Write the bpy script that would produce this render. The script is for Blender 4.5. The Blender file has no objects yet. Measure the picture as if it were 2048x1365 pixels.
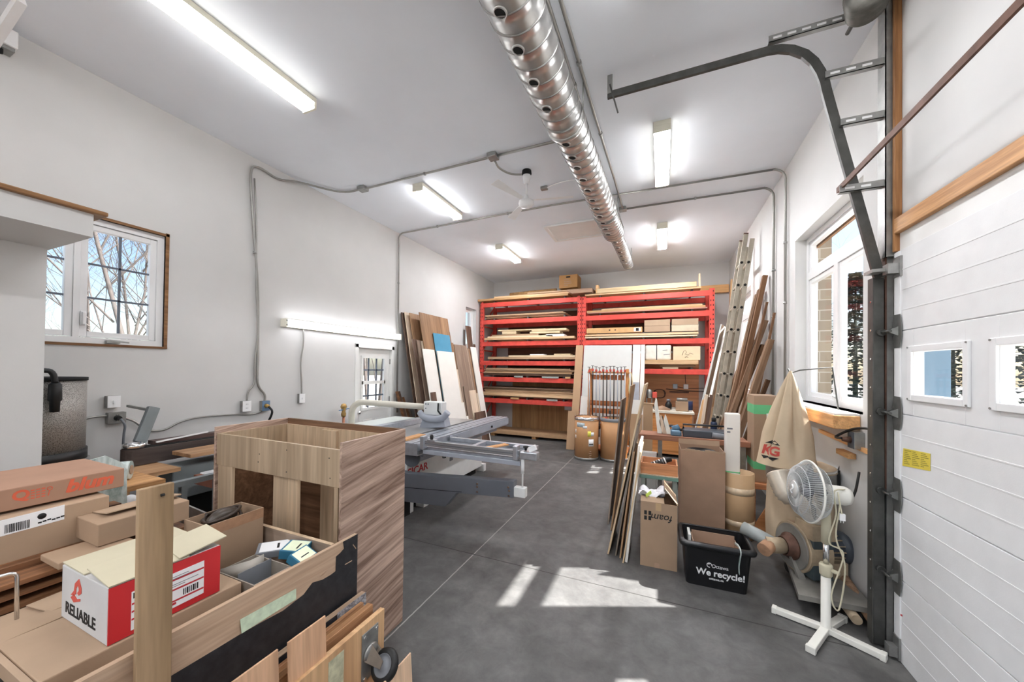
import bpy, bmesh, math, random
from mathutils import Vector, Matrix
S = bpy.context.scene
COL = S.collection
random.seed(7)

# ---------------------------------------------------------------- camera, world, sun, exposure
FPX, YAW, PIT, ROL, PPY, EYE = 711.37, -.40022, .01123, -.0126, 682.5 + 47.4, Vector((0, 0, 1.70))
fw = Vector((math.sin(YAW) * math.cos(PIT), math.cos(YAW) * math.cos(PIT), math.sin(PIT)))
_r = fw.cross(Vector((0, 0, 1))).normalized()
_d = -_r.cross(fw)
rt = _r * math.cos(ROL) + _d * math.sin(ROL)
dn = -_r * math.sin(ROL) + _d * math.cos(ROL)
cam = bpy.data.cameras.new('camera')
cam.sensor_fit = 'HORIZONTAL'; cam.sensor_width = 36; cam.lens = FPX / 2048 * 36
cam.shift_y = 47.4 / 2048; cam.clip_start = .05; cam.clip_end = 300
camo = bpy.data.objects.new('camera', cam); COL.objects.link(camo)
camo.matrix_world = Matrix(((rt.x, -dn.x, -fw.x, EYE.x), (rt.y, -dn.y, -fw.y, EYE.y), (rt.z, -dn.z, -fw.z, EYE.z), (0, 0, 0, 1)))
S.camera = camo

S.view_settings.view_transform = 'Standard'; S.view_settings.look = 'None'
S.view_settings.exposure = 1.25; S.view_settings.gamma = 1.0; S.view_settings.use_curve_mapping = False

SUN_DIR = Vector((.635, .275, .74)).normalized()        # towards the sun
W = bpy.data.worlds.new('sky'); S.world = W; W.use_nodes = True
nt = W.node_tree; nt.nodes.clear()
sk = nt.nodes.new('ShaderNodeTexSky'); sk.sky_type = 'NISHITA'; sk.sun_disc = False
sk.sun_elevation = math.asin(SUN_DIR.z); sk.sun_rotation = math.atan2(SUN_DIR.x, SUN_DIR.y)
sk.air_density = 1.0; sk.dust_density = 1.5; sk.ozone_density = 1.0
bg = nt.nodes.new('ShaderNodeBackground'); bg.inputs[1].default_value = .115
wo = nt.nodes.new('ShaderNodeOutputWorld')
nt.links.new(sk.outputs[0], bg.inputs[0]); nt.links.new(bg.outputs[0], wo.inputs[0])
sl = bpy.data.lights.new('sun', 'SUN'); sl.energy = 10.5; sl.angle = .012; sl.color = (1, .985, .96)
so = bpy.data.objects.new('sun', sl); COL.objects.link(so)
so.rotation_euler = SUN_DIR.to_track_quat('Z', 'Y').to_euler(); so.location = SUN_DIR * 30
TUBE_POWER = 29.0                                        # radiance of the fluorescent diffusers

# ---------------------------------------------------------------- helpers
def hit(x, y, **k):
    """the point of the room that lies at photo pixel (x, y) on the plane X=, Y= or Z="""
    d = rt * ((x - 1024) / FPX) + dn * ((y - PPY) / FPX) + fw
    ax, v = list(k.items())[0]; i = 'XYZ'.index(ax)
    return EYE + d * ((v - EYE[i]) / d[i])

def hx(s):
    s = s.lstrip('#'); o = []
    for i in (0, 2, 4):
        c = int(s[i:i + 2], 16) / 255
        o.append(c / 12.92 if c <= .04045 else ((c + .055) / 1.055) ** 2.4)
    return (*o, 1)

class NT:
    def __init__(s, name):
        s.m = bpy.data.materials.new(name); s.m.use_nodes = True
        s.t = s.m.node_tree; s.n = s.t.nodes; s.b = s.n['Principled BSDF']; s.out = s.n['Material Output']
    def new(s, ty, **k):
        n = s.n.new('ShaderNode' + ty)
        for a, v in k.items(): setattr(n, a, v)
        return n
    def link(s, a, b): s.t.links.new(a, b)
    def coords(s, scale=(1, 1, 1), rnd=True, tilt=0.):
        tc = s.new('TexCoord'); mp = s.new('Mapping'); mp.inputs['Scale'].default_value = scale; src = tc.outputs['Object']
        if tilt:
            m0 = s.new('Mapping'); m0.inputs['Rotation'].default_value = (tilt, 0, 0); s.link(src, m0.inputs['Vector']); src = m0.outputs[0]
        s.link(src, mp.inputs['Vector'])
        if rnd:
            oi = s.new('ObjectInfo'); mu = s.new('Math', operation='MULTIPLY'); mu.inputs[1].default_value = 37.
            s.link(oi.outputs['Random'], mu.inputs[0]); s.link(mu.outputs[0], mp.inputs['Location'])
        return mp.outputs[0]
    def noise(s, vec, scale, detail=3, rough=.55, dist=0):
        n = s.new('TexNoise'); n.inputs['Scale'].default_value = scale; n.inputs['Detail'].default_value = detail
        n.inputs['Roughness'].default_value = rough; n.inputs['Distortion'].default_value = dist
        s.link(vec, n.inputs['Vector']); return n.outputs[0]
    def ramp(s, fac, stops):
        r = s.new('ValToRGB'); e = r.color_ramp.elements
        while len(e) < len(stops): e.new(.5)
        for q, (p, c) in zip(e, stops): q.position = p; q.color = c
        s.link(fac, r.inputs[0]); return r.outputs[0]
    def mix(s, fac, a, b, mode='MIX'):
        m = s.new('MixRGB', blend_type=mode)
        for v, i in ((fac, 0), (a, 1), (b, 2)):
            if hasattr(v, 'links'): s.link(v, m.inputs[i])
            else: m.inputs[i].default_value = v
        return m.outputs[0]
    def math(s, op, a, b=0.):
        m = s.new('Math', operation=op)
        for v, i in ((a, 0), (b, 1)):
            if hasattr(v, 'links'): s.link(v, m.inputs[i])
            else: m.inputs[i].default_value = v
        return m.outputs[0]
    def bump(s, h, strength=.2, dist=.01):
        b = s.new('Bump'); b.inputs['Strength'].default_value = strength; b.inputs['Distance'].default_value = dist
        s.link(h, b.inputs['Height']); s.link(b.outputs[0], s.b.inputs['Normal'])

ALB = 1.3
def lift(c):
    g = .3 * c[0] + .59 * c[1] + .11 * c[2]; c = [g + (v - g) * .88 for v in c[:3]]
    """measured colours are of surfaces seen in indoor light: take them to reflectance"""
    return tuple(min(.88, v * ALB) for v in c[:3]) + (1,)
def scl(c, k): return (min(1, c[0] * k), min(1, c[1] * k), min(1, c[2] * k), 1)

def pm(name, col, rough=.5, metal=0., var=.12, ns=6., bump=0., bs=60., spec=.4, raw=False):
    """plain surface with a slight mottling"""
    q = NT(name); c = hx(col) if raw else lift(hx(col)); v = q.coords()
    q.link(q.ramp(q.noise(v, ns, 4), [(.3, scl(c, 1 - var)), (.7, scl(c, 1 + var))]), q.b.inputs['Base Color'])
    q.b.inputs['Roughness'].default_value = rough; q.b.inputs['Metallic'].default_value = metal
    q.b.inputs['Specular IOR Level'].default_value = spec
    if bump: q.bump(q.noise(v, bs, 2), bump, .004)
    return q.m

def wood(name, c1, c2, axis='Z', fine=55., rough=.55, contrast=(.35, .66), dist=.6, tilt=0.):
    """wood grain drawn out along one axis of the object"""
    q = NT(name); i = 'XYZ'.index(axis); sc = [1., 1., 1.]; sc[i] = .055
    v = q.coords(sc, tilt=tilt); a = q.noise(v, fine * .32, 5, .6, dist); b = q.noise(v, fine * 2.2, 2, .5)
    col = q.ramp(a, [(contrast[0], lift(hx(c1))), (contrast[1], lift(hx(c2)))])
    col = q.mix(.35, col, q.ramp(b, [(.3, (.55, .55, .55, 1)), (.7, (1.25, 1.25, 1.25, 1))]), 'MULTIPLY')
    oi = q.new('ObjectInfo'); k = q.math('ADD', q.math('MULTIPLY', oi.outputs['Random'], .26), .88)
    cb = q.new('CombineColor')
    for j in range(3): q.link(k, cb.inputs[j])
    q.link(q.mix(1., col, cb.outputs[0], 'MULTIPLY'), q.b.inputs['Base Color'])
    q.b.inputs['Roughness'].default_value = rough; q.b.inputs['Specular IOR Level'].default_value = .3
    q.bump(b, .06, .002)
    return q.m

def emis(name, col, power, body=.8):
    q = NT(name); q.b.inputs['Base Color'].default_value = hx(col)
    q.b.inputs['Emission Color'].default_value = hx(col); q.b.inputs['Emission Strength'].default_value = power
    return q.m

def glass(name, tint='ffffff', refl=.035):
    q = NT(name); q.n.remove(q.b)
    t = q.new('BsdfTransparent'); t.inputs[0].default_value = hx(tint)
    g = q.new('BsdfGlossy'); g.inputs['Roughness'].default_value = .03
    m = q.new('MixShader'); m.inputs[0].default_value = refl
    q.link(t.outputs[0], m.inputs[1]); q.link(g.outputs[0], m.inputs[2]); q.link(m.outputs[0], q.out.inputs['Surface'])
    return q.m

OFF = {}
class MB:
    """collects shapes in one bmesh and links them as ONE mesh object"""
    def __init__(s): s.bm = bmesh.new()
    def _f(s, vs, m=0, sm=False):
        try: f = s.bm.faces.new(vs)
        except ValueError: return
        f.material_index = m; f.smooth = sm
    def hexa(s, p, m=0):
        v = [s.bm.verts.new(q) for q in p]
        for q in ((0, 3, 2, 1), (4, 5, 6, 7), (0, 1, 5, 4), (1, 2, 6, 5), (2, 3, 7, 6), (3, 0, 4, 7)): s._f([v[i] for i in q], m)
        return s
    def box(s, x0, y0, z0, x1, y1, z1, m=0, M=None):
        if x0 > x1: x0, x1 = x1, x0
        if y0 > y1: y0, y1 = y1, y0
        if z0 > z1: z0, z1 = z1, z0
        p = [Vector(q) for q in ((x0, y0, z0), (x1, y0, z0), (x1, y1, z0), (x0, y1, z0), (x0, y0, z1), (x1, y0, z1), (x1, y1, z1), (x0, y1, z1))]
        return s.hexa([M @ q for q in p] if M else p, m)
    def bar(s, a, b, w, t, wd=(0, 0, 1), m=0):
        a, b, wd = Vector(a), Vector(b), Vector(wd); z = (b - a).normalized(); x = (wd - z * wd.dot(z)).normalized(); y = z.cross(x)
        x = x * w / 2; y = y * t / 2
        return s.hexa([a - x - y, a + x - y, a + x + y, a - x + y, b - x - y, b + x - y, b + x + y, b - x + y], m)
    def prism(s, pts, off, m=0):
        """polygon of 3-d points pushed along off"""
        off = Vector(off); a = [s.bm.verts.new(Vector(p)) for p in pts]; b = [s.bm.verts.new(Vector(p) + off) for p in pts]; n = len(pts)
        s._f(a[::-1], m); s._f(b, m)
        for i in range(n): s._f([a[i], a[(i + 1) % n], b[(i + 1) % n], b[i]], m)
        return s
    def rings(s, R, m=0, cap=True, closed=False, sm=True):
        V = [[s.bm.verts.new(p) for p in r] for r in R]; n = len(V[0])
        K = len(V) if closed else len(V) - 1
        for i in range(K):
            a, b = V[i], V[(i + 1) % len(V)]
            for j in range(n): s._f([a[j], a[(j + 1) % n], b[(j + 1) % n], b[j]], m, sm)
        if cap and not closed: s._f(V[0][::-1], m); s._f(V[-1], m)
        return s
    def tube(s, pts, r, n=8, m=0, closed=False, cap=True, rr=None, flat=1.):
        pts = [Vector(p) for p in pts]; R = []; up = None; L = len(pts)
        for i, p in enumerate(pts):
            a = pts[(i - 1) % L] if (i or closed) else pts[i]; b = pts[(i + 1) % L] if (i < L - 1 or closed) else pts[i]
            t = (b - a).normalized()
            if up is None: up = Vector((0, 0, 1)) if abs(t.z) < .9 else Vector((1, 0, 0))
            x = (up - t * up.dot(t)).normalized(); y = t.cross(x); up = x
            q = rr[i] if rr else r
            R.append([p + x * math.cos(k * 2 * math.pi / n) * q + y * math.sin(k * 2 * math.pi / n) * q * flat for k in range(n)])
        return s.rings(R, m, cap, closed)
    def cyl(s, a, b, r, r2=None, n=16, m=0): return s.tube([a, b], r, n, m, rr=[r, r if r2 is None else r2])
    def lathe(s, prof, c=(0, 0, 0), n=24, m=0, ax=(0, 0, 1), cap=True):
        c, ax = Vector(c), Vector(ax).normalized(); x = ax.orthogonal().normalized(); y = ax.cross(x)
        return s.rings([[c + ax * z + (x * math.cos(k * 2 * math.pi / n) + y * math.sin(k * 2 * math.pi / n)) * max(r, 1e-4) for k in range(n)] for r, z in prof], m, cap)
    def ball(s, c, r, n=10, m=0, sz=1.):
        return s.lathe([(r * math.sin(math.pi * i / n), -r * sz * math.cos(math.pi * i / n)) for i in range(n + 1)], c, n + 4, m)
    def grid(s, fn, nu, nv, m=0, sm=True):
        V = [[s.bm.verts.new(fn(i / nu, j / nv)) for j in range(nv + 1)] for i in range(nu + 1)]
        for i in range(nu):
            for j in range(nv): s._f([V[i][j], V[i + 1][j], V[i + 1][j + 1], V[i][j + 1]], m, sm)
        return s
    def build(s, name, mat, parent=None, bevel=0., origin=None, solid=0., sub=0, seg=2, keep=False):
        me = bpy.data.meshes.new(name); bm = s.bm
        bmesh.ops.recalc_face_normals(bm, faces=bm.faces)
        if parent is not None:
            M = OFF[parent.name]; bm.transform(M.inverted())
        elif keep: M = Matrix()
        else:
            if origin is None:
                vs = [v.co for v in bm.verts]
                origin = Vector(((min(v.x for v in vs) + max(v.x for v in vs)) / 2, (min(v.y for v in vs) + max(v.y for v in vs)) / 2, min(v.z for v in vs)))
            M = origin if isinstance(origin, Matrix) else Matrix.Translation(origin)
            bm.transform(M.inverted())
        bm.to_mesh(me); bm.free()
        for q in (mat if isinstance(mat, (list, tuple)) else [mat]): me.materials.append(q)
        o = bpy.data.objects.new(name, me); COL.objects.link(o)
        if parent is not None: o.parent = parent
        else: o.matrix_world = M
        OFF[o.name] = M.copy()
        if solid:
            d = o.modifiers.new('thickness', 'SOLIDIFY'); d.thickness = solid; d.offset = 0
        if sub:
            d = o.modifiers.new('smooth', 'SUBSURF'); d.levels = sub; d.render_levels = sub
        if bevel:
            d = o.modifiers.new('edge', 'BEVEL'); d.width = bevel; d.segments = seg; d.limit_method = 'ANGLE'; d.harden_normals = False
        return o

def tag(o, label, cat, group=None):
    o['label'] = label; o['category'] = cat
    if group: o['group'] = group
    return o
def thing(name, label, cat, loc, group=None, M=None):
    o = bpy.data.objects.new(name, None); COL.objects.link(o); o.empty_display_size = .1
    m = M if M is not None else Matrix.Translation(Vector(loc)); o.matrix_world = m; OFF[o.name] = m.copy()
    return tag(o, label, cat, group)
def struct(o):
    o['kind'] = 'structure'; return o
def part(o, label):
    o['label'] = label; return o
def frame(o, z, x):
    """matrix with its origin at o, Z along z and X as near x as can be"""
    z = Vector(z).normalized(); x = Vector(x); x = (x - z * x.dot(z)).normalized(); y = z.cross(x); o = Vector(o)
    return Matrix(((x.x, y.x, z.x, o.x), (x.y, y.y, z.y, o.y), (x.z, y.z, z.z, o.z), (0, 0, 0, 1)))
def dup(o, M):
    """a copy of a thing with copies of its parts and sub-parts"""
    r = o.copy(); COL.objects.link(r); r.matrix_world = M
    for c in list(o.children):
        k = c.copy(); COL.objects.link(k); k.parent = r
        for g in list(c.children):
            h = g.copy(); COL.objects.link(h); h.parent = k
    return r
def plank(name, label, cat, mat, a, b, w, t, wd, group=None, bevel=.0015, notch=0):
    """one board from a to b, w wide along wd, t thick"""
    a, b = Vector(a), Vector(b); M = frame(a, b - a, wd); L = (b - a).length
    m = MB()
    if notch: m.prism([M @ Vector(p) for p in ((-w / 2, -t / 2, 0), (w / 2, -t / 2, 0), (w / 2, -t / 2, L - notch), (w / 2 - notch, -t / 2, L), (-w / 2, -t / 2, L))], M.to_3x3() @ Vector((0, t, 0)))
    else: m.box(-w / 2, -t / 2, 0, w / 2, t / 2, L, M=M)
    o = m.build(name, mat, origin=M, bevel=bevel, seg=1)
    return tag(o, label, cat, group)
def text(parent, txt, size, o, x, y, mat, name='lettering', depth=.0006, align='LEFT', shear=0., bold=0., sx=1.):
    """lettering laid on a surface: o is the start of its baseline, x the reading direction, y the way up"""
    cu = bpy.data.curves.new('t', 'FONT'); cu.body = txt; cu.size = size; cu.extrude = depth; cu.align_x = align; cu.shear = shear; cu.offset = bold; cu.resolution_u = 3
    tmp = bpy.data.objects.new('t', cu); COL.objects.link(tmp)
    me = bpy.data.meshes.new_from_object(tmp.evaluated_get(bpy.context.evaluated_depsgraph_get()))
    bpy.data.objects.remove(tmp); bpy.data.curves.remove(cu)
    x = Vector(x).normalized(); y = Vector(y); z = x.cross(y).normalized(); y = z.cross(x)
    M = Matrix(((x.x * sx, y.x, z.x, o[0]), (x.y * sx, y.y, z.y, o[1]), (x.z * sx, y.z, z.z, o[2]), (0, 0, 0, 1)))
    me.transform(OFF[parent.name].inverted() @ M); me.materials.clear(); me.materials.append(mat)
    ob = bpy.data.objects.new(name, me); COL.objects.link(ob); ob.parent = parent; OFF[ob.name] = OFF[parent.name].copy()
    return ob
def slab(o, u, v, t):
    """thin box with a corner at o, sides u and v, raised t off the surface (u x v side)"""
    o, u, v = Vector(o), Vector(u), Vector(v); n = u.cross(v).normalized() * t
    return MB().hexa([o, o + u, o + u + v, o + v, o + n, o + u + n, o + u + v + n, o + v + n])
def arc(c, r, a0, a1, u, v, n=8):
    c, u, v = Vector(c), Vector(u), Vector(v)
    return [c + u * math.cos(a0 + (a1 - a0) * i / n) * r + v * math.sin(a0 + (a1 - a0) * i / n) * r for i in range(n + 1)]
def smooth(pts, k=6):
    """Catmull-Rom through pts"""
    P = [Vector(p) for p in pts]; P = [P[0] * 2 - P[1]] + P + [P[-1] * 2 - P[-2]]; out = []
    for i in range(1, len(P) - 2):
        for j in range(k):
            t = j / k; a, b, c, d = P[i - 1:i + 3]
            out.append(.5 * ((2 * b) + (c - a) * t + (2 * a - 5 * b + 4 * c - d) * t * t + (3 * b - a - 3 * c + d) * t ** 3))
    return out + [P[-2]]
ORD = ['topmost', 'second', 'third', 'fourth', 'fifth', 'sixth', 'seventh', 'eighth', 'ninth', 'tenth', 'eleventh', 'twelfth', 'thirteenth', 'fourteenth']

# ---------------------------------------------------------------- materials
XL, XR, YB, YF, ZC = -4.36, 1.325, 8.95, -4.6, 4.10
M_wall = pm('white_wall_paint', 'd3d2d0', .6, var=.025, ns=2.5, bump=.05, bs=90, raw=True)
M_ceil = pm('white_ceiling_paint', 'eff3f9', .7, var=.02, ns=2, raw=True)
M_trim = pm('white_trim_paint', 'e6e5e2', .4, var=.03, raw=True)
M_vinyl = pm('white_vinyl', 'ececec', .35, var=.02, raw=True)
M_doorw = pm('white_door_panel', 'e6e6e6', .45, var=.03, ns=9, bump=.05, bs=160, raw=True)
M_galv = pm('galvanized_steel', '8d8d8a', .42, .75, var=.18, ns=14)
M_steel = pm('dark_track_steel', '4a4a47', .42, .5, var=.25, ns=10)
M_duct = pm('spiral_duct_steel', 'aeadaa', .33, .9, var=.1, ns=7)
M_conduit = pm('conduit_steel', '8f8d88', .4, .6, var=.1)
M_black = pm('black_plastic', '191919', .45, var=.2)
M_dark = pm('dark_void', '101010', .8)
M_grey = pm('grey_plastic', '6d7076', .5)
M_red = pm('red_orange_rack_paint', 'c8392a', .45, var=.16, ns=8)
M_pine = wood('pine_lumber', 'b98a54', 'd6ac78', 'Z')
M_pineX = wood('pine_lumber_along_x', 'b98a54', 'd6ac78', 'X')
M_pineY = wood('pine_lumber_along_y', 'b07a42', 'cf9c60', 'Y')
M_rawwood = wood('rough_brown_lumber', '4f3420', '7d5839', 'Z', 40, .8)
M_rawwood2 = wood('grey_weathered_lumber', '684c35', '977659', 'Z', 40, .8)
M_rust = pm('rusty_steel', '5a3f33', .6, .5, var=.3, ns=20)
M_carton = pm('brown_cardboard', '94795f', .8, var=.07, ns=5, bump=.06, bs=120)
M_carton2 = pm('pale_cardboard', '9c8268', .8, var=.06, ns=5, bump=.06, bs=120)
M_carton3 = pm('dark_cardboard', '9c7d65', .8, var=.08, ns=5, bump=.06, bs=120)
M_paper = pm('white_label_paper', 'e8e6e0', .6, var=.03)
M_ink = pm('black_ink', '181818', .6)
M_redink = pm('red_ink', 'b5202a', .5)
M_glass = glass('clear_window_glass')
M_chrome = pm('polished_steel', 'd0d0d0', .18, 1., var=.05)
M_white = pm('white_enamel', 'e2e0da', .35, var=.03)
M_lamp = emis('lit_fluorescent_diffuser', 'f6f7fb', TUBE_POWER)
M_lens = emis('prismatic_lens_side', 'f0efe8', 3.4)
M_lampfar = emis('lit_fluorescent_diffuser_bright', 'f6f7fb', 66.0)
M_lampnear = emis('lit_fluorescent_diffuser_dim', 'f6f7fb', 15.0)
M_lampw = emis('lit_bare_tube', 'f6f8ff', 5.0)
M_tape = pm('clear_brown_tape', 'a98c66', .25, var=.05)
M_off = pm('ivory_lamp_housing', 'd6d2c0', .45, var=.03)

# ---------------------------------------------------------------- setting
q = NT('grey_concrete'); v = q.coords(rnd=False)
base = q.ramp(q.noise(v, 1.1, 6, .62), [(.3, hx('535251')), (.52, hx('626160')), (.75, hx('747370'))])
base = q.mix(.6, base, q.ramp(q.noise(v, 7, 6, .72, .4), [(.34, (.62, .62, .62, 1)), (.66, (1.25, 1.25, 1.23, 1))]), 'MULTIPLY')
base = q.mix(.35, base, q.ramp(q.noise(v, 2.6, 5, .6, 1.2), [(.4, (.7, .7, .7, 1)), (.62, (1.2, 1.2, 1.2, 1))]), 'MULTIPLY')
sx = q.new('SeparateXYZ'); q.link(v, sx.inputs[0])
wob = q.math('MULTIPLY', q.math('SUBTRACT', q.noise(v, 14, 2), .5), .008)
def joint(axis, at, wdt):
    d = q.math('ABSOLUTE', q.math('SUBTRACT', q.math('ADD', sx.outputs[axis], wob), at)); return q.math('LESS_THAN', d, wdt)
base = q.mix(q.math('MAXIMUM', joint(0, -1.575, .005), joint(1, 6.35, .004)), base, hx('9c9a95'))
base = q.mix(q.math('MAXIMUM', joint(1, 2.88, .005), joint(0, 4.2, .004)), base, hx('3c3b39'))
q.link(base, q.b.inputs['Base Color']); q.b.inputs['Roughness'].default_value = .55; q.b.inputs['Specular IOR Level'].default_value = .35
q.bump(q.noise(v, 40, 4, .7), .12, .004)
M_floor = q.m
struct(MB().box(XL - .3, YF - .3, -.2, XR + .3, YB + .3, 0).build('floor', M_floor, keep=True))
struct(MB().box(XL - .3, YF - .3, ZC, XR + .3, YB + .3, ZC + .2).build('ceiling', M_ceil, keep=True))
struct(MB().box(XL - .3, YB, 0, XR + .3, YB + .25, ZC).build('wall_back', M_wall, keep=True))
RW = (-4.0, .9, 1.0, 2.9)                                # unseen rear wall window behind the camera, added for fill daylight
struct(MB().box(XL - .3, YF - .25, 0, XR + .3, YF, RW[2]).box(XL - .3, YF - .25, RW[3], XR + .3, YF, ZC).box(XL - .3, YF - .25, RW[2], RW[0], YF, RW[3]).box(RW[1], YF - .25, RW[2], XR + .3, YF, RW[3]).build('wall_rear', M_wall, keep=True))
w5 = struct(MB().box(RW[0], YF - .15, RW[2], RW[1], YF - .08, RW[2] + .06).box(RW[0], YF - .15, RW[3] - .06, RW[1], YF - .08, RW[3]).box(RW[0], YF - .15, RW[2] + .06, RW[0] + .06, YF - .08, RW[3] - .06).box(RW[1] - .06, YF - .15, RW[2] + .06, RW[1], YF - .08, RW[3] - .06).build('window_5', M_vinyl, keep=True))
for x_ in (-2.4, -.75): MB().box(x_ - .04, YF - .145, RW[2] + .061, x_ + .04, YF - .085, RW[3] - .061).build('mullion', M_vinyl, w5)
MB().box(RW[0] + .06, YF - .12, RW[2] + .06, RW[1] - .06, YF - .115, RW[3] - .06).build('pane', M_glass, w5)
def wall_x(name, x0, x1, y0, y1, holes):
    m = MB(); ys = sorted({y0, y1, *[h[0] for h in holes], *[h[1] for h in holes]})
    for a, b in zip(ys, ys[1:]):
        z = 0
        for h in sorted((h for h in holes if h[0] < (a + b) / 2 < h[1]), key=lambda h: h[2]):
            if h[2] > z: m.box(x0, a, z, x1, b, h[2])
            z = h[3]
        if z < ZC: m.box(x0, a, z, x1, b, ZC)
    struct(m.build(name, M_wall, keep=True))
W1 = (.65, 1.815, 1.865, 2.915); D1 = (4.10, 4.955, 0, 2.06); W2 = (7.42, 7.93, 2.2, 3.18)
W3 = (3.33, 4.76, 1.40, 3.13); W4 = (6.88, 8.2, 1.40, 3.13); GD = (-.30, 2.90, 0, 2.47)
FILL_W6 = (-3.9, -1.0, 1.0, 3.3)  # unseen left wall window, added to brighten the ceiling with daylight
wall_x('wall_left', XL - .25, XL, YF, YB, [W1, D1, W2, FILL_W6])
wall_x('wall_right', XR, XR + .2, YF, YB, [W3, W4, GD])

def window(n, x, out, op, panes, recess, mull=(), bars=None, sill=False):
    """window in the plane X=x; out=+1/-1 is outdoors; panes=(y0,y1,z0,z1,columns,rows) sashes"""
    y0, y1, z0, z1 = op; xf = x + out * recess
    w = struct(MB().box(xf, y0, z0, xf + out * .07, y0 + .05, z1).box(xf, y1 - .05, z0, xf + out * .07, y1, z1).box(xf, y0 + .05, z0, xf + out * .07, y1 - .05, z0 + .05).box(xf, y0 + .05, z1 - .05, xf + out * .07, y1 - .05, z1)
               .build(f'window_{n}', M_vinyl, keep=True))
    m = MB()
    for a, b, c, d in mull: m.box(xf + out * .001, a, c, xf + out * .068, b, d)
    if mull: m.build('mullion', M_vinyl, w)
    for a, b, c, d, nc, nr in panes:
        s = .045; xa, xb = xf + out * .012, xf + out * .055
        sh = MB().box(xa, a, c, xb, a + s, d).box(xa, b - s, c, xb, b, d).box(xa, a + s, c, xb, b - s, c + s).box(xa, a + s, d - s, xb, b - s, d).build('sash', M_vinyl, w, bevel=.004)
        MB().box(xf + out * .030, a + s, c + s, xf + out * .035, b - s, d - s).build('pane', M_glass, sh)
        if nc > 1 or nr > 1:
            m = MB(); wa, wb = xf + out * .026, xf + out * .039
            for i in range(1, nc): yy = a + s + (b - a - 2 * s) * i / nc; m.box(wa, yy - .008, c + s, wb, yy + .008, d - s)
            for i in range(1, nr): zz = c + s + (d - c - 2 * s) * i / nr; m.box(wa, a + s, zz - .008, wb, b - s, zz + .008)
            m.build('muntin', bars or M_grey, sh)
    return w
M_bar = pm('slate_muntin_bars', '5c6470', .5)
w1 = window(1, XL, -1, W1, [(.70, 1.255, 1.92, 2.86, 2, 3), (1.29, 1.765, 1.92, 2.86, 2, 3)], .02, [(1.255, 1.29, 1.915, 2.865)], M_bar)
M_ochre = wood('bare_pine_edge', '6f4a28', '92683c', 'Y')
MB().box(XL - .02, 1.815, 1.85, XL + .010, 1.84, 2.945).box(XL - .02, .63, 2.915, XL + .010, 1.84, 2.938).box(XL - .02, .63, 1.845, XL + .012, 1.84, 1.865).build('rough_edge', M_ochre, w1)
MB().box(XL - .02, 1.300, 2.02, XL + .010, 1.318, 2.12).box(XL - .02, 1.294, 2.01, XL - .010, 1.324, 2.13).build('latch', M_vinyl, w1, bevel=.004)
MB().box(XL - .02, 1.44, 1.875, XL + .015, 1.52, 1.90).bar((XL + .012, 1.46, 1.895), (XL + .03, 1.57, 1.885), .012, .012).build('crank', M_galv, w1)
fill_w6 = window(6, XL, -1, FILL_W6, [(-3.84, -2.5, 1.06, 3.24, 1, 1), (-2.4, -1.06, 1.06, 3.24, 1, 1)], .05, [(-2.5, -2.4, 1.06, 3.24)])
w2 = window(2, XL, -1, W2, [(7.47, 7.88, 2.25, 3.13, 1, 1)], .08)
tz = 2.68
w3 = window(3, XR, 1, W3, [(3.38, 4.02, 1.45, tz, 1, 1), (4.10, 4.71, 1.45, tz, 1, 1), (3.38, 4.71, tz + .08, 3.08, 1, 1)], .1, [(4.02, 4.10, 1.45, tz), (3.38, 4.71, tz, tz + .08)])
MB().tube([(XR + .09, 3.98, 1.47), (XR + .05, 3.97, 1.50), (XR + .04, 3.9, 1.50)], .008, 6).build('crank', M_vinyl, w3)
w4 = window(4, XR, 1, W4, [(6.93, 7.5, 1.45, tz, 1, 1), (7.58, 8.15, 1.45, tz, 1, 1), (6.93, 8.15, tz + .08, 3.08, 1, 1)], .1, [(7.5, 7.58, 1.45, tz), (6.93, 8.15, tz, tz + .08)])
MB().box(XR + .175, 3.34, 3.03, XR + .20, 4.75, 3.12).build('outer_trim', M_ochre, w3)
# bare wooden sills
s3 = struct(MB().box(XR - .16, 3.36, 1.285, XR, 4.73, 1.385).build('trim_1', M_pineY, keep=True, bevel=.006))
MB().box(XR - .15, 3.37, 1.385, XR + .1, 4.72, 1.4).build('sill_board', M_trim, s3)

# side door with a nine-light window
y0, y1, z1 = 4.16, 4.90, 2.0
d1 = struct(MB().box(XL - .09, y0, .01, XL - .045, y0 + .11, z1).box(XL - .09, y1 - .11, .01, XL - .045, y1, z1).box(XL - .09, y0 + .11, .01, XL - .045, y1 - .11, 1.02).box(XL - .09, y0 + .11, 1.86, XL - .045, y1 - .11, z1).build('door_1', M_trim, keep=True))
m = MB()
for a, b in ((y0 + .14, y0 + .35), (y0 + .40, y1 - .14)): m.box(XL - .046, a, .2, XL - .036, b, .85)
m.build('raised_panel', M_trim, d1, bevel=.01)
m = MB().box(XL - .045, y0 + .10, 1.0, XL - .03, y0 + .14, 1.88).box(XL - .045, y1 - .14, 1.0, XL - .03, y1 - .10, 1.88).box(XL - .045, y0 + .14, 1.0, XL - .03, y1 - .14, 1.04).box(XL - .045, y0 + .14, 1.84, XL - .03, y1 - .14, 1.88).box(XL - .08, y0 + .11, 1.42, XL - .03, y1 - .11, 1.47)
fr = m.build('window_frame', M_trim, d1)
MB().box(XL - .07, y0 + .11, 1.02, XL - .065, y1 - .11, 1.86).build('pane', M_glass, fr)
m = MB()
for i in (1, 2): yy = y0 + .11 + .52 * i / 3; m.box(XL - .075, yy - .012, 1.02, XL - .06, yy + .012, 1.86)
for zz in (1.23, 1.65): m.box(XL - .075, y0 + .11, zz - .012, XL - .06, y1 - .11, zz + .012)
m.build('muntin', M_bar, fr)
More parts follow.
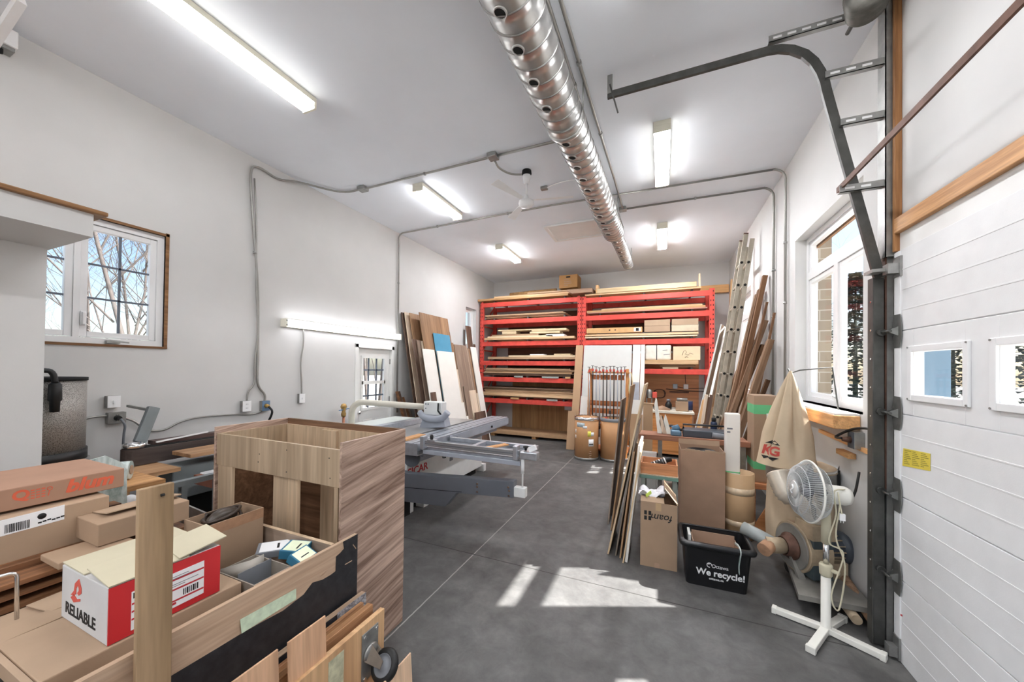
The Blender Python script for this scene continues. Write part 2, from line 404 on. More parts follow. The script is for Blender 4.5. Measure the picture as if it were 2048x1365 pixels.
m = MB()
for zz in (.3, 1.1, 1.75): m.box(XL - .05, y1 - .005, zz, XL - .02, y1 + .02, zz + .09)
m.build('hinge', M_galv, d1)
MB().ball((XL - .02, y0 + .06, .98), .03).build('knob', M_chrome, d1)
m = MB()
for a in ((y0 - .06, 0, y0, 2.06), (y1, 0, y1 + .055, 2.06)): m.box(XL - .1, a[0], a[1], XL + .014, a[2], a[3])
m.box(XL - .1, y0 - .06, 2.0, XL + .014, y1 + .055, 2.075)
struct(m.build('trim_2', M_trim, keep=True, bevel=.004))

# walled-in corner by the near window: thin partition, ledge above it, wooden cap
struct(MB().box(-3.62, -.7, .0, -3.5, .893, 2.404).build('wall_partition', M_wall, keep=True))
struct(MB().box(XL + .002, -.7, 2.404, -2.932, .907, 2.532).build('wall_ledge', M_wall, keep=True))
struct(MB().box(XL + .002, -.7, 2.532, -2.90, .955, 2.556).build('trim_3', M_ochre, keep=True, bevel=.006))

# ---------------------------------------------------------------- outdoors
M_bounce = pm('pale_bounce_ground', 'a29e97', .9, var=.15, ns=.6, raw=True)  # ground tone made pale to bounce daylight up through the windows
struct(MB().box(-60, -40, -.32, 60, 80, -.22).build('ground', M_bounce, keep=True))
M_bark = pm('grey_brown_bark', '4c4541', .9, var=.25, ns=9)
M_everg = pm('evergreen_needles', '2c3a34', .9, var=.3, ns=5)
def tree_mesh(seed, h, spread=.5):
    R = random.Random(seed); m = MB()
    def grow(p, d, L, r, k):
        pts = [p]; n = 3; q = p
        for i in range(n):
            d = (d + Vector((R.uniform(-1, 1), R.uniform(-1, 1), R.uniform(-.3, .7))) * .16).normalized(); q = q + d * L / n; pts.append(q)
        m.tube(pts, r, 5 if k < 2 else 3, rr=[r * (1 - .45 * i / n) for i in range(n + 1)], cap=False)
        if k < 4:
            for i in range((6, 5, 4, 3)[k]):
                b = pts[R.randint(1, n)] if k else p.lerp(q, R.uniform(.25, 1)); a = R.uniform(0, 6.28)
                e = (d * R.uniform(.5, 1) + Vector((math.cos(a), math.sin(a), R.uniform(.1, .6))) * spread * 1.6).normalized()
                grow(b, e, L * R.uniform(.42, .62), r * .42, k + 1)
    grow(Vector((0, 0, 0)), Vector((0, 0, 1)), h, h * .008, 0)
    return m
TREE = [tree_mesh(s, h).build('bare_tree', M_bark, keep=True) for s, h in ((1, 7.5), (5, 8.5))]
R = random.Random(3)
for i, (x, y) in enumerate([(-12, 4.6), (-13, 13), (-17, 2.5), (-9, 9.5), (9, 27), (21, 30), (10, 44)]):
    o = TREE[i] if i < 2 else TREE[i % 2].copy()
    if i >= 2: COL.objects.link(o)
    o.location = (x, y, -.25); o.rotation_euler.z = R.uniform(0, 6); k = R.uniform(.85, 1.1); o.scale = (k, k, k)
    tag(o, 'bare leafless tree standing outdoors beyond the windows', 'tree', 'bare trees outdoors')
mw = MB()
for x0, x1, y0, y1, n in ((-26, -17, 0, 26, 34), (17.5, 36, 22, 60, 14)):
    for i in range(n):
        b = tree_mesh(40 + i % 6, R.uniform(5.5, 8.5)).bm; b.transform(Matrix.Translation((R.uniform(x0, x1), R.uniform(y0, y1), -.25)) @ Matrix.Rotation(R.uniform(0, 6), 4, 'Z'))
        me = bpy.data.meshes.new('w'); b.to_mesh(me); b.free(); mw.bm.from_mesh(me); bpy.data.meshes.remove(me)
wl = tag(mw.build('woodland', M_bark, keep=True), 'tangle of bare woodland far beyond the windows', 'woodland'); wl['kind'] = 'stuff'
def bush(x, y, h, w, label):
    R = random.Random(int(x * 10)); m = MB(); m.cyl((x, y, -.25), (x, y, h), .08, .02, 6)
    for i in range(2600):
        z = R.random() ** .8; a = R.uniform(0, 6.28); r = w * (1.02 - z) * (.35 + .65 * R.random()); c = Vector((x + math.cos(a) * r, y + math.sin(a) * r, .05 + z * h)); d = Vector((math.cos(a), math.sin(a), R.uniform(-.5, .2))) * .22; s = d.cross(Vector((0, 0, 1))).normalized() * .07
        v = [m.bm.verts.new(p) for p in (c - s, c + s, c + d)]; m._f(v)
    tag(m.build('evergreen_tree', M_everg), label, 'tree')
bush(2.16, 4.72, 3.45, .28, 'slim dark evergreen standing outdoors right against the window')
bush(5.2, 13.5, 4.6, 1.5, 'dark evergreen outdoors beside the brick pier')
bush(8.9, 16.6, 4.8, 1.5, 'dark evergreen outdoors behind the first garage door window')
bush(8.3, 13.0, 4.8, 1.8, 'dark evergreen outdoors in front of the other evergreens')
bush(14.5, 15.5, 4.0, 2.2, 'dark evergreen outdoors behind the garage door windows')
q = NT('tan_block_masonry'); v = q.coords(rnd=False); br = q.new('TexBrick'); br.inputs['Scale'].default_value = 2.2
mp = q.new('Mapping'); mp.inputs['Rotation'].default_value = (math.pi / 2, 0, 0); q.link(v, mp.inputs[0]); q.link(mp.outputs[0], br.inputs[0])
br.inputs['Color1'].default_value = hx('a89a86'); br.inputs['Color2'].default_value = hx('8f8374'); br.inputs['Mortar'].default_value = hx('b9b2a6'); br.inputs['Mortar Size'].default_value = .012
q.link(br.outputs[0], q.b.inputs['Base Color']); q.b.inputs['Roughness'].default_value = .9
struct(MB().box(XR + .22, 4.92, -.2, XR + .37, 5.35, 3.6).build('pillar_brick', q.m, keep=True))
M_soffit = wood('brown_soffit_boards', '5f4632', '7d5f45', 'Y')
struct(MB().box(XR + .2, 3.0, 3.62, XR + .5, 9.3, 3.7).build('roof_soffit', M_soffit, keep=True))
M_skyshade = pm('skylit_shade_trim', '5d7485', .7, var=.03, raw=True)  # blue stands for skylit shade on the outer jamb, put into the colour
struct(MB().box(XR + .035, 2.884, 0, XR + .212, 2.899, 2.47).build('trim_7', M_skyshade, keep=True))

# ---------------------------------------------------------------- ceiling lights
def light_unit(name, label, x, ya, yb, tubes, z=ZC, lamp=None):
    lamp = lamp or M_lamp
    t = thing(name, label, 'light', (x, (ya + yb) / 2, z - .1), 'ceiling lights'); w = .078
    b = MB().box(x - w, ya, z - .045, x + w, yb, z).box(x - w, ya, z - .1, x + w, ya + .022, z - .045).box(x - w, yb - .022, z - .1, x + w, yb, z - .045)
    b.build('housing', M_off, t, bevel=.003)
    if tubes:
        for s in (-1, 1): MB().cyl((x + s * .042, ya + .022, z - .078), (x + s * .042, yb - .022, z - .078), .014, n=10).build('fluorescent_tube', lamp, t)
    else:
        P = [(x - w + .003, ya + .022, z - .046), (x - w + .003, ya + .022, z - .085), (x - w + .02, ya + .022, z - .1), (x + w - .02, ya + .022, z - .1), (x + w - .003, ya + .022, z - .085), (x + w - .003, ya + .022, z - .046)]
        m = MB().prism(P, (0, yb - ya - .044, 0)); m.bm.faces.ensure_lookup_table()
        for f in m.bm.faces:
            if f.normal.z > -.5 and abs(f.calc_center_median().x - x) > w - .01: f.material_index = 1
        m.build('diffuser', [lamp, M_lens], t)
    return t
light_unit('ceiling_light', 'big lit wraparound ceiling light above the cabinet, closest to the camera', -2.95, 1.08, 2.22, 0, lamp=M_lampnear)
light_unit('ceiling_light', 'lit ceiling light with two open tubes beside the ceiling fan', -2.95, 3.74, 4.74, 1, lamp=M_lampnear)
light_unit('ceiling_light', 'lit wraparound ceiling light above the leaning panels', -2.92, 6.18, 7.15, 0, lamp=M_lampfar)
light_unit('ceiling_light', 'lit wraparound ceiling light between duct and curved door track', -.02, 3.66, 4.80, 0)
light_unit('ceiling_light', 'lit wraparound ceiling light in front of the orange rack, past the duct', -.02, 6.21, 7.31, 0, lamp=M_lampfar)
light_unit('ceiling_light', 'ceiling light over the garage door, unseen and added for its light', -.02, 1.15, 2.3, 0)  # unseen fixture, added because the room's lighting leans on it
for yy, w in ((-1.35, 'just behind'), (-2.6, 'some way behind'), (-3.8, 'well behind')):  # unseen fixtures added behind the camera for frontal fill light
    light_unit('ceiling_light', f'ceiling light {w} the camera on the window side, added for fill', -2.95, yy - .55, yy + .55, 0)
    light_unit('ceiling_light', f'ceiling light {w} the camera on the garage door side, added for fill', -.02, yy - .55, yy + .55, 0)
t = thing('wall_light', 'long lit strip of two bare fluorescent tubes on the white wall', 'light', (XL, 4., 2.2)); a, b, c = 2.93, 5.04, 2.235
MB().box(XL, a, c - .05, XL + .05, b, c + .05).box(XL + .05, a, c - .05, XL + .1, a + .03, c + .05).box(XL + .05, b - .03, c - .05, XL + .1, b, c + .05).build('housing', M_off, t, bevel=.003)
for s in (-1, 1): MB().cyl((XL + .075, a + .03, c + s * .027), (XL + .075, b - .03, c + s * .027), .019, n=10).build('fluorescent_tube', M_lampw, t)
for z in (c - .035, c + .02): MB().box(XL + .1, a + .01, z, XL + .103, a + .022, z + .015).build('socket', M_black, t)

# ---------------------------------------------------------------- spiral duct
M_seam = pm('duct_seam', '858380', .45, .9)
t = thing('air_duct', 'long spiral steel duct with round holes under the ceiling', 'air duct', (-.75, 3, 3.66))
def dx(y): return -.86 + .024 * y
def duct(y0, y1, r, z, pitch, name='duct_section', holes=(), ox=0.):
    """a helical strip with a raised lock seam along one edge"""
    m = MB(); n = 40; prof = ((0, .0), (.015, .006), (.07, .006), (.085, 0), (.55, 0), (1., 0)); T = int((y1 - y0) / pitch) + 2; rows = []
    for k in range(T * n + 1):
        a = k * 2 * math.pi / n; row = []
        for f, e in prof:
            y = min(y1, max(y0, y0 - pitch + pitch * (k / n + f))); row.append(m.bm.verts.new((dx(y) + ox + (r + e) * math.cos(a), y, z + (r + e) * math.sin(a))))
        rows.append(row)
    for p, q in zip(rows, rows[1:]):
        for i in range(5):
            if p[i].co.y == q[i + 1].co.y == p[i + 1].co.y == q[i].co.y: continue
            m._f([p[i], q[i], q[i + 1], p[i + 1]], 1 if i < 3 else 0, True)
    for y in (y0, y1): m.lathe([(0, 0), (r, 0), (r, .002), (0, .002)], (dx(y) + ox, y - .001, z), 40, 0, (0, 1, 0))
    o = m.build(name, [M_duct, M_seam], t)
    for y, ang in holes:
        a = math.radians(ang); u = Vector((math.cos(a), 0, math.sin(a))); c = Vector((dx(y) + ox, y, z)) + u * (r - .004)
        w = Vector((-math.sin(a), 0, math.cos(a)))
        hr = .034
        h = MB().lathe([(hr + .008, 0), (hr + .008, .009), (hr, .012), (hr, .002)], c, 16, 0, u, cap=False).build('hole_rim', M_duct, o)
        MB().lathe([(hr, .0), (hr, .0065)], c, 16, 0, u).build('hole', M_dark, h)
    return o
def hpx(px, z): return [(hit(*p, Z=z).y, -100) for p in px]
duct(-4.5, 3.03, .163, 3.87, .135, ox=-.012, holes=hpx([(1035, 25), (1066, 102), (1095, 168), (1117, 222)], 3.67))
MB().lathe([(.166, 0), (.172, .004), (.172, .045), (.166, .05)], (dx(3.03) - .012, 3.0, 3.87), 40, 0, (0, 1, 0)).build('collar', M_duct, t)
duct(3.05, 4.85, .150, 3.87, .125, holes=hpx([(1147, 290), (1158, 317), (1168, 338), (1179, 362), (1189, 383), (1197, 403), (1206, 420)], 3.70))
duct(4.85, 5.75, .155, 3.87, .09, holes=hpx([(1213, 434), (1219, 447), (1224, 459), (1229, 469)], 3.70))
duct(5.75, 7.75, .1, 3.9, .1, holes=hpx([(1234, 485), (1238, 496), (1241, 505), (1245, 513), (1248, 521), (1251, 528)], 3.80))
for y in (.5, 2.9, 5.0, 7.3):
    r = .167 if y < 3 else .16 if y < 5.5 else .103
    z = 3.87 if y < 3 else 3.87 if y < 5.5 else 3.9
    MB().tube(arc((dx(y), y, z), r + .004, math.pi, 2 * math.pi, (1, 0, 0), (0, 0, 1), 16), .006, 6).cyl((dx(y) - r - .004, y, z), (dx(y) - r - .004, y, ZC), .006, n=6).cyl((dx(y) + r + .004, y, z), (dx(y) + r + .004, y, ZC), .006, n=6).build('hanger_strap', M_galv, t)

# ---------------------------------------------------------------- conduits on ceiling and walls
def conduit(label, pts, r=.011, boxes=(), clips=(), group=None, k=5, mat=None, name='conduit'):
    P = smooth(pts, k) if k else [Vector(p) for p in pts]
    M = MB().tube(P, r, 8); root = M.build(name, mat or M_conduit); tag(root, label, 'conduit', group)
    for i, (c, s) in enumerate(boxes):
        c = Vector(c); MB().box(c.x - s[0], c.y - s[1], c.z - s[2], c.x + s[0], c.y + s[1], c.z + s[2]).build('junction_box', M_galv, root, bevel=.006)
    for c, d in clips: c = Vector(c); d = Vector(d).normalized(); MB().cyl(c - d * .012, c + d * .012, r * 1.5, n=8).build('clip', M_galv, root)
    return root
zc = ZC - .026; xl = XL + .026; xr = XR - .026
def bend(a, b, c, r=.1, n=5):
    a, b, c = Vector(a), Vector(b), Vector(c); u = (a - b).normalized(); w = (c - b).normalized()
    return [b + u * r * (1 - math.sin(i * math.pi / 2 / n)) + w * r * (1 - math.cos(i * math.pi / 2 / n)) for i in range(n + 1)]
conduit('grey flexible conduit dropping down the white wall to the yellow-plugged outlet', [(-1.75, 3.55, zc), (-3.0, 3.56, zc), (-3.7, 3.56, zc), (-4.05, 3.50, zc), (-4.3, 3.1, zc - .02), (xl, 2.85, 3.98), (xl, 2.62, 4.0), (xl, 2.54, 3.88), (xl, 2.58, 3.3), (xl, 2.64, 2.6), (xl, 2.655, 1.9), (xl, 2.66, 1.5), (xl, 2.74, 1.36), (xl, 2.745, 1.27)], .013, [((-3.7, 3.56, ZC - .025), (.06, .05, .025)), ((-1.765, 3.55, ZC - .025), (.055, .055, .025))], [((xl, 2.6, 3.0), (0, .05, -1)), ((-2.7, 3.56, zc), (1, 0, 0))])
conduit('thin grey cable beside it on the white wall, ending at the bare outlet', [(xl, 2.58, 3.85), (xl, 2.61, 3.3), (xl, 2.625, 2.6), (xl, 2.65, 2.1), (xl, 2.625, 1.75), (xl, 2.62, 1.5), (xl, 2.56, 1.4), (xl, 2.545, 1.30)], .009)
conduit('steel conduit crossing from ceiling box to the bend beside the duct', [(-1.72, 3.55, zc), (-1.1, 3.55, zc), *bend((-1.1, 3.55, zc), (-.69, 3.55, zc), (-.69, 3.3, zc)), (-.70, 2.2, zc), (-.72, -1, zc)], .014, k=0, clips=[((-.695, 2.9, zc), (0, 1, 0))])
conduit('short flexible cable looping from ceiling box to the fan', [(-1.765, 3.6, zc - .02), (-1.78, 3.75, zc - .02), (-1.72, 3.92, zc - .01), (-1.6, 3.99, zc - .01), (-1.53, 4.0, zc)], .012)
conduit('steel conduit running beside the duct to a small ceiling box', [(-.65, -1, zc), (-.62, 2.2, zc), (-.60, 3.3, zc), (-.565, 4.6, zc), (-.555, 5.40, zc)], .014, [((-.555, 5.44, ZC - .025), (.05, .05, .025))], [((-.612, 2.7, zc), (0, 1, 0)), ((-.59, 3.6, zc), (0, 1, 0))], k=0)
conduit('steel conduit from the small ceiling box down the garage door wall', [(-.5, 5.44, zc), (1.2, 5.46, zc), *bend((1.2, 5.46, zc), (xr, 5.47, zc), (xr, 5.47, 3.9), .13), (xr, 5.48, 1.0)], .014, clips=[((.4, 5.45, zc), (1, 0, 0)), ((xr, 5.47, 3.0), (0, 0, 1)), ((xr, 5.47, 2.4), (0, 0, 1))], k=0)
conduit('steel conduit crossing the ceiling above the fan to both walls', [(xl, 5.03, .9), (xl, 5.02, 3.9), *bend((xl, 5.02, 3.9), (xl, 5.0, zc), (-4.2, 5.0, zc), .1), (-1.5, 4.93, zc), (1.2, 5.0, zc), *bend((1.2, 5.0, zc), (xr, 5.0, zc), (xr, 5.0, 3.9), .13), (xr, 4.99, 1.0)], .013, clips=[((-3.5, 4.98, zc), (1, 0, 0)), ((-2.2, 4.95, zc), (1, 0, 0)), ((xl, 5.02, 3.2), (0, 0, 1)), ((xr, 5.0, 3.2), (0, 0, 1)), ((xr, 5.0, 2.5), (0, 0, 1))], k=0)
conduit('thin white cable from the duct to a ceiling plug', [(-1.44, 4.44, zc), (-1.2, 4.36, zc), (-.9, 4.38, zc)], .007, [((-1.45, 4.44, ZC - .02), (.045, .03, .02))], mat=M_white)
conduit('grey cable sagging along the white wall behind the tilted post', [(xl, 1.2, 1.16), (xl, 1.3, 1.24), (xl, 1.45, 1.255), (xl, 1.6, 1.20), (xl, 1.7, 1.10), (xl, 1.82, 1.08), (xl, 1.95, 1.14), (xl, 2.1, 1.165), (xl, 2.4, 1.16), (xl, 2.62, 1.14), (xl, 2.72, 1.17), (xl, 2.745, 1.22)], .009)
conduit('straight grey cable dropping from the wall light to its switch', [(xl, 3.215, 2.19), (xl, 3.22, 2.0), (xl, 3.19, 1.75), (xl, 3.205, 1.5), (xl, 3.21, 1.33)], .009)

# hanging plug near the duct
conduit('thin cord with a plug hanging from the ceiling near the duct', [(-1.2, 1.80, ZC), (-1.2, 1.80, ZC - .06), (-1.19, 1.81, ZC - .12)], .006, [((-1.19, 1.81, ZC - .135), (.011, .011, .02))], mat=M_galv, name='hanging_cord')

# ---------------------------------------------------------------- ceiling fan
c = Vector((-1.53, 4.0, 0))
t = thing('ceiling_fan', 'white ceiling fan with thin blades hanging on a short rod', 'fan', (c.x, c.y, 3.6))
MB().lathe([(.055, 4.1), (.06, 4.06), (.05, 4.04), (0, 4.04)], (c.x, c.y, 0), 16).build('bracket', M_dark, t)
MB().lathe([(.035, 4.045), (.05, 4.04), (.038, 3.95), (.014, 3.94), (0, 3.94)], (c.x, c.y, 0), 20).build('canopy', M_white, t)
MB().cyl((c.x, c.y, 3.78), (c.x, c.y, 3.95), .011, n=10).build('rod', M_white, t)
mo = MB().lathe([(0, 3.80), (.022, 3.8), (.03, 3.76), (.05, 3.74), (.09, 3.725), (.095, 3.695), (.07, 3.665), (.03, 3.655), (0, 3.655)], (c.x, c.y, 0), 24).build('motor', M_white, t)
for k in range(3):
    a = math.radians(12 + 120 * k); u = Vector((math.cos(a), math.sin(a), 0)); w = Vector((-u.y, u.x, .22)).normalized() * .055; p = Vector((c.x, c.y, 3.735))
    MB().hexa([p + u * .08 - w * .5, p + u * .56 - w, p + u * .56 + w, p + u * .08 + w * .5] + [q + Vector((0, 0, .004)) for q in (p + u * .08 - w * .5, p + u * .56 - w, p + u * .56 + w, p + u * .08 + w * .5)]).build('blade', M_white, t, bevel=.002)

# attic hatch
t = thing('attic_hatch', 'flat white attic hatch with moulded frame in the ceiling', 'hatch', (-1.4, 6.0, ZC - .02))
MB().box(-1.80, 5.72, ZC - .012, -1.0, 6.34, ZC).build('hatch_panel', M_trim, t)
MB().box(-1.86, 5.66, ZC - .03, -1.80, 6.40, ZC).box(-1.0, 5.66, ZC - .03, -.94, 6.40, ZC).box(-1.80, 5.66, ZC - .03, -1.0, 5.72, ZC).box(-1.80, 6.34, ZC - .03, -1.0, 6.40, ZC).build('frame', M_trim, t, bevel=.008)

# white bar and box high in the near corner
tag(MB().bar(hit(-60, 160, X=-4.2), hit(42, 0, X=-3.6), .05, .04).build('ceiling_rail', M_white), 'white metal rail slanting up in the top corner', 'rail')
t = thing('wall_heater', 'small white box with a knob high on the wall in the corner', 'heater', (XL, .55, 3.9))
MB().box(XL, .1, 3.93, XL + .12, .93, 4.05).build('body', M_white, t, bevel=.006)
MB().box(XL, .1, 3.905, XL + .1, .92, 3.93).build('base', M_galv, t)
MB().cyl((XL + .06, .86, 3.875), (XL + .06, .86, 3.905), .02).build('knob', M_dark, t)

# ---------------------------------------------------------------- garage door (sections, windows, hinges)
t = thing('garage_door', 'white sectional garage door with small square windows', 'garage door', (XR, 1.3, 0))
xd = 1.303; ZS = [0, .487, .974, 1.462, 1.954, 2.44]; ya, yb = -.25, 2.895
WIN = [(2.727, 2.354), (2.17, 1.797), (1.613, 1.24), (1.056, .683), (.50, .127)]
for i in range(5):
    m = MB(); z0, z1 = ZS[i] + .003, ZS[i + 1] - .003
    if i == 3:
        ys = [yb] + [v for w in WIN for v in w] + [ya]; zb, zt = 1.582, 1.823
        for k in range(0, len(ys), 2): m.box(xd, ys[k + 1], z0, xd + .045, ys[k], z1)
        for w in WIN: m.box(xd, w[1], z0, xd + .045, w[0], zb); m.box(xd, w[1], zt, xd + .045, w[0], z1)
    else: m.box(xd, ya, z0, xd + .045, yb, z1)
    s = m.build('door_section', M_doorw, t, bevel=.002)
    if i != 3:
        g = MB()
        for f in (.25, .5, .75): zz = z0 + (z1 - z0) * f; g.box(xd - .0015, ya + .05, zz - .004, xd + .002, yb - .06, zz + .004)
        g.build('rib', M_doorw, s, bevel=.001)
    else:
        for a, b in WIN:
            f = MB().box(xd - .012, b - .035, 1.548, xd, b, 1.857).box(xd - .012, a, 1.548, xd, a + .035, 1.857).box(xd - .012, b, 1.548, xd, a, zb).box(xd - .012, b, zt, xd, a, 1.857)
            f = f.build('window_frame', M_vinyl, t, bevel=.003)
            MB().box(xd + .036, b, zb, xd + .040, a, zt).build('pane', M_glass, f)
            g = MB()
            for u in (b - .027, a + .027):
                for z in (1.556, 1.849): g.cyl((xd - .016, u, z), (xd - .013, u, z), .005, n=6)
            g.build('screw', M_galv, f)
MB().box(xd - .006, yb - .055, .02, xd, yb, 2.43).build('end_stile', M_white, t)
M_hinge = pm('grey_hinge_steel', '6f6f6c', .4, .6, var=.2, ns=20)
def hinge(z):
    y = yb - .03
    h = MB().prism([(xd - .009, y - .03, z - .1), (xd - .009, y + .03, z - .1), (xd - .009, y + .045, z - .03), (xd - .009, y + .045, z + .03), (xd - .009, y + .03, z + .1), (xd - .009, y - .03, z + .1), (xd - .009, y - .045, z + .03), (xd - .009, y - .045, z - .03)], (.004, 0, 0)).build('hinge', M_hinge, t)
    MB().prism([(xd - .01, y - .02, z - .028), (xd - .042, y - .01, z - .01), (xd - .042, y - .01, z + .01), (xd - .01, y - .02, z + .028)], (0, .004, 0)).prism([(xd - .01, y + .03, z - .028), (xd - .042, y + .02, z - .01), (xd - .042, y + .02, z + .01), (xd - .01, y + .03, z + .028)], (0, .004, 0)).build('hinge_ear', M_hinge, h)
    MB().cyl((xd - .05, y - .03, z), (xd - .05, y + .07, z), .008, n=8).cyl((xd - .05, y + .055, z), (xd - .05, y + .085, z), .022, n=12).build('roller', M_steel, h)
for z in ZS[1:5]: hinge(z)
h = MB().box(xd - .06, yb - .06, 2.30, xd, yb, 2.36).box(xd - .012, yb - .07, 2.28, xd, yb + .0, 2.40).box(xd - .12, yb - .03, 2.32, xd - .06, yb + .07, 2.34).build('top_bracket', M_galv, t)
MB().box(xd - .012, yb - .06, .01, xd - .002, yb, .14).box(xd - .05, yb - .05, .02, xd - .012, yb - .0, .08).build('bottom_bracket', M_galv, t)
L = [hit(*p, X=xd - .0012) for p in ((1807, 897), (1861, 908), (1861, 943), (1805, 932))]
st = MB().prism(L, (-.001, 0, 0)).build('warning_label', pm('yellow_label', 'c9b41c', .5, var=.04), t); part(st, 'yellow warning label')
g = MB()
for k in range(3):
    for r in range(8):
        f0 = .06 + k * .31; f1 = f0 + .26 - .05 * ((r * 7 + k * 3) % 4); h_ = .08 + r * .105
        p = lambda u, v: L[0].lerp(L[1], u).lerp(L[3].lerp(L[2], u), v)
        g.prism([p(f0, h_), p(f1, h_), p(f1, h_ + .045), p(f0, h_ + .045)], (-.0016, 0, 0))
g.build('printed_lines', pm('olive_ink', '8a7e1c', .6), st)
L = [hit(*p, X=xd - .0012) for p in ((1793, 1222), (1805, 1228), (1805, 1252), (1793, 1245))]
sl2 = MB().prism(L, (-.001, 0, 0)).build('small_label', M_paper, t)
MB().prism([L[0].lerp(L[3], .1), L[1].lerp(L[2], .1), L[1].lerp(L[2], .26), L[0].lerp(L[3], .26)], (-.0016, 0, 0)).build('red_band', M_redink, sl2)
# header strip, timber and jamb above the door
struct(MB().box(XR - .012, YF, 2.44, XR, 2.88, 2.545).build('trim_4', M_trim, keep=True))
M_hdr = wood('golden_pine_header', 'b07c48', 'd09c66', 'Y')
struct(MB().box(XR - .04, YF, 2.545, XR - .001, 2.874, 2.635).build('trim_5', M_hdr, keep=True, bevel=.004))
struct(MB().box(XR - .035, 2.874, 2.44, XR - .001, 2.90, ZC - .001).build('trim_6', wood('brown_pine_jamb', '7d5127', 'a87440', 'Z'), keep=True, bevel=.003))

# ---------------------------------------------------------------- door track
yt = 2.965
t = thing('door_track', 'dark steel curved garage door track with slotted brackets', 'door track', (1.2, yt, 0))
def channel(pts, name):
    """C-shaped rail swept along pts in the plane Y=yt"""
    P = [Vector((p[0], 0, p[1])) for p in pts]; R = []
    prof = [(-.025, -.02), (.025, -.02), (.025, -.012), (-.017, -.012), (-.017, .02), (-.025, .02)]
    prof = [(-.026, -.024), (.026, -.024), (.026, .0), (.022, .0), (.022, -.02), (-.022, -.02), (-.022, .024), (-.026, .024)]
    for i, p in enumerate(P):
        a = P[max(0, i - 1)]; b = P[min(len(P) - 1, i + 1)]; d = (b - a).normalized(); n = Vector((-d.z, 0, d.x))
        R.append([p + n * u + Vector((0, yt + v, 0)) for u, v in prof])
    return MB().rings(R, sm=False).build(name, M_steel, t)
channel([(1.25, .02), (1.243, 2.30)], 'vertical_rail')
incl = [(1.252, 2.30), (1.13, 2.88), (1.02, 3.40), (.985, 3.57)]
curve = [(.975, 3.63), (.955, 3.70), (.92, 3.78), (.87, 3.85), (.80, 3.905), (.73, 3.935), (.66, 3.945)]
channel(incl + curve + [(.3, 3.945), (-.43, 3.945)], 'curved_rail')
MB().box(1.285, yt - .02, .03, 1.315, yt + .05, 2.5).build('wall_angle', M_galv, t)
MB().box(1.276, yt - .02, .95, 1.2845, yt + .03, 2.85).build('rusty_strip', M_rust, t)
MB().box(1.262, yt - .055, 2.42, 1.267, yt + .03, ZC - .002).box(1.262, yt - .055, 2.42, 1.322, yt - .05, ZC - .002).build('upper_angle', M_galv, t)
MB().box(1.214, yt - .03, .02, 1.22, yt + .03, 2.3).box(1.22, yt + .024, .02, 1.30, yt + .03, 2.3).build('lower_angle', M_steel, t)
for z in [.35 + .18 * i for i in range(11)]: MB().cyl((1.21, yt - .012, z), (1.2145, yt - .012, z), .006, n=8).build('bolt', M_chrome, t)
def bracket(x0, z, slots=True, h=.045):
    b = MB().box(x0, yt - .045, z - h / 2, 1.262, yt - .041, z + h / 2).box(x0, yt - .045, z - h / 2, 1.262, yt - .01, z - h / 2 + .004).build('bracket', M_galv, t)
    for i in range(int((1.262 - x0) / .08)): xx = x0 + .05 + i * .08; MB().box(xx - .024, yt - .0465, z - .007, xx + .024, yt - .0445, z + .007).build('slot', M_white, b)
bracket(.66, 4.0); bracket(.97, 3.655); bracket(1.05, 3.32); bracket(1.045, 2.885)
MB().box(-.43, yt - .03, 3.95, -.39, yt - .025, ZC).build('hanger', M_galv, t)
MB().bar((-.41, yt - .03, 4.02), (-.345, yt - .03, 3.77), .012, .008).build('hanger_tail', M_steel, t)
tag(MB().bar((1.062, 3.0, 2.91), (1.062, -.6, 2.91), .035, .012).build('spreader_bar', M_rust), 'rusty flat bar spanning the garage door between track brackets', 'bar')
# torsion spring drum
t = thing('cable_drum', 'grooved grey cable drum at the top of the door track', 'cable drum', (1.1, 2.85, 3.95))
c = Vector((1.13, 2.8, 3.97))
MB().lathe([(.02, -.09), (.10, -.09)] + [(.10 + .012 * (i % 2) - i * .001, -.08 + i * .0115) for i in range(14)] + [(.085, .09), (.02, .09)], c, 28, 0, (.35, 1, 0)).build('drum', pm('cast_grey_metal', '77756f', .5, .6, var=.2, ns=20), t)
MB().cyl((1.13, -1.2, 3.985), (1.13, 3.05, 3.985), .0125, n=10).build('shaft', M_steel, t)
MB().cyl(c + Vector((-.045, -.12, 0)), c + Vector((-.045, -.02, 0)), .035).build('spring_end', M_redink, t)

# ---------------------------------------------------------------- tall open cabinet (walnut outside, maple inside)
M_waln = wood('pale_walnut_veneer', '6a5143', 'b19684', 'Y', 52, .5, (.33, .66), 1.4, tilt=-.16)
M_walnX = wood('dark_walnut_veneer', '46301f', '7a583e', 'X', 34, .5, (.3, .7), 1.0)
M_maple = wood('maple_veneer', 'a08769', 'bba283', 'Z', 26, .5)
M_mapleX = wood('maple_veneer_upright_grain', '947d62', 'af977a', 'Z', 22, .5)
x0, x1, y0, y1, zt, zr = -2.762, -1.594, 1.425, 1.938, 1.285, 1.242
t = thing('open_cabinet', 'tall unfinished cabinet carcass with walnut veneered sides and open front', 'cabinet', ((x0 + x1) / 2, (y0 + y1) / 2, 0))
def side(xa, xb, nm):
    o = MB().box(xa, y0, 0, xb, y1, zt).build(nm, M_waln, t, bevel=.001)
    xi, d = (xb, .0015) if nm == 'side_panel' and xa < -2 else (xa, -.0015)
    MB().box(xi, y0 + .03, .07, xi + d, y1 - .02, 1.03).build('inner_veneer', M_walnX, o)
    return o
so_ = side(x1 - .02, x1, 'side_panel'); side(x0, x0 + .02, 'side_panel')
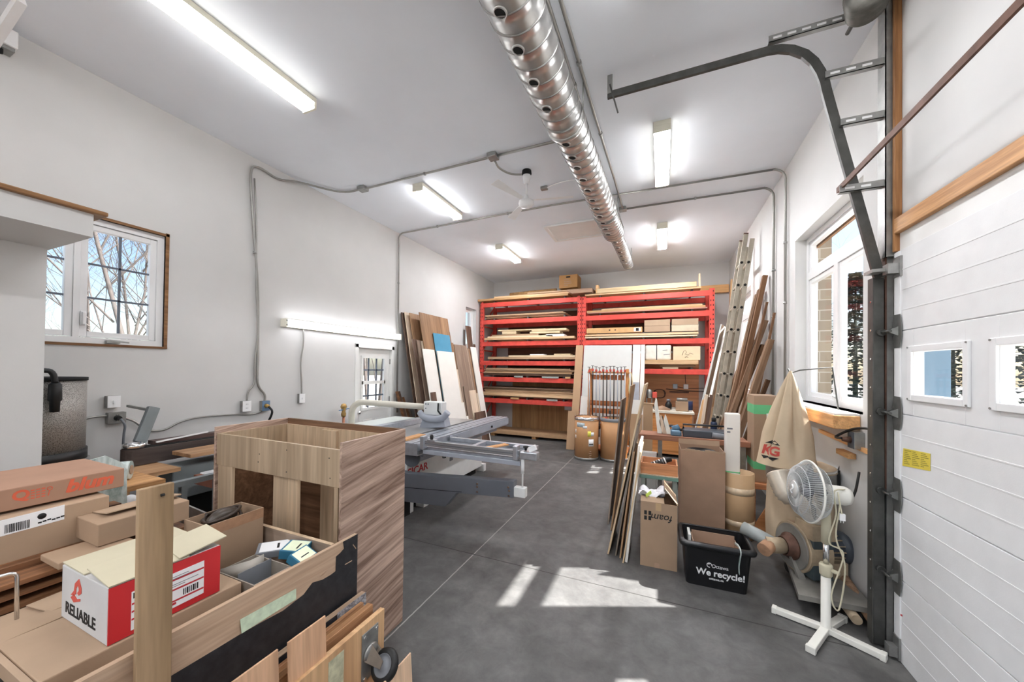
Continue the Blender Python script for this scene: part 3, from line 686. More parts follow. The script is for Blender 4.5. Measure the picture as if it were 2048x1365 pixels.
MB().box(x0 + .02, y1 - .02, 0, x1 - .02, y1, zt).build('back_panel', M_walnX, t)
MB().box(x0 + .02, y1 - .036, 1.035, x1 - .02, y1 - .02, zr).build('back_rail', M_maple, t)
for xa, xb in ((x0 + .02, x0 + .036), (x1 - .036, x1 - .02)): MB().box(xa, y0 + .025, 1.035, xb, y1 - .037, zr).build('side_lining', M_maple, t)
MB().box(x0 + .0205, y0 + .006, 1.035, -2.20, y0 + .024, zr).build('front_rail', M_mapleX, t, bevel=.001)
MB().box(-2.199, y0 + .006, 1.035, x1 - .0205, y0 + .024, zr).build('front_rail', M_mapleX, t, bevel=.001)
MB().box(x0 + .037, y0 + .008, .05, -2.573, y0 + .024, 1.034).build('stile', M_mapleX, t)
MB().box(-1.66, y0 + .008, .05, x1 - .037, y0 + .024, 1.034).build('stile', M_mapleX, t)
MB().box(-2.20, y0 + .03, .05, -2.07, y0 + .05, 1.034).build('middle_post', M_mapleX, t)
MB().box(-2.069, y0 + .03, .05, -1.985, y0 + .05, 1.034).build('middle_post', M_maple, t)
MB().box(-2.32, y1 - .055, .069, -2.172, y1 - .0365, zr - .012).build('back_post', M_maple, t)
MB().box(x0 + .036, y0 + .03, .05, x1 - .036, y1 - .037, .068).build('bottom_panel', M_maple, t)
for p in [(-2.05, 1.2), (-2.05, 1.07), (-1.7, 1.19), (-1.69, 1.08), (-2.3, 1.15), (-2.31, 1.10)]:
    MB().cyl((p[0], y0 + .0052, p[1]), (p[0], y0 + .007, p[1]), .004, n=8).build('screw', M_ink, t)

# ---------------------------------------------------------------- low carcass holding the cartons
XBD = -1.456; zc0 = .83
M_plyface = wood('pale_oak_veneer', '96795f', 'b1967c', 'Y', 30, .55)
M_lam = pm('scuffed_black_laminate', '232326', .45, var=.35, ns=30)
t = thing('low_cabinet', 'low open cabinet carcass filled with cartons, black laminate peeling off its side', 'cabinet', (-1.95, .85, 0))
sd = MB().box(XBD - .019, .1, 0, XBD, 1.405, zc0).build('side_panel', M_plyface, t, bevel=.001)
px = [(200, 1440), (300, 1378), (380, 1330), (430, 1300), (479, 1270), (520, 1247), (566, 1222), (607, 1190), (625, 1166), (645, 1160), (662, 1150), (671, 1143), (672, 1114), (681, 1106), (688, 1098), (686, 1084), (700, 1077)]
P = [hit(a, b, X=XBD + .0008) for a, b in px]
top = [Vector((XBD + .0008, 1.405, zc0)), Vector((XBD + .0008, 1.405, .02)), Vector((XBD + .0008, P[0].y, .02))]
MB().prism(P + top, (.002, 0, 0)).build('laminate', M_lam, sd)
o, u, v = hit(480, 1240, X=XBD + .003), hit(592, 1178, X=XBD + .003), hit(592, 1199, X=XBD + .003)
part(MB().prism([o, u, v, hit(483, 1268, X=XBD + .003)], (.0012, 0, 0)).build('masking_tape', pm('pale_green_tape', 'b3c4a8', .7, var=.12, ns=40), sd), 'strip of pale green tape')
for a, b, c, d in ((706, 1090, 712, 1098), (640, 1152, 656, 1140), (690, 1130, 704, 1122)):
    p, r = hit(a, b, X=XBD + .0032), hit(c, d, X=XBD + .0032); MB().bar(p, r, .004, .0008, (0, 0, 1)).build('scratch', M_plyface, sd)
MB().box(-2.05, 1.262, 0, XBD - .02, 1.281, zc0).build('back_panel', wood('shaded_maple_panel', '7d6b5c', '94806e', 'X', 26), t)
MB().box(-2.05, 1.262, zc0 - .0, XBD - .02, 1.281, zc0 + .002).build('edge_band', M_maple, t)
MB().box(-2.05, .1, .33, XBD - .02, 1.26, .349).build('shelf', M_maple, t)
MB().box(-2.05, .1, 0, -2.031, 1.26, .33).build('far_panel', M_maple, t)

# ---------------------------------------------------------------- cartons
def carton(label, x0, x1, y0, y1, z0, z1, mat=None, open_=False, rz=0, name='carton', tape=True, cat='box', flaps=True, wall=.005):
    c = Vector(((x0 + x1) / 2, (y0 + y1) / 2, z0)); M = Matrix.Translation(c) @ Matrix.Rotation(rz, 4, 'Z')
    t = thing(name, label, cat, c, M=M); mat = mat or M_carton; a, b, h = (x1 - x0) / 2, (y1 - y0) / 2, z1 - z0
    if not open_:
        MB().box(-a, -b, 0, a, b, h, M=M).build('body', mat, t, bevel=.004)
        if tape: MB().box(-.024, -b - .0006, h - .06, .024, b + .0006, h + .0006, M=M).build('tape', M_tape, t)
    else:
        m = MB(); w = wall
        for q in ((-a, -b, 0, a, b, w), (-a, -b, w, -a + w, b, h), (a - w, -b, w, a, b, h), (-a + w, -b, w, a - w, -b + w, h), (-a + w, b - w, w, a - w, b, h)): m.box(*q, M=M)
        m.build('body', mat, t)
    t['w'] = 0; del t['w']
    return t, M, a, b, h
def flap(t, M, p, q, out, mat=None, th=.004):
    """flap hinged on the edge p-q, reaching out along out (local)"""
    p, q, o = Vector(p), Vector(q), Vector(out); n = (q - p).cross(o).normalized() * th
    return MB().hexa([M @ v for v in (p, q, q + o, p + o, p + n, q + n, q + o + n, p + o + n)]).build('flap', mat or M_carton, t)

# the red and white box
M_boxw = pm('white_printed_carton', 'b3b0ad', .6, var=.05)
M_boxr = pm('red_printed_carton', 'bd121a', .45, var=.04)
M_cream = pm('cream_carton_inside', 'aea58a', .7, var=.05)
X0, X1, Y0, Y1, Z0, Z1 = -1.932, -1.594, .545, .852, .813, .993
t = thing('hardware_box', 'red and white box with RELIABLE printed on its end, standing on a carton', 'box', ((X0 + X1) / 2, (Y0 + Y1) / 2, Z0))
MB().box(X0, Y0, Z0, X1 - .004, Y1, Z1).build('body', M_boxw, t, bevel=.003)
MB().box(X1 - .004, Y0 + .001, Z0 + .001, X1, Y1, Z1 - .002).build('red_side', M_boxr, t)
flap(t, Matrix(), (X1, Y0 + .0, Z1 + .002), (X1, Y1 - .10, Z1 + .002), (-.15, 0, .024), M_cream)
flap(t, Matrix(), (X1 - .17, Y0, Z1 + .002), (X1 - .17, Y1, Z1 + .002), (-.165, 0, .004), M_cream)
flap(t, Matrix(), (X1 + .002, Y1 - .13, Z1 + .008), (X1 + .002, Y1 + .02, Z1 + .024), (-.16, .01, .014), M_cream)
o = slab((X1 + .0005, .683, .835), (0, .115, .002), (0, 0, .122), .001).build('shipping_label', M_paper, t)
o2 = slab((X1 + .0005, .598, .828), (0, .05, .002), (0, 0, .125), .001).build('shipping_label', M_paper, t)
m = MB()
for z in (.855, .895, .93): m.box(X1 + .0014, .684, z, X1 + .002, .797, z + .006)
m.box(X1 + .0014, .684, .845, X1 + .002, .715, .853)
m.build('red_bars', M_redink, o)
m = MB(); yy = .735
for w in (.003, .002, .005, .002, .003, .006, .002, .004): m.box(X1 + .0014, yy, .866, X1 + .002, yy + w, .888); yy += w + .0026
m.build('barcode', M_ink, o)
m = MB()
for z, w in ((.942, .06), (.935, .08), (.915, .09), (.908, .05)): m.box(X1 + .0014, .69, z, X1 + .002, .69 + w, z + .0022)
m.build('printed_lines', M_grey, o)
MB().box(X1 + .0014, .602, .93, X1 + .002, .622, .948).build('black_square', M_ink, o2)
m = MB()
for z in (.86, .885, .91): m.box(X1 + .0014, .599, z, X1 + .002, .646, z + .006)
m.build('red_bars', M_redink, o2)
text(t, 'RELIABLE', .052, (X0 + .035, Y0 - .0008, Z0 + .028), (1, 0, 0), (0, 0, 1), M_ink, sx=1.06, bold=.0008)
def end_shape(pts, mat, nm): MB().prism([(X0 + .075 + a * .2, Y0 - .0004, Z0 + .075 + b * .2) for a, b in pts], (0, -.0008, 0)).build(nm, mat, t)
M_logo = pm('brick_red_print', 'c04433', .6)
end_shape([(.12, .0), (.36, .08), (.36, .12), (.24, .085), (.12, .14), (.0, .06)], M_logo, 'emblem')
end_shape([(.0, .1), (.12, .2), (.15, .33), (.30, .44), (.40, .3), (.40, .22), (.30, .16), (.24, .19), (.30, .24), (.30, .28), (.26, .32), (.2, .25), (.2, .16), (.12, .12)], M_logo, 'emblem')

# long low carton under it
t, M, a, b, h = carton('long low carton under the red and white box', -1.925, -1.586, .41, .927, .352, .811, M_carton2, tape=False)
m = MB(); R = random.Random(4)
for i in range(9):
    m.box(-a + .04 + (i % 3) * .09, -b - .0012, h - .10 - (i // 3) * .035, -a + .04 + (i % 3) * .09 + R.uniform(.03, .075), -b + .002, h - .085 - (i // 3) * .035, M=M)
m.build('printed_marks', M_ink, t)
flap(t, M, (-a - .002, -b - .004, h + .001), (a + .002, -b - .004, h + .001), (0, -.012, -.006), M_carton2)

# open carton holding a cable
t, M, a, b, h = carton('open brown carton with a coiled dark cable inside, against the tall cabinet', -2.14, -1.95, .985, 1.24, .352, .945, open_=True)
slab((-1.9495, .985, .895), (0, .255, 0), (0, 0, .05), .0008).build('packing_tape', pm('glossy_clear_tape', '9a7355', .15, var=.12, ns=30), t)
MB().box(-2.13, .995, .78, -1.96, 1.23, .785).build('filler_sheet', M_carton3, t)
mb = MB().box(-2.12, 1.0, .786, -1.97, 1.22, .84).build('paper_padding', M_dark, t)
M_cord = pm('dark_brown_rubber', '34281f', .4)
cb = []
for i in range(70):
    a_ = i * .33; r = .072 + .012 * math.sin(i * .7); cb.append((-2.045 + r * .85 * math.cos(a_), 1.10 + (r + .015) * math.sin(a_),  .885 + .0011 * i + .012 * math.sin(i * .45)))
t2 = thing('power_tool', 'dark power tool with a coiled cable lying in the open carton', 'tool', (-2.045, 1.11, .806))
MB().tube(smooth(cb, 3), .0075, 6).build('cable', M_cord, t2)
MB().tube([(-2.05, 1.03, .90), (-2.05, 1.07, .935), (-2.05, 1.12, .94), (-2.045, 1.17, .925)], .035, 12, rr=[.022, .038, .04, .024]).build('body', pm('dark_tool_body', '40372f', .35), t2, sub=1)

# carton pieces between: small open grey carton and teal packs
t, M, a, b, h = carton('small grey open carton with dividers beside the red box', -1.78, -1.53, .94, 1.10, .60, .80, pm('grey_carton', '8d8478', .8, var=.1), True)
MB().tube([M @ Vector(p) for p in ((-.1, -.075, h - .03), (-.03, .0, h - .02), (-.05, .07, h - .025))], .05, 4, rr=[.045, .05, .045], flat=.06).build('divider', pm('grey_board', 'a39c92', .8), t)
MB().box(.0, -.07, h - .1, .004, .07, h + .012, M=M).build('divider', M_grey, t)
flap(t, M, (a, -b, h), (a, b, h), (.045, 0, -.015), M_carton3)
def pack(label, c, s, rz, mat, face, tilt=.0):
    M = Matrix.Translation(c) @ Matrix.Rotation(rz, 4, 'Z') @ Matrix.Rotation(tilt, 4, 'Y'); t = thing('hardware_pack', label, 'box', c, M=M)
    MB().box(-s[0], -s[1], 0, s[0], s[1], s[2] * 2, M=M).build('body', mat, t, bevel=.002)
    MB().box(-s[0] * .8, -s[1] * .86, s[2] * 2 + .0001, s[0] * .92, s[1] * .86, s[2] * 2 + .0012, M=M).build('label', face, t)
    MB().box(s[0] * .2, -s[1] * .5, s[2] * 2 + .0013, s[0] * .35, s[1] * .4, s[2] * 2 + .0018, M=M).build('print', M_ink, t)
    return t
M_teal = pm('teal_carton', '1f6480', .45); M_plab = pm('pale_green_label', 'c8d0b0', .6)
pack('teal pack with a large pale label lying on the dividers', (-1.63, 1.19, .79), (.05, .055, .02), .5, M_teal, M_plab, .12)
pack('small teal pack with tilted pale flap next to the side panel', (-1.535, 1.145, .80), (.035, .05, .02), .2, M_teal, M_plab, .5)
pack('flat grey pack with white label behind the teal packs', (-1.78, 1.185, .77), (.07, .06, .015), .9, M_grey, M_paper, .05)

# rack of cut panels carrying the other cartons
M_slat = wood('brown_cut_panels', '4a2f1d', '8a5c38', 'Y', 40)
for i in range(5):
    z = .70 + i * .043
    tag(MB().box(-2.95, .12, z, -2.19 - .006 * (i % 2), 1.15 - .03 * i, z + .018).box(-2.9, .2, z + .018, -2.8, 1.0, z + .043).box(-2.4, .2, z + .018, -2.3, 1.0, z + .043).build('cut_board', M_slat, bevel=.001), f'brown cut panel, {ORD[4 - i]} of the pile under the labelled carton', 'panel', 'cut panels under the cartons')
t = thing('sawhorse', 'timber sawhorse under the pile of brown cut panels', 'sawhorse', (-2.55, .63, 0))
for yy in (.25, .95):
    MB().bar((-2.9, yy, .66), (-2.2, yy, .66), .08, .04).build('beam', M_pineX, t)
    for xx in (-2.85, -2.25):
        for s in (-1, 1): MB().bar((xx, yy + s * .11, 0), (xx, yy + s * .028, .69), .07, .02, (1, 0, 0)).build('leg', M_pine, t)
t = thing('wire_handle', 'bent bright wire handle standing up in front of the brown cut panels', 'handle', (-2.0, .44, .80))
MB().tube([(-1.995, .33, .80), (-1.995, .33, .985)] + arc((-1.995, .35, .985), .02, math.pi, math.pi / 2, (0, 1, 0), (0, 0, 1), 4) + [(-1.99, .44, .998)] + arc((-1.99, .445, .98), .018, math.pi / 2, 0, (0, 1, 0), (0, 0, 1), 4) + [(-1.985, .464, .84)], .0055, 8).build('rod', M_chrome, t)
MB().box(-2.01, .30, .788, -1.97, .49, .80).build('foot_plate', M_galv, t)
t, M, a, b, h = carton('open carton with loose flaps lying in front of the wire handle', -2.16, -1.945, .16, .62, .352, .785, M_carton3, True)
for p in (((-2.03, .18, .80), (0, .40, .012), (.10, .012, .0)), ((-2.15, .2, .795), (0, .37, .006), (.11, .0, .0)), ((-2.14, .52, .806), (.13, .02, .0), (.03, .12, .02))):
    slab(*p, .004).build('flap', M_carton2, t)

t, M, a, b, h = carton('brown carton standing half hidden behind the red and white box', -2.28, -2.11, .585, .80, .91, .935, M_carton, tape=False)
t, M, a, b, h = carton('small brown carton with folded lid behind the red and white box', -2.36, -2.15, .70, 1.01, .937, 1.03, M_carton, tape=False)
flap(t, M, (-a, -b * .7, h + .003), (-a, b, h + .003), (a * 1.3, 0, .016), M_carton2)
t, M, a, b, h = carton('long carton with a white barcode label under the orange printed carton', -2.76, -2.352, .2, .80, .913, 1.09, M_carton2, tape=False)
o = slab((-2.3515, .36, 1.02), (0, .305, .012), (0, 0, .062), .001).build('label', M_paper, t)
m = MB(); yy = .515; R = random.Random(2)
while yy < .575: w = R.choice((.0015, .002, .003)); m.box(-2.3504, yy, 1.033, -2.3498, yy + w, 1.066); yy += w + R.choice((.0015, .002))
m.build('barcode', M_ink, o)
MB().lathe([(0, 0), (.012, 0), (.012, .0008), (0, .0008)], (-2.3504, .605, 1.068), 16, 0, (1, 0, 0)).build('round_mark', M_ink, o)
m = MB()
for i in range(6): m.box(-2.3504, .595 + .012 * i, 1.04 + .002 * (i % 3), -2.3498, .605 + .012 * i, 1.046 + .002 * (i % 3))
m.build('printed_lines', M_ink, o)
# orange printed carton
M_orng = pm('orange_brown_carton', '98725a', .75, var=.06)
X, z0, z1 = -2.42, 1.101, 1.19
t = thing('drawer_runner_box', 'long flat carton with orange printing lying on top of the near pile', 'box', (-2.63, .55, z0))
MB().box(-2.85, .15, z0, X, .872, z1).build('body', M_orng, t, bevel=.004)
M_or = pm('orange_print', 'c4512c', .6)
text(t, 'blum', .074, (X + .0006, .685, z0 + .028), (0, 1, 0), (0, 0, 1), M_or, sx=1.0, bold=.003, shear=.25)
text(t, 'Q', .055, (X + .0006, .545, z0 + .036), (0, 1, 0), (0, 0, 1), M_or, bold=.002, name='symbol')
m = MB()
for i in range(4):
    for j in range(3): m.box(X + .0002, .592 + j * .014, z0 + .03 + i * .011, X + .0008, .602 + j * .014, z0 + .035 + i * .011)
m.build('printed_marks', M_or, t)
MB().tube(arc((X + .0004, .642, z0 + .06), .007, 0, 6.28, (0, 1, 0), (0, 0, 1), 10), .0015, 5).bar((X + .0004, .642, z0 + .053), (X + .0004, .638, z0 + .03), .003, .001).build('symbol', M_or, t)

# ---------------------------------------------------------------- boards leaning on the low carcass
M_stick = wood('pale_straight_lumber', '836949', 'a08361', 'Z', 34, .5)
t = plank('lumber_offcut', 'upright pale board standing in front of the red and white box', 'board', M_stick, (-1.417, .588, 0), (-1.436, .588, 1.325), .082, .020, (0, 1, 0))
MB().cyl((-1.423, .604, 1.295), (-1.4235, .595, 1.295), .004, n=8).build('nail_hole', M_ink, t)
t = thing('wrapped_plank', 'dark plank end wrapped in clear plastic film in front of the black laminate', 'plank', (-1.41, .95, 0))
MB().box(-1.435, .5, 0, -1.408, 1.42, .528).build('plank', M_lam, t, bevel=.001)
MB().box(-1.4355, .5, .5281, -1.4075, 1.42, .531).build('top_edge', M_plyface, t)
q = NT('plastic_film'); v = q.coords((6, 1, 1)); q.link(q.ramp(q.noise(v, 30, 4, .7, 1.5), [(.4, hx('77757a')), (.6, hx('c9c8cc'))]), q.b.inputs['Base Color']); q.b.inputs['Roughness'].default_value = .12; q.b.inputs['Alpha'].default_value = .75
MB().box(-1.4075, 1.245, .25, -1.4060, 1.4215, .533).build('film', q.m, t)
M_plyed = wood('layered_plywood_edge', '7c5233', 'b58657', 'X', 60)
M_ply = wood('birch_plywood', 'a37c54', 'c09a6d', 'Z', 18, .5)
def leanp(label, ya, yb, x0, x1, z1, t_=.018, mat=None, name='plywood_sheet', group=None):
    """sheet of board standing on the floor at x0 and leaning back to x1 at its top"""
    return plank(name, label, 'panel', mat or M_ply, (x0, (ya + yb) / 2, .002), (x1, (ya + yb) / 2, z1), yb - ya, t_, (0, 1, 0), group)
leanp('brown plywood strip directly behind the caster dolly, thinner one', .6, 1.375, -1.365, -1.385, .515, .02, M_plyed)
leanp('brown plywood strip leaning behind the caster dolly, thicker one', .55, 1.39, -1.325, -1.345, .51, .032, M_plyed)
leanp('small plywood offcut in front of the black laminate, beside the caster dolly', .925, 1.088, -1.262, -1.30, .652, .008, wood('tan_hardboard', 'ae8563', 'c49a76', 'Z', 30))
leanp('small plywood offcut cut off by the picture edge, by the pale upright board', .69, .888, -1.255, -1.30, .655, .008, bpy.data.materials['tan_hardboard'])
t = thing('caster_dolly', 'plywood dolly on edge with a swivel caster facing out', 'dolly', (-1.28, 1.1, 0))
MB().box(-1.298, .62, .0, -1.272, 1.41, .492).build('board', M_ply, t, bevel=.002)
slab((-1.2715, 1.085, .25), (0, .078, .0), (0, 0, .215), .0012).build('torn_label', pm('stained_grey_tape', 'a8a688', .6, var=.3, ns=25), t)
X = -1.272
M_fork = pm('dusty_fork_steel', '6f6458', .4, .6, var=.15, ns=20)
ca = MB().prism([(X, 1.262, .455), (X, 1.365, .455), (X, 1.365, .23), (X, 1.262, .23)], (.005, 0, 0)).build('caster_plate', M_galv, t, bevel=.004)
for yy in (1.278, 1.35):
    for zz in (.438, .247): MB().cyl((X + .005, yy, zz), (X + .011, yy, zz), .009, n=6).build('bolt', M_chrome, ca)
hub = Vector((X, 1.313, .345)); MB().lathe([(.042, .005), (.045, .010), (.038, .018), (0, .018)], hub, 20, 0, (1, 0, 0)).build('swivel', M_galv, ca)
ax = Vector((0, -.8, .6)).normalized(); wc = hub + Vector((.072, .025, -.058)); sd_ = ax.cross(Vector((1, 0, 0)))
for s in (-1, 1):
    p = hub + Vector((.012, 0, 0)) + ax * s * .024; w = wc + ax * s * .026
    MB().hexa([p - sd_ * .036, p + sd_ * .036, w + sd_ * .016, w - sd_ * .016] + [k + ax * s * .004 for k in (p - sd_ * .036, p + sd_ * .036, w + sd_ * .016, w - sd_ * .016)]).build('fork', M_fork, ca, bevel=.002)
wh = MB().lathe([(.044, -.012), (.046, -.0205), (.049, -.021), (.061, -.018), (.069, -.007), (.069, .007), (.061, .018), (.049, .021), (.046, .0205), (.044, .012)], wc, 36, 0, ax, cap=False).build('wheel', M_black, t)
MB().lathe([(0, -.022), (.02, -.022), (.022, -.0185), (.04, -.0165), (.042, -.0195), (.047, -.0195), (.047, .0195), (.042, .0195), (.04, .0165), (.022, .0185), (.02, .022), (0, .022)], wc, 36, 0, ax).build('wheel_hub', M_grey, wh)
leanp('pale plywood offcut standing in front of the caster dolly', .95, 1.475, -1.14, -1.16, .262, .008, wood('pale_hardboard', 'c2a180', 'd4b594', 'Z', 30))

# ---------------------------------------------------------------- outlets and switches on the white wall
def outlet(label, y, z, x=XL, s=1, w=.05, h=.06, d=.05, cover=None, kind='outlet', plug=None, slots=True):
    t = thing('wall_' + kind, label, kind, (x, y, z - h)); e = x + s * d
    MB().box(x, y - w, z - h, e, y + w, z + h).build('box', M_galv, t, bevel=.004)
    f = MB().box(e, y - w, z - h, e + s * .004, y + w, z + h).build('cover_plate', cover or M_white, t, bevel=.002)
    if slots:
        m = MB()
        for zz in (-.022, .022):
            for yy in (-.008, .008): m.box(e + s * .004, y + yy - .0015, z + zz - .006, e + s * .005, y + yy + .0015, z + zz + .006)
        m.build('slot', M_ink, f)
    else: MB().box(e + s * .004, y - .006, z - .012, e + s * .014, y + .006, z + .012).build('toggle', M_white, f)
    if plug: MB().cyl((e + s * .004, y, z), (e + s * .05, y, z), .024, .015, 12).build('plug', plug, t)
    return t
outlet('grey switch box with white cover over the plugged outlet', 1.475, 1.375, kind='switch', slots=False, w=.04, h=.05, d=.06)
outlet('grey double outlet box with a black plug under the switch box', 1.50, 1.235, cover=M_galv, w=.055, h=.048, d=.05, plug=M_black)
outlet('bare metal outlet with empty sockets under the thin grey cable', 2.535, 1.24, w=.045, h=.06)
outlet('blue outlet box with a yellow plug beside the bare metal outlet', 2.745, 1.225, cover=pm('blue_outlet_box', '5a7692', .5), w=.045, h=.06, plug=pm('yellow_plug', 'b08a3c', .5))
outlet('small white switch box below the long wall light', 3.21, 1.28, kind='switch', slots=False, w=.04, h=.06, d=.04)
conduit('black cord hanging from the yellow plug behind the tall cabinet', [(XL + .1, 2.745, 1.22), (XL + .14, 2.76, 1.15), (XL + .1, 2.72, 1.0), (XL + .1, 2.6, .8), (XL + .08, 2.5, .3)], .012, mat=M_black, name='extension_cable')
conduit('grey cord hanging straight down from the black plug', [(XL + .11, 1.50, 1.23), (XL + .13, 1.52, 1.17), (XL + .11, 1.52, 1.05), (XL + .1, 1.515, .6), (XL + .08, 1.5, .2)], .009, mat=M_grey, name='extension_cable')

# ---------------------------------------------------------------- filter canister by the partition
q = NT('perforated_filter_mesh'); v = q.coords((1, 1, 1), rnd=False); vo = q.new('TexVoronoi'); vo.inputs['Scale'].default_value = 210
q.link(v, vo.inputs['Vector']); q.link(q.ramp(vo.outputs['Distance'], [(.25, hx('4a4845')), (.5, hx('a8a49e'))]), q.b.inputs['Base Color']); q.b.inputs['Roughness'].default_value = .5; q.b.inputs['Metallic'].default_value = .3
M_mesh = q.m
cc = Vector((-4.06, .972, 0))
t = thing('filter_canister', 'tall grey perforated filter canister between partition and white wall', 'dust collector', (cc.x, cc.y, 0))
MB().lathe([(.262, 1.075), (.262, 1.575)], cc, 40).build('filter_drum', M_mesh, t)
MB().lathe([(.0, 1.575), (.268, 1.575), (.268, 1.597), (0, 1.597)], cc, 40).build('top_rim', M_dark, t)
MB().lathe([(0, 1.0), (.272, 1.0), (.272, 1.075), (0, 1.075)], cc, 40).build('bottom_band', M_black, t)
MB().lathe([(0, .96), (.285, .96), (.285, .998), (0, .998)], cc, 40).build('clamp_ring', M_galv, t)
MB().lathe([(.27, .0), (.27, .96)], cc, 40).build('drum_base', M_dark, t)
ha = hit(110, 790, X=-3.76); hy = ha.y
h = MB().tube(smooth([(-3.80, hy - .28, 1.645), (-3.77, hy - .07, 1.65), (-3.762, hy - .015, 1.635), (-3.76, hy, 1.56)], 4), .016, 8).build('crank_arm', M_black, t)
MB().lathe([(.02, 1.565), (.03, 1.555), (.032, 1.45), (.024, 1.44), (.022, 1.37), (0, 1.37)], (-3.76, hy, 0), 16).build('crank_handle', M_black, h)
# film roll and glass sheets next to it
q = NT('cloudy_film'); v = q.coords((1, 3, 1)); q.link(q.ramp(q.noise(v, 9, 4, .6, 1), [(.35, hx('9fb3ad')), (.65, hx('dfe9e6'))]), q.b.inputs['Base Color']); q.b.inputs['Roughness'].default_value = .12
M_film = q.m
t = thing('film_roll', 'short roll of clear plastic film lying on the near boards', 'roll', (-3.35, 1.07, .9))
MB().cyl((-3.52, .9, .985), (-3.30, 1.22, .985), .06, n=20).build('roll', M_film, t)
MB().cyl((-3.30, 1.22, .985), (-3.297, 1.224, .985), .03, n=16).build('core', M_carton, t)
t = thing('sheet_stand', 'low wooden stand under the roll of plastic film', 'stand', (-3.4, 1.0, 0))
MB().box(-3.62, .92, .89, -3.1, 1.32, .922).build('top', M_pineY, t)
for xx in (-3.58, -3.14):
    for yy in (.96, 1.28): MB().box(xx - .03, yy - .03, 0, xx + .03, yy + .03, .89).build('leg', M_pine, t)
P = [hit(*p, X=-2.9) for p in ((150, 1010), (150, 928), (210, 912), (242, 925), (252, 940), (252, 1012))]
tag(MB().prism(P, (.012, 0, 0)).build('film_sheet', M_film), 'rounded bluish sheet standing behind the orange printed carton', 'sheet')

# ---------------------------------------------------------------- edge sander with tilted pipe
t = thing('edge_sander', 'edge sander with dark belt loop and wooden tables by the white wall', 'sander', (-3.7, 1.9, 0))
M_belt = wood('dark_sanding_belt', '2f2826', '4a403c', 'Y', 20, .8)
a, b, zb, zt_ = 1.44, 2.75, .905, 1.03
def stad(r, za, zc_, x0=-3.85):
    p = arc((x0, a, 0), r, math.pi, 2 * math.pi, (1, 0, 0), (0, 1, 0), 12) + arc((x0, b, 0), r, 0, math.pi, (1, 0, 0), (0, 1, 0), 12)
    return [Vector((v.x, v.y, za)) for v in p], zc_ - za
p, hh = stad(.075, zb, zt_); MB().prism(p, (0, 0, hh)).build('sanding_belt', M_belt, t)
p, hh = stad(.05, zt_, zt_ + .004); MB().prism(p, (0, 0, hh)).build('belt_cover', M_dark, t)
MB().lathe([(.068, zt_ + .004), (.068, zt_ + .04), (.06, zt_ + .04), (.06, zt_ + .01), (0, zt_ + .01)], (-3.85, a, 0), 24).build('drum_ring', M_chrome, t)
MB().box(-3.95, a + .12, zt_ + .004, -3.86, b, zt_ + .035).build('backing_rail', wood('dark_brown_fence', '3d2d2a', '5c4742', 'Y', 20), t)
MB().bar((-3.82, 1.56, zt_ + .03), (-3.88, 1.95, zt_ + .05), .012, .012).build('tension_rod', M_white, t)
M_tab = wood('worn_table_edge', '8f6843', 'b58d64', 'Y', 30)
MB().box(-3.72, 1.62, .955, -3.45, 2.8, .985).build('table', M_tab, t, bevel=.002)
MB().box(-3.85, 1.14, .87, -3.45, 1.56, .90).build('end_table', M_tab, t, bevel=.002)
M_mach = pm('grey_machine_paint', '6d7476', .5, var=.12)
MB().box(-3.76, 1.55, .62, -3.55, 2.75, .88).build('body', M_mach, t, bevel=.01)
MB().box(-3.54, 1.98, .60, -3.50, 2.08, .93).build('bracket', M_galv, t)
MB().box(-4.0, 1.3, 0, -3.6, 2.7, .61).build('base', M_dark, t)
pa, pb = Vector((-3.93, 1.50, 1.06)), Vector((-3.97, 1.60, 1.335))
MB().bar(pa, pb, .075, .05, (0, 1, 0)).build('dust_pipe', M_mach, t, bevel=.006)
MB().bar(pb + Vector((0, -.03, -.02)), pb + Vector((-.3, -.05, .0)), .02, .02).build('clip', M_galv, t)
# grey steel stand in front
t = thing('roller_stand', 'grey steel stand with a round white end cap beside the orange printed carton', 'stand', (-3.0, 1.45, 0))
MB().bar((-2.98, 1.14, .90), (-2.98, 1.60, .90), .05, .035, (1, 0, 0)).build('rail', M_mach, t)
MB().lathe([(0, 0), (.032, .0), (.034, .012), (.02, .02), (0, .02)], (-2.955, 1.10, .875), 20, 0, (.6, -1, .2)).build('end_cap', M_white, t)
for yy in (1.36, 1.56):
    for xx in (-3.0, -2.96): MB().bar((xx, yy, 0), (xx, yy, .885), .03, .01, (0, 1, 0)).build('leg', M_mach, t)
M_wrap = pm('white_plastic_wrap', 'c9c9cc', .15, var=.15, ns=40)
t = thing('wrapped_board', 'brown panel wrapped in white plastic lying in front of the edge sander', 'panel', (-3.1, 1.9, .74))
MB().box(-3.40, 1.62, .76, -3.05, 2.6, .83).build('panel', pm('red_brown_board', '7a4a38', .7), t)
MB().box(-3.41, 1.66, .755, -3.04, 2.61, .838).build('wrap', M_wrap, t, bevel=.01)
t = thing('steel_trestle', 'grey steel trestle carrying the plastic wrapped panel', 'trestle', (-3.2, 2.0, 0))
for yy in (1.78, 2.4):
    MB().box(-3.40, yy - .02, .71, -3.04, yy + .02, .755).build('beam', M_galv, t)
    for xx in (-3.38, -3.07): MB().box(xx - .02, yy - .025, 0, xx + .02, yy + .025, .71).build('leg', M_galv, t)
M_or2 = pm('orange_plastic_bin', 'c2552b', .5)
t = thing('storage_bin', 'orange plastic bin on the floor behind the tall cabinet corner', 'bin', (-2.98, 1.95, 0))
MB().box(-3.02, 1.84, 0, -2.86, 2.1, .66).build('body', M_or2, t, bevel=.01)
for i in range(4): MB().box(-3.03, 1.83, .62 + i * .02, -2.85, 2.11, .63 + i * .02).build('lip', M_or2, t)
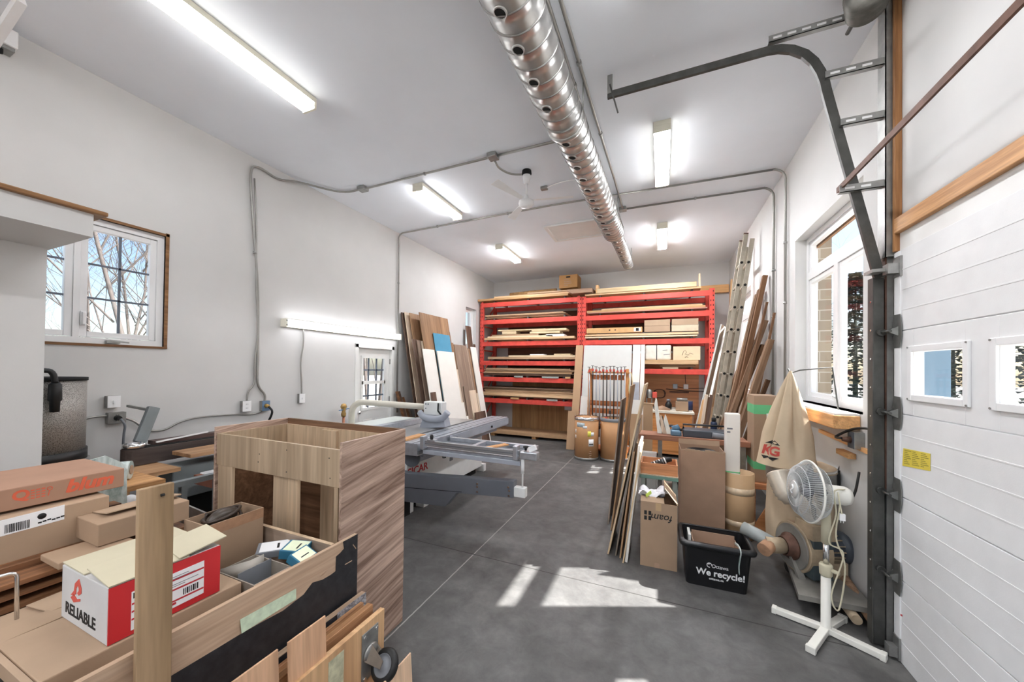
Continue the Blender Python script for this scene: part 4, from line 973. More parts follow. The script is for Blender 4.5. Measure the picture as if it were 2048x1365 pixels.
tag(MB().prism([(-2.55, 1.16, .352), (-2.3, 1.16, .352), (-2.3, 1.16, .88), (-2.55, 1.16, .90)], (0, .01, 0)).build('aluminium_sheet', M_galv), 'grey metal sheet standing behind the small folded carton', 'sheet')

# ---------------------------------------------------------------- sliding table saw
M_sw = pm('white_saw_enamel', 'c9cac8', .35, var=.05)
M_alu = pm('brushed_aluminium', 'a9adb4', .35, .7, var=.12, ns=18)
M_sg = pm('grey_saw_paint', '8d929c', .42, var=.08)
M_arm = pm('dark_grey_arm_paint', '5b5f66', .42, var=.06)
t = thing('table_saw', 'big white and grey sliding table saw with SICAR printed on its base', 'table saw', (-3.1, 4.3, 0))
xf = -2.724
b = MB().box(-3.3, 3.35, .09, xf, 5.22, .60).build('base', M_sw, t, bevel=.012)
text(b, 'SICAR', .125, (xf + .001, 3.36, .425), (0, 1, 0), (0, 0, 1), M_redink, bold=.003, sx=1.15)
MB().box(-3.3, 3.36, .0, xf - .05, 5.1, .09).build('plinth', M_dark, t)
for yy in (3.4, 5.27): MB().box(xf - .1, yy - .04, 0, xf + .03, yy + .04, .12).build('foot', M_sw, t, bevel=.004)
for yy, zz in ((4.25, .40), (4.52, .45)): MB().box(xf, yy, zz, xf + .008, yy + .07, zz + .05).build('vent', M_grey, b)
MB().box(-3.6, 3.35, .60, -2.86, 5.0, .84).build('trunnion_housing', M_sg, t, bevel=.01)
MB().prism([(xf - .12, 3.36, .56), (xf + .04, 3.36, .56), (xf + .05, 3.36, .75), (xf - .05, 3.36, .79), (xf - .12, 3.36, .79)], (0, .75, 0)).build('tilt_cover', M_sg, t, bevel=.01)
MB().cyl((xf + .06, 3.36, .67), (xf + .06, 3.34, .67), .12, n=24).build('scale_dial', M_arm, t)
MB().prism([(xf - .03, 4.2, .60), (xf + .06, 4.2, .68), (xf + .06, 4.2, .72), (xf - .03, 4.2, .72)], (0, .7, 0)).build('beam_bracket', M_arm, t)
MB().box(-3.55, 3.35, .845, -2.78, 5.0, .88).build('cast_table', pm('cast_iron_table', '9a9c9c', .3, .5, var=.08), t, bevel=.003)
MB().box(-4.12, 3.55, .845, -3.56, 4.75, .88).build('extension_table', pm('pale_table_top', 'c8cec8', .3, var=.04), t, bevel=.003)
MB().box(-4.08, 3.6, .6, -4.03, 3.65, .845).box(-4.05, 3.6, .60, -3.75, 3.64, .64).build('table_strut', M_sg, t)
# sliding beam with grooves
bm_ = MB().box(-2.735, 3.15, .74, -2.43, 5.58, .875).build('sliding_table', M_alu, t, bevel=.004)
for i, xx in enumerate((-2.70, -2.64, -2.57, -2.50, -2.455)): MB().box(xx, 3.15, .8755, xx + .02, 5.581, .8775).build('groove', M_arm if i % 2 else M_sg, bm_)
MB().box(-2.41, 3.75, .765, -2.40, 5.55, .86).build('beam_side', M_sg, t); MB().box(-2.43, 3.15, .76, -2.41, 5.57, .80).build('beam_groove', M_arm, t)
MB().box(-2.66, 3.35, .68, -2.5, 5.3, .74).build('beam_carriage', M_sg, t)
for yy in (3.9, 4.9): MB().cyl((-2.40, yy, .81), (-2.385, yy, .81), .018, n=12).build('clamp_screw', M_black, bm_)
MB().bar((-2.5, 5.3, 0), (-2.5, 5.3, .7), .05, .05).build('beam_leg', M_white, t)
# outrigger frame and crosscut fence
yf = 3.2
fr_ = MB().box(-2.42, yf, .80, -1.26, yf + .05, .845).build('outrigger_rail', M_alu, t, bevel=.003)
MB().box(-2.42, yf + .55, .80, -1.30, yf + .6, .845).build('outrigger_rail', M_alu, t, bevel=.003)
MB().box(-1.32, yf + .05, .80, -1.27, yf + .6, .845).build('outrigger_end', M_alu, t, bevel=.003)
MB().box(-2.41, yf + .05, .79, -1.32, yf + .55, .80).build('outrigger_deck', M_arm, t)
MB().box(-1.95, yf + .05, .80, -1.90, yf + .55, .842).build('cross_tube', M_alu, t)
fe = MB().box(-2.33, yf - .05, .862, -1.25, yf - .015, .918).build('crosscut_fence', pm('grey_fence_profile', '94979a', .35, .6), t, bevel=.002)
MB().box(-2.33, yf - .0515, .885, -1.25, yf - .0505, .892).build('fence_groove', M_arm, fe)
MB().box(-2.36, yf - .045, .775, -1.24, yf - .01, .815).build('lower_rail', M_sg, t, bevel=.002)
for x0_, nm in ((-2.36, 'flip_stop'), (-1.285, 'end_stop')):
    MB().box(x0_ - .02, yf - .075, .83, x0_ + .025, yf + .005, .965).build(nm, M_alu, t, bevel=.006)
MB().lathe([(0, 0), (.016, 0), (.02, .035), (.012, .05), (0, .05)], (-2.26, yf - .03, .935), 12).build('knob', M_black, t)
MB().box(-2.30, yf - .06, .918, -2.20, yf, .935).build('knob_plate', M_alu, t)
MB().box(-1.24, yf - .06, .845, -1.07, yf + .03, .915).build('end_bracket', M_alu, t, bevel=.008)
MB().bar((-1.16, yf - .02, .93), (-1.09, yf - .02, .965), .05, .03).build('clamp_lever', M_white, t, bevel=.004)
MB().lathe([(0, 0), (.012, 0), (.012, .02), (.026, .025), (.026, .04), (0, .045)], (-1.20, yf, .92), 12).build('knob', M_black, t)
MB().cyl((-2.1, yf - .03, .755), (-2.1, yf - .03, .775), .02, n=10).build('clamp_screw', M_black, t)
# swing arm
P = [hit(*p, Y=yf - .06) for p in ((815, 948), (1027, 964), (1027, 997), (913, 987), (890, 1014), (815, 1005))]
ar = MB().prism([P[0] + Vector((-.35, 0, .01)), P[0], P[1], P[2], P[3], P[4], P[5], P[5] + Vector((-.35, 0, 0))], (0, .09, 0)).build('swing_arm', M_arm, t, bevel=.004)
MB().bar(P[5] + Vector((-.3, -.001, .135)), P[3] + Vector((.06, -.001, .02)), .004, .002).build('arm_seam', M_dark, ar)
for px_ in ((955, 968), (955, 974), (955, 984), (1017, 975), (1019, 982), (1018, 992)): q_ = hit(*px_, Y=yf - .06); MB().cyl(q_, q_ + Vector((0, -.008, 0)), .011, n=8).build('bolt', M_chrome, ar)
q_ = hit(1039, 983, Y=yf - .02); MB().box(q_.x - .06, yf - .05, q_.z - .05, q_.x + .065, yf + .02, q_.z + .04).build('arm_block', M_sw, t, bevel=.004)
q2 = hit(1044, 922, Y=yf - .02); MB().cyl((q_.x + .03, yf - .02, q_.z + .04), (q_.x + .03, yf - .02, .85), .009, n=10).cyl((q_.x + .03, yf - .02, .70), (q_.x + .03, yf - .02, .85), .018, n=12).build('arm_post', M_white, t)
MB().box(-2.75, 3.1, .05, -2.6, 3.26, .32).build('arm_pivot', M_dark, t)
q_ = hit(838, 1014, Z=0); MB().box(q_.x - .09, q_.y, 0, q_.x + .07, q_.y + .1, .05).build('foot', M_sw, t)
# overhead guard
c0, c1, c2 = hit(703, 846, Y=3.7), hit(703, 822, Y=3.7), hit(848, 814, Y=4.15)
d_ = (c2 - c1).normalized(); c1.x = c0.x
pp = [Vector((c0.x, 3.7, .5)), Vector((c0.x, 3.7, c1.z - .03))]
top_ = Vector((c0.x, 3.7, c1.z + .13)); u_ = Vector((c2.x - c0.x, c2.y - 3.7, c2.z - top_.z)).normalized()
M_beige = pm('beige_guard_pipe', 'b9b4a6', .4, var=.05)
for i in range(1, 7):
    a_ = math.pi / 2 * i / 6; pp.append(Vector((c0.x, 3.7, c1.z - .03)) + Vector((0, 0, .16 * math.sin(a_))) + u_ * .16 * (1 - math.cos(a_)))
pp.append(c2)
MB().tube(pp, .042, 14).build('guard_pipe', M_beige, t)
g = hit(871, 817, Y=4.15)
MB().box(g.x - .15, 4.08, g.z - .09, g.x + .15, 4.2, g.z + .095).build('guard_head', M_sw, t, bevel=.012)
for s_ in ((-.11, .06), (-.07, .06), (-.11, .0)): MB().cyl((g.x + s_[0], 4.08, g.z + s_[1]), (g.x + s_[0], 4.073, g.z + s_[1]), .009, n=8).build('bolt', M_arm, t)
MB().tube([(g.x + .1, 4.07, g.z + .08), (g.x + .11, 4.05, g.z - .02), (g.x + .16, 4.05, g.z - .07)], .012, 8).build('lever', M_black, t)
MB().tube(smooth([(g.x - .17, 4.02, g.z - .05), (g.x - .08, 4.0, g.z - .11), (g.x + .06, 4.0, g.z - .13), (g.x + .22, 4.0, g.z - .1), (g.x + .30, 4.0, g.z - .02)], 4), .045, 12, flat=.8).build('hood_lip', M_sg, t)
MB().prism([(g.x - .18, 4.02, g.z - .28), (g.x - .1, 4.02, g.z - .08), (g.x + .22, 4.02, g.z - .11), (g.x + .25, 4.02, g.z - .23)], (0, .14, 0)).build('hood', M_sg, t, bevel=.01)
MB().box(-3.36, 3.45, .881, -3.26, 4.35, .96).build('rip_fence', M_alu, t, bevel=.006)
tag(MB().box(-2.72, 3.2, .8785, -2.62, 3.55, .897).build('pine_offcut', M_pineY), 'thin pine offcut lying on the saw behind the tall cabinet', 'board')
tag(MB().bar((-1.80, 3.22, .852), (-1.60, 3.66, .852), .075, .012, (1, 0, 0)).build('pine_offcut', M_pineY), 'short pine offcut lying across the outrigger of the saw', 'board')
# air fitting by the door
t = thing('air_fitting', 'brass air fitting with blue lever on a copper pipe by the side door', 'fitting', (-4.22, 3.78, 0))
MB().cyl((-4.22, 3.78, 0), (-4.22, 3.78, 1.02), .018, n=10).build('pipe', pm('copper_pipe', '9a6448', .4, .7), t)
MB().lathe([(.03, .98), (.035, 1.02), (.025, 1.05), (.03, 1.09), (.045, 1.12), (.03, 1.16), (0, 1.17)], (-4.22, 3.78, 0), 14).build('valve', pm('brass', 'a58348', .35, .8), t)
MB().bar((-4.22, 3.70, 1.075), (-4.20, 3.87, 1.09), .012, .012).build('lever', pm('blue_lever', '3f6f9a', .4), t)

# ---------------------------------------------------------------- sheets leaning on the white wall by the side door
M_br = wood('brown_grained_sheet', '7a5a3e', '9c7856', 'Z', 26, .5)
M_dk = wood('dark_walnut_sheet', '4a372c', '6b5244', 'Z', 26, .5)
M_md = wood('grey_brown_sheet', '6f5c4e', '8b7767', 'Z', 26, .5)
M_bg = wood('beige_sheet', 'b9a48c', 'cdb9a2', 'Z', 26, .5)
M_wm = pm('white_melamine', 'd6d3cc', .35, var=.02)
M_bl = pm('blue_laminate', '3f87a6', .4, var=.05)
def sheet(label, y0, y1, zt, xt, mat, t_=.018, name='leaning_sheet', k=.2, yo=0):
    xb = xt + k * zt
    return plank(name, label, 'panel', mat, (xb, (y0 + y1) / 2 + yo, .004), (xt, (y0 + y1) / 2, zt), y1 - y0, t_, (0, 1, 0), 'sheets leaning on the wall by the side door')
sheet('tall brown sheet closest to the wall, its dark edge showing by the door', 5.10, 6.0, 2.69, -4.335, M_dk, k=.19)
sheet('tall cream cored sheet second from the wall behind the big brown sheet', 5.14, 6.05, 2.70, -4.30, M_bg, .012, k=.19)
sheet('tall brown sheet third from the wall, just behind the big brown sheet', 5.21, 6.1, 2.69, -4.24, M_br, k=.19)
sheet('big brown grained sheet standing tallest behind the blue piece', 5.30, 6.23, 2.71, -4.10, M_br)
for i in range(3):
    sheet(f'narrow dark sheet at the door end below the tall sheets, {ORD[i] if i else "first"} from the door', 5.09 + .09 * i, 5.20 + .09 * i, 2.2 - .01 * i, -4.02 - .03 * (2 - i), (M_dk, M_md, M_bg)[i], k=.205)
sheet('bright blue sheet overlapping the big brown sheet', 5.60, 6.16, 2.36, -4.0, M_bl, .008, k=.195)
sheet('dark board filling the gap between the two white panels', 5.40, 5.62, 2.04, -3.99, M_dk, .014)
sheet('narrow white panel leaning behind the saw guard', 5.16, 5.50, 2.03, -3.90, M_wm)
sheet('wide white panel below the blue sheet', 5.57, 6.15, 2.015, -3.89, M_wm)
sheet('short dark offcut standing in the gap between the white panels', 5.12, 5.27, 1.27, -3.69, M_dk, .012)
sheet('thin dark board rising past the wide white panel', 6.17, 6.26, 2.44, -4.06, M_dk)
sheet('thin brown board next to the grey brown panel', 6.25, 6.33, 2.22, -4.02, M_br)
sheet('tall grey brown panel right of centre in the row of sheets', 6.33, 6.83, 2.19, -4.0, M_md)['label'] = 'grey brown panel standing between the wide white panel and narrow far boards'
sheet('narrow beige board beside the wide white panel', 6.20, 6.34, 1.67, -3.90, M_bg)
sheet('short white offcut low beside the wide white panel', 6.20, 6.33, 1.0, -3.745, M_wm)
sheet('shorter white offcut stepping down beyond the wide white panel', 6.33, 6.43, .72, -3.68, M_wm)
sheet('dark offcut leaning at the foot of the grey brown panel', 6.40, 6.58, 1.32, -3.80, M_md)
for i in range(3): sheet(f'narrow brown board beyond the grey brown panel, {("first", "second", "third")[i]} of three', 6.84 + .065 * i, 6.90 + .065 * i, 2.17 - .02 * i, -4.03, (M_bg, M_md, M_br)[i])
sheet('pale beige offcut in front of the narrow brown boards', 6.62, 6.90, 1.22, -3.79, M_bg)
sheet('low dark brown offcut under the pale beige offcut', 6.62, 6.93, .76, -3.64, M_dk)
sheet('low dark brown offcut beside it, closest to the rack', 6.94, 7.12, .75, -3.66, M_dk)['label'] = 'low dark brown offcut standing between beige offcut and far white panel'
sheet('narrow white panel farthest along the row, next to the orange rack', 7.03, 7.27, 2.18, -4.0, M_wm)['label'] = 'narrow white panel leaning next to the orange rack'
sheet('thin pale strip at the foot of the white panel by the rack', 6.96, 7.02, 1.15, -3.80, M_bg)
sheet('tall dark board leaning in front of the small window by the rack', 7.26, 7.49, 2.70, -4.27, M_dk, k=.15)
sheet('short dark board behind the tall board by the rack', 7.52, 7.60, 2.28, -4.2, M_dk, k=.15)
R = random.Random(5)
for i in range(7):
    y = 4.98 + .055 * i; z = 1.27 - .06 * i + R.uniform(-.03, .03) + (.05 if i % 2 else 0)
    plank('lumber_offcut', f'short dark stick leaning between the side door and the sheets, {("first", "second", "third", "fourth", "fifth", "sixth", "seventh")[i]} from the door', 'board', (M_slat, M_dk, M_md)[i % 3], (XL + .36, y + .16, .004), (XL + .08, y - .03, z), .05, .022, (0, 1, 0), 'short sticks by the side door')

# ---------------------------------------------------------------- orange pallet rack
RY, RX = 8.05, (-4.26, -1.70, .90)
t = thing('pallet_rack', 'tall red orange pallet rack against the far wall', 'rack', (-1.7, 8.45, 0))
BL = [3.305, 2.87, 2.318, 1.836, 1.432, .90]; BR = [3.265, 2.86, 2.308, 1.68]
def upright(x, y, w=.09):
    u = MB().box(x - w / 2, y, 0, x + w / 2, y + .07, 3.36).build('upright', M_red, t, bevel=.003); m = MB()
    for i in range(34):
        z = .15 + i * .095
        for s in (-1, 1): m.box(x + s * .022 - .008, y - .001, z, x + s * .022 + .008, y + .001, z + .035)
    if y < 8.5: m.build('slot_pattern', M_dark, u)
for x in (RX[0], RX[1] - .05, RX[1] + .05, RX[2]):
    upright(x, RY); upright(x, 8.80)
for x in (RX[0], RX[1], RX[2]):
    for i in range(5):
        z = .3 + i * .62; MB().bar((x, RY + .07, z), (x, 8.80, z), .03, .02).build('brace', M_red, t)
        MB().bar((x, RY + .07, z), (x, 8.80, z + .6), .03, .02).build('brace', M_red, t)
for zs, xa, xb in ((BL, RX[0], RX[1] - .05), (BR, RX[1] + .05, RX[2])):
    for z in zs:
        for y in (RY - .012, 8.83):
            b = MB().box(xa + .045, y, z - .055, xb - .045, y + .045, z + .055).build('beam', M_red, t, bevel=.006)
            if y < 8.5:
                for x in (xa + .02, xb - .02): MB().box(x - .03, y - .004, z - .08, x + .03, y + .0, z + .08).build('end_plate', M_red, b)
        for f in (.14, .5, .86): x = xa + (xb - xa) * f; MB().box(x - .02, RY, z + .055, x + .02, 8.86, z + .095).build('cross_bar', M_steel, t)

# plywood lining of the wall behind, platform under the left bay
M_osb = wood('brown_plywood_lining', '95693c', 'b58a58', 'Z', 12, .6)
tag(MB().box(-3.75, YB - .02, .02, -1.75, YB - .002, 1.35).build('wall_sheathing', M_osb), 'plywood sheet on the wall behind the open bottom of the rack', 'panel')
M_osb2 = wood('orange_plywood', 'b8794a', 'cf9666', 'X', 9, .6)
tag(MB().box(-1.60, YB - .02, .02, .75, YB - .002, 2.1).build('wall_sheathing', M_osb2), 'orange plywood sheet with knots on the wall behind the workbench', 'panel')
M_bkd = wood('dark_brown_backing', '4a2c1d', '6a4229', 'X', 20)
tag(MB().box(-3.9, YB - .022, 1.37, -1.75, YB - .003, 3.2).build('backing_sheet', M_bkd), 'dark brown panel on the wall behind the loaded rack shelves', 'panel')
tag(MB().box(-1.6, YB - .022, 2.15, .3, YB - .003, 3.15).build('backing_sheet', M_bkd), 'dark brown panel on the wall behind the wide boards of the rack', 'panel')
tag(MB().box(-2.3, YB - .03, .66, -2.12, YB - .0205, .84).build('wall_plate', M_white), 'white square outlet plate on the plywood under the rack', 'plate')
t = thing('platform', 'low particle board platform on blocks under the rack', 'platform', (-2.9, 8.5, 0))
MB().box(-4.1, 8.10, .07, -1.80, 8.78, .145).build('deck', pm('particle_board', 'a5825c', .7, var=.08, ns=20), t, bevel=.002)
for x in (-3.95, -2.85, -1.95): MB().box(x - .05, 8.14, 0, x + .05, 8.76, .07).build('block', M_pineY, t)
M_gold = wood('golden_beam', 'c08a4c', 'd9a868', 'X', 20)
tag(MB().box(.05, YB - .10, 3.415, 1.31, YB - .002, 3.585).build('wooden_ledger', M_gold, bevel=.004), 'golden timber beam fixed on the far wall beside the rack top', 'beam')

# ---------------------------------------------------------------- boards on the rack
M_b = [wood('shelf_board_a', '9a7a58', 'bc9c78', 'X', 40), wood('shelf_board_b', '7d6248', 'a08265', 'X', 40), wood('shelf_board_c', 'b89264', 'd4b288', 'X', 40), wood('shelf_board_d', '6a5340', '8c725c', 'X', 40)]
M_cream2 = pm('cream_mdf', 'c9b796', .6, var=.05)
BAY = {0: ('door side', RX[0] + .06, RX[1] - .11), 1: ('garage door side', RX[1] + .11, RX[2] - .06)}
R = random.Random(11)
def pile(bay, z, where, items, grp):
    """items from the bottom up: (x0, x1, y0, y1, thickness, material, what)"""
    n = len(items); z += .0955
    for i, (xa, xb, ya, yb, th, m, what) in enumerate(items):
        dz = R.uniform(0, .004) if th < .03 else 0
        o = MB().box(xa, ya, z, xb, yb, z + th).build('rack_board', m, bevel=.002)
        pos = 'topmost' if i == n - 1 and n > 1 else 'bottom one' if i == 0 and n > 1 else f'{ORD[n - 1 - i]} from the top' if n > 1 else 'lying alone'
        tag(o, f'{what}, {pos} on {where}', 'board', grp); z += th + .001
    return z
F = RY - .02
def rnd_items(n, xa, xb, mats, th=(.014, .03), what='long board'):
    out = []
    for i in range(n):
        a, b = xa + R.uniform(0, .12), xb - R.uniform(0, .12)
        out.append((a, b, F + R.uniform(0, .09), 8.80, R.uniform(*th), mats[R.randint(0, len(mats) - 1)], what))
    return out
A0, A1 = RX[0] + .06, RX[1] - .12; B0, B1 = RX[1] + .14, RX[2] - .12
# top of the rack
W = wood('top_shelf_lumber', '9c7546', 'c49a64', 'X', 40)
pile(0, 3.305, 'the rack top by the door', [(-4.34, -2.0, F - .06, 8.5, .05, W, 'long golden plank'), (-3.9, -1.9, F - .02, 8.6, .045, M_b[2], 'long golden plank'), (-3.0, -1.62, F - .05, 8.5, .03, M_b[0], 'long plank')], 'lumber on top of the rack')
o_ = MB().box(-2.02, F - .1, 3.49, -1.45, 8.3, 3.52).prism([(-2.02, F - .1, 3.49), (-1.9, F - .13, 3.42), (-1.45, F - .13, 3.42), (-1.45, F - .1, 3.49)], (0, .6, 0)).build('cardboard_sheet', M_carton3); tag(o_, 'folded brown cardboard hanging over the top of the rack', 'cardboard')
tag(MB().tube([(-3.55, 8.22, 3.555), (-3.0, 8.24, 3.585), (-2.35, 8.25, 3.60)], .05, 9, rr=[.055, .05, .045]).build('paper_roll', pm('crumpled_brown_paper', '8f6b3c', .8, var=.3, ns=14)), 'crumpled roll of brown paper on top of the rack', 'roll')
pile(1, 3.265, 'the rack top by the golden beam', [(-1.62, .70, F - .04, 8.6, .035, M_b[2], 'pale wide plank'), (-1.35, .62, F - .06, 8.4, .10, wood('pale_fir_beam', 'b89a6c', 'd4ba8e', 'X', 30), 'thick pale beam'), (-1.7, .3, 8.2, 8.6, .03, W, 'thin golden plank')], 'lumber on top of the rack')
tag(MB().box(-1.38, F - .05, 3.40, -1.32, F + .1, 3.58).build('pine_block', M_pineX), 'small upright pine block at the end of thick pale beam', 'block')
tag(MB().box(.66, F - .02, 3.38, .69, F + .1, 3.66).build('pine_block', M_cream2), 'thin white upright block at the far end of the rack top', 'block')
t, M, a, b, h = carton('brown carton with handles standing on top of the rack', -2.28, -1.84, 8.2, 8.6, 3.625, 3.93, pm('old_brown_carton', 'a0743f', .8, var=.08), tape=False)
MB().box(-.05, -b - .002, h - .07, .05, -b + .001, h - .035, M=M).build('hand_hole', M_dark, t)
m = MB(); RR = random.Random(1)
for i in range(4): m.box(-a + .12, -b - .0015, .05 + i * .045, -a + .12 + RR.uniform(.08, .2), -b + .001, .07 + i * .045, M=M)
m.build('printed_marks', M_carton3, t)
# bay by the side door, from the top down
G = 'boards stored on the orange rack'
pile(0, 2.87, 'the first shelf by the side door', rnd_items(4, A0 - .05, A1 - .25, [M_b[1], M_b[3], M_b[0]]), G)
z = pile(0, 2.318, 'the second shelf by the side door', [(A0 + .05, A1 - .03, F - .04, 8.7, .05, M_b[2], 'thick waney edged slab'), (A0 + .12, A1 - .55, F, 8.6, .04, M_cream2, 'cream board'), (A0 + .24, A1 - .9, F, 8.5, .04, M_b[0], 'short plank')], G)
M_lumpy = pm('cream_scrap_wood', 'c4ae86', .7, var=.12)
for i, (xa, xb, dz, th, lab) in enumerate(((-3.68, -3.3, .0, .075, 'short thick block resting under the shelf edge'), (-2.95, -2.2, .0, .05, 'cream plank with wrapped end'), (-2.9, -2.05, .055, .055, 'angled cream plank lying over the wrapped end'), (-2.55, -2.1, -.085, .06, 'white paper bundle lying on the thick slab'), (-3.8, -2.55, .08, .035, 'long cream strip lying highest'))):
    tag(MB().box(xa, F + .0, z + dz, xb, F + .3, z + dz + th).build('scrap_board', M_lumpy if i != 3 else M_paper, bevel=.012), lab + ', second shelf by the side door', 'board', G)
z = pile(0, 1.836, 'the third shelf by the side door', [(A0 + .15, A1 + .0, F - .02, 8.7, .06, M_b[0], 'thick tan slab'), (A0 + .7, A1 - .02, F + .02, 8.6, .035, M_cream2, 'ragged cream veneer strip')], G)
tag(MB().box(-2.95, F + .03, z, -2.6, F + .3, z + .03).build('scrap_board', M_paper, bevel=.01), 'small white paper bundle on the third shelf by the side door', 'board', G)
tag(MB().box(-2.35, F + .03, z, -1.95, F + .3, z + .035).build('scrap_board', M_lumpy, bevel=.012), 'small cream offcut on the third shelf by the side door', 'board', G)
pile(0, 1.432, 'the fourth shelf by the side door', [(-4.2, -1.95, 8.1, 8.8, .05, M_b[3], 'dark spacer board')] + rnd_items(7, A0 - .02, A1 - .02, M_b, (.016, .028)), G)
pile(0, .90, 'the fifth shelf by the side door', [(-4.15, -1.95, 8.1, 8.8, .03, M_b[3], 'dark spacer board'), (A0 + .02, A1 - .06, F - .02, 8.75, .065, M_b[2], 'thick pale slab')] + rnd_items(7, A0 - .02, A1 - .0, M_b[:2] + M_b[3:], (.014, .024)), G)
M_zinc = pm('speckled_zinc_block', '8f9690', .5, var=.3, ns=40)
for x0_, w_, z, m, lab in ((-3.33, .22, 1.432, M_zinc, 'grey speckled block under the fourth shelf pile, nearer the door'), (-2.62, .40, 1.432, M_zinc, 'long grey speckled block under the fourth shelf pile'), (-2.06, .12, 1.432, M_pineX, 'pine block under the fourth shelf pile'), (-3.42, .22, .90, M_pineX, 'pine block under the fifth shelf pile'), (-2.5, .26, .90, M_zinc, 'grey speckled block under the fifth shelf pile')):
    tag(MB().box(x0_, F - .015, z + .0555, x0_ + w_, F + .02, z + .0945).build('spacer_block', m), lab, 'block', 'spacer blocks on the rack')
# other bay
pile(1, 2.86, 'the first shelf by the ladder', [(B0 + .0, B1 + .03, F - .03, 8.7, .022, pm('red_brown_sheet', '9c6a5c', .5), 'red brown sheet'), (B0 - .02, B1 - .0, F - .01, 8.7, .045, W, 'wide golden plank'), (B0 + .3, B1 - .05, F + .02, 8.6, .03, M_b[2], 'golden plank')], G)
z = pile(1, 2.308, 'the second shelf by the ladder', [(B0 - .05, B1 - .14, F - .02, 8.7, .03, M_cream2, 'cream edged sheet'), (B0 + .1, B1 - .4, F, 8.6, .012, M_b[3], 'dark thin sheet'), (B0 - .05, B1 - .12, F - .02, 8.7, .04, M_b[2], 'pale plank'), (B0 + .2, B1 - .2, F + .05, 8.6, .022, M_grey, 'grey thin sheet')], G)
t, M, a, b, h = carton('long flat carton with a black square mark on the rack', -1.58, -.40, F - .01, 8.4, z, z + .115, pm('golden_carton', 'b98f58', .7), tape=False)
MB().box(a - .17, -b - .0015, .02, a - .03, -b + .001, h - .015, M=M).build('label', M_paper, t)
m = MB().box(a - .13, -b - .0022, .03, a - .07, -b - .0014, h - .025, M=M)
for q_ in (-.1, .02): m.box(q_, -b - .0015, .05, q_ + .03, -b + .0, .075, M=M)
m.build('black_mark', M_ink, t)
for i, (xa, xb) in enumerate(((-.36, .14), (.17, .66))):
    for j in range(2):
        o = carton(f'brown carton on the rack, {("upper", "lower")[1 - j]} one of the {("inner", "outer")[i]} pair by the ladder', xa, xb, F, 8.5, z + j * .128, z + j * .128 + .125, M_carton2 if i == 0 or j else pm('ivory_carton', 'b7a78c', .7), tape=False)
        if i and not j: MB().box(-.25, -.2 - .03, .1, .25, -.0, .126, M=o[1]).build('lid_edge', M_paper, o[0])
tag(MB().box(-.42, F - .03, 1.83, .66, 8.5, 1.92).build('rack_board', M_b[2], bevel=.004), 'thick golden slab carrying the two bundles by the ladder', 'board', G)
tag(MB().box(-.05, F + .1, 1.776, .62, 8.6, 1.828).build('rack_board', M_b[0]), 'tan spacer board below the thick golden slab', 'board', G)
tag(MB().box(-.0, F + .02, 1.737, .30, 8.5, 1.774).build('scrap_board', M_cream2, bevel=.006), 'small cream board on the lowest beam by the ladder', 'board', G)
t = thing('paper_bundle', 'white paper wrapped bundle tied with string on the rack', 'bundle', (-.09, 8.25, 1.921))
MB().box(-.34, F + .02, 1.921, .165, 8.45, 2.235).build('wrapping', pm('crumpled_white_paper', 'd2ccbe', .8, var=.08, ns=12, bump=.5, bs=14), t, bevel=.03)
MB().box(-.12, F + .012, 1.915, -.105, 8.46, 2.243).build('string', M_ink, t)
for a_, b_ in (((.02, 2.03), (.14, 2.045)), ((.0, 2.12), (.09, 2.13))): MB().bar((a_[0], F + .017, a_[1]), (b_[0], F + .017, b_[1]), .012, .002).build('handwriting', M_grey, t)
t, M, a, b, h = carton('cream carton with dark scribble on the rack beside the wrapped bundle', .20, .70, F + .01, 8.5, 1.921, 2.20, pm('cream_carton', 'c9b894', .8, var=.05), tape=False)
m = MB()
m.tube([M @ Vector(p) for p in ((-.08, -b - .001, .10), (-.06, -b - .001, .17), (-.03, -b - .001, .2), (0, -b - .001, .16), (-.03, -b - .001, .12), (.03, -b - .001, .1), (.06, -b - .001, .14), (.12, -b - .001, .12))], .004, 4).tube([M @ Vector(p) for p in ((-.03, -b - .001, .05), (.0, -b - .001, .07), (.03, -b - .001, .05))], .004, 4)
m.build('scribble', M_carton3, t)

# ---------------------------------------------------------------- panels, clamps and drums before the rack
M_tan = pm('tan_mdf', 'a98763', .65, var=.04, ns=3)
M_lgrey = pm('pale_grey_laminate', 'b9bab6', .35, var=.02)
def leany(label, xa, xb, zt, yt, yb, mat, t_=.02, dxb=0., cat='panel', name='leaning_sheet', group=None):
    """sheet standing on the floor at Y=yb and leaning away to Y=yt at its top"""
    return plank(name, label, cat, mat, ((xa + xb) / 2 + dxb, yb, .004), ((xa + xb) / 2, yt, zt), xb - xa, t_, (1, 0, 0), group)
leany('tall narrow tan panel leaning on the middle post of the rack', -1.80, -1.64, 2.24, 7.98, 7.56, M_tan, .05, -.03)
leany('short tan offcut standing in front of the tall tan panel', -1.87, -1.70, .80, 7.58, 7.43, M_tan, .02)
leany('large pale grey panel leaning on the rack behind the bar clamps', -1.62, -.60, 2.235, 7.985, 7.62, M_lgrey, .02, -.02)
leany('white panel strip beside the pale grey panel behind the clamps', -.58, -.43, 2.24, 7.985, 7.66, M_wm, .02, -.02)
leany('narrow white panel strip at the outer edge of the pale grey panel', -.42, -.34, 2.24, 7.985, 7.68, M_wm, .02, -.02)
leany('grey strip leaning against the white panel strips', -.56, -.44, 1.45, 7.80, 7.56, pm('mid_grey_laminate', '92969e', .4), .01)
leany('small white panel between the tan panel and the clamps', -1.60, -1.43, 1.13, 7.60, 7.46, M_wm, .02, -.04)
M_fr = wood('orange_pine_frame', 'a8692f', 'c98d4c', 'Z', 30)
M_frx = wood('orange_pine_slat', '9c5527', 'c07a40', 'X', 30)
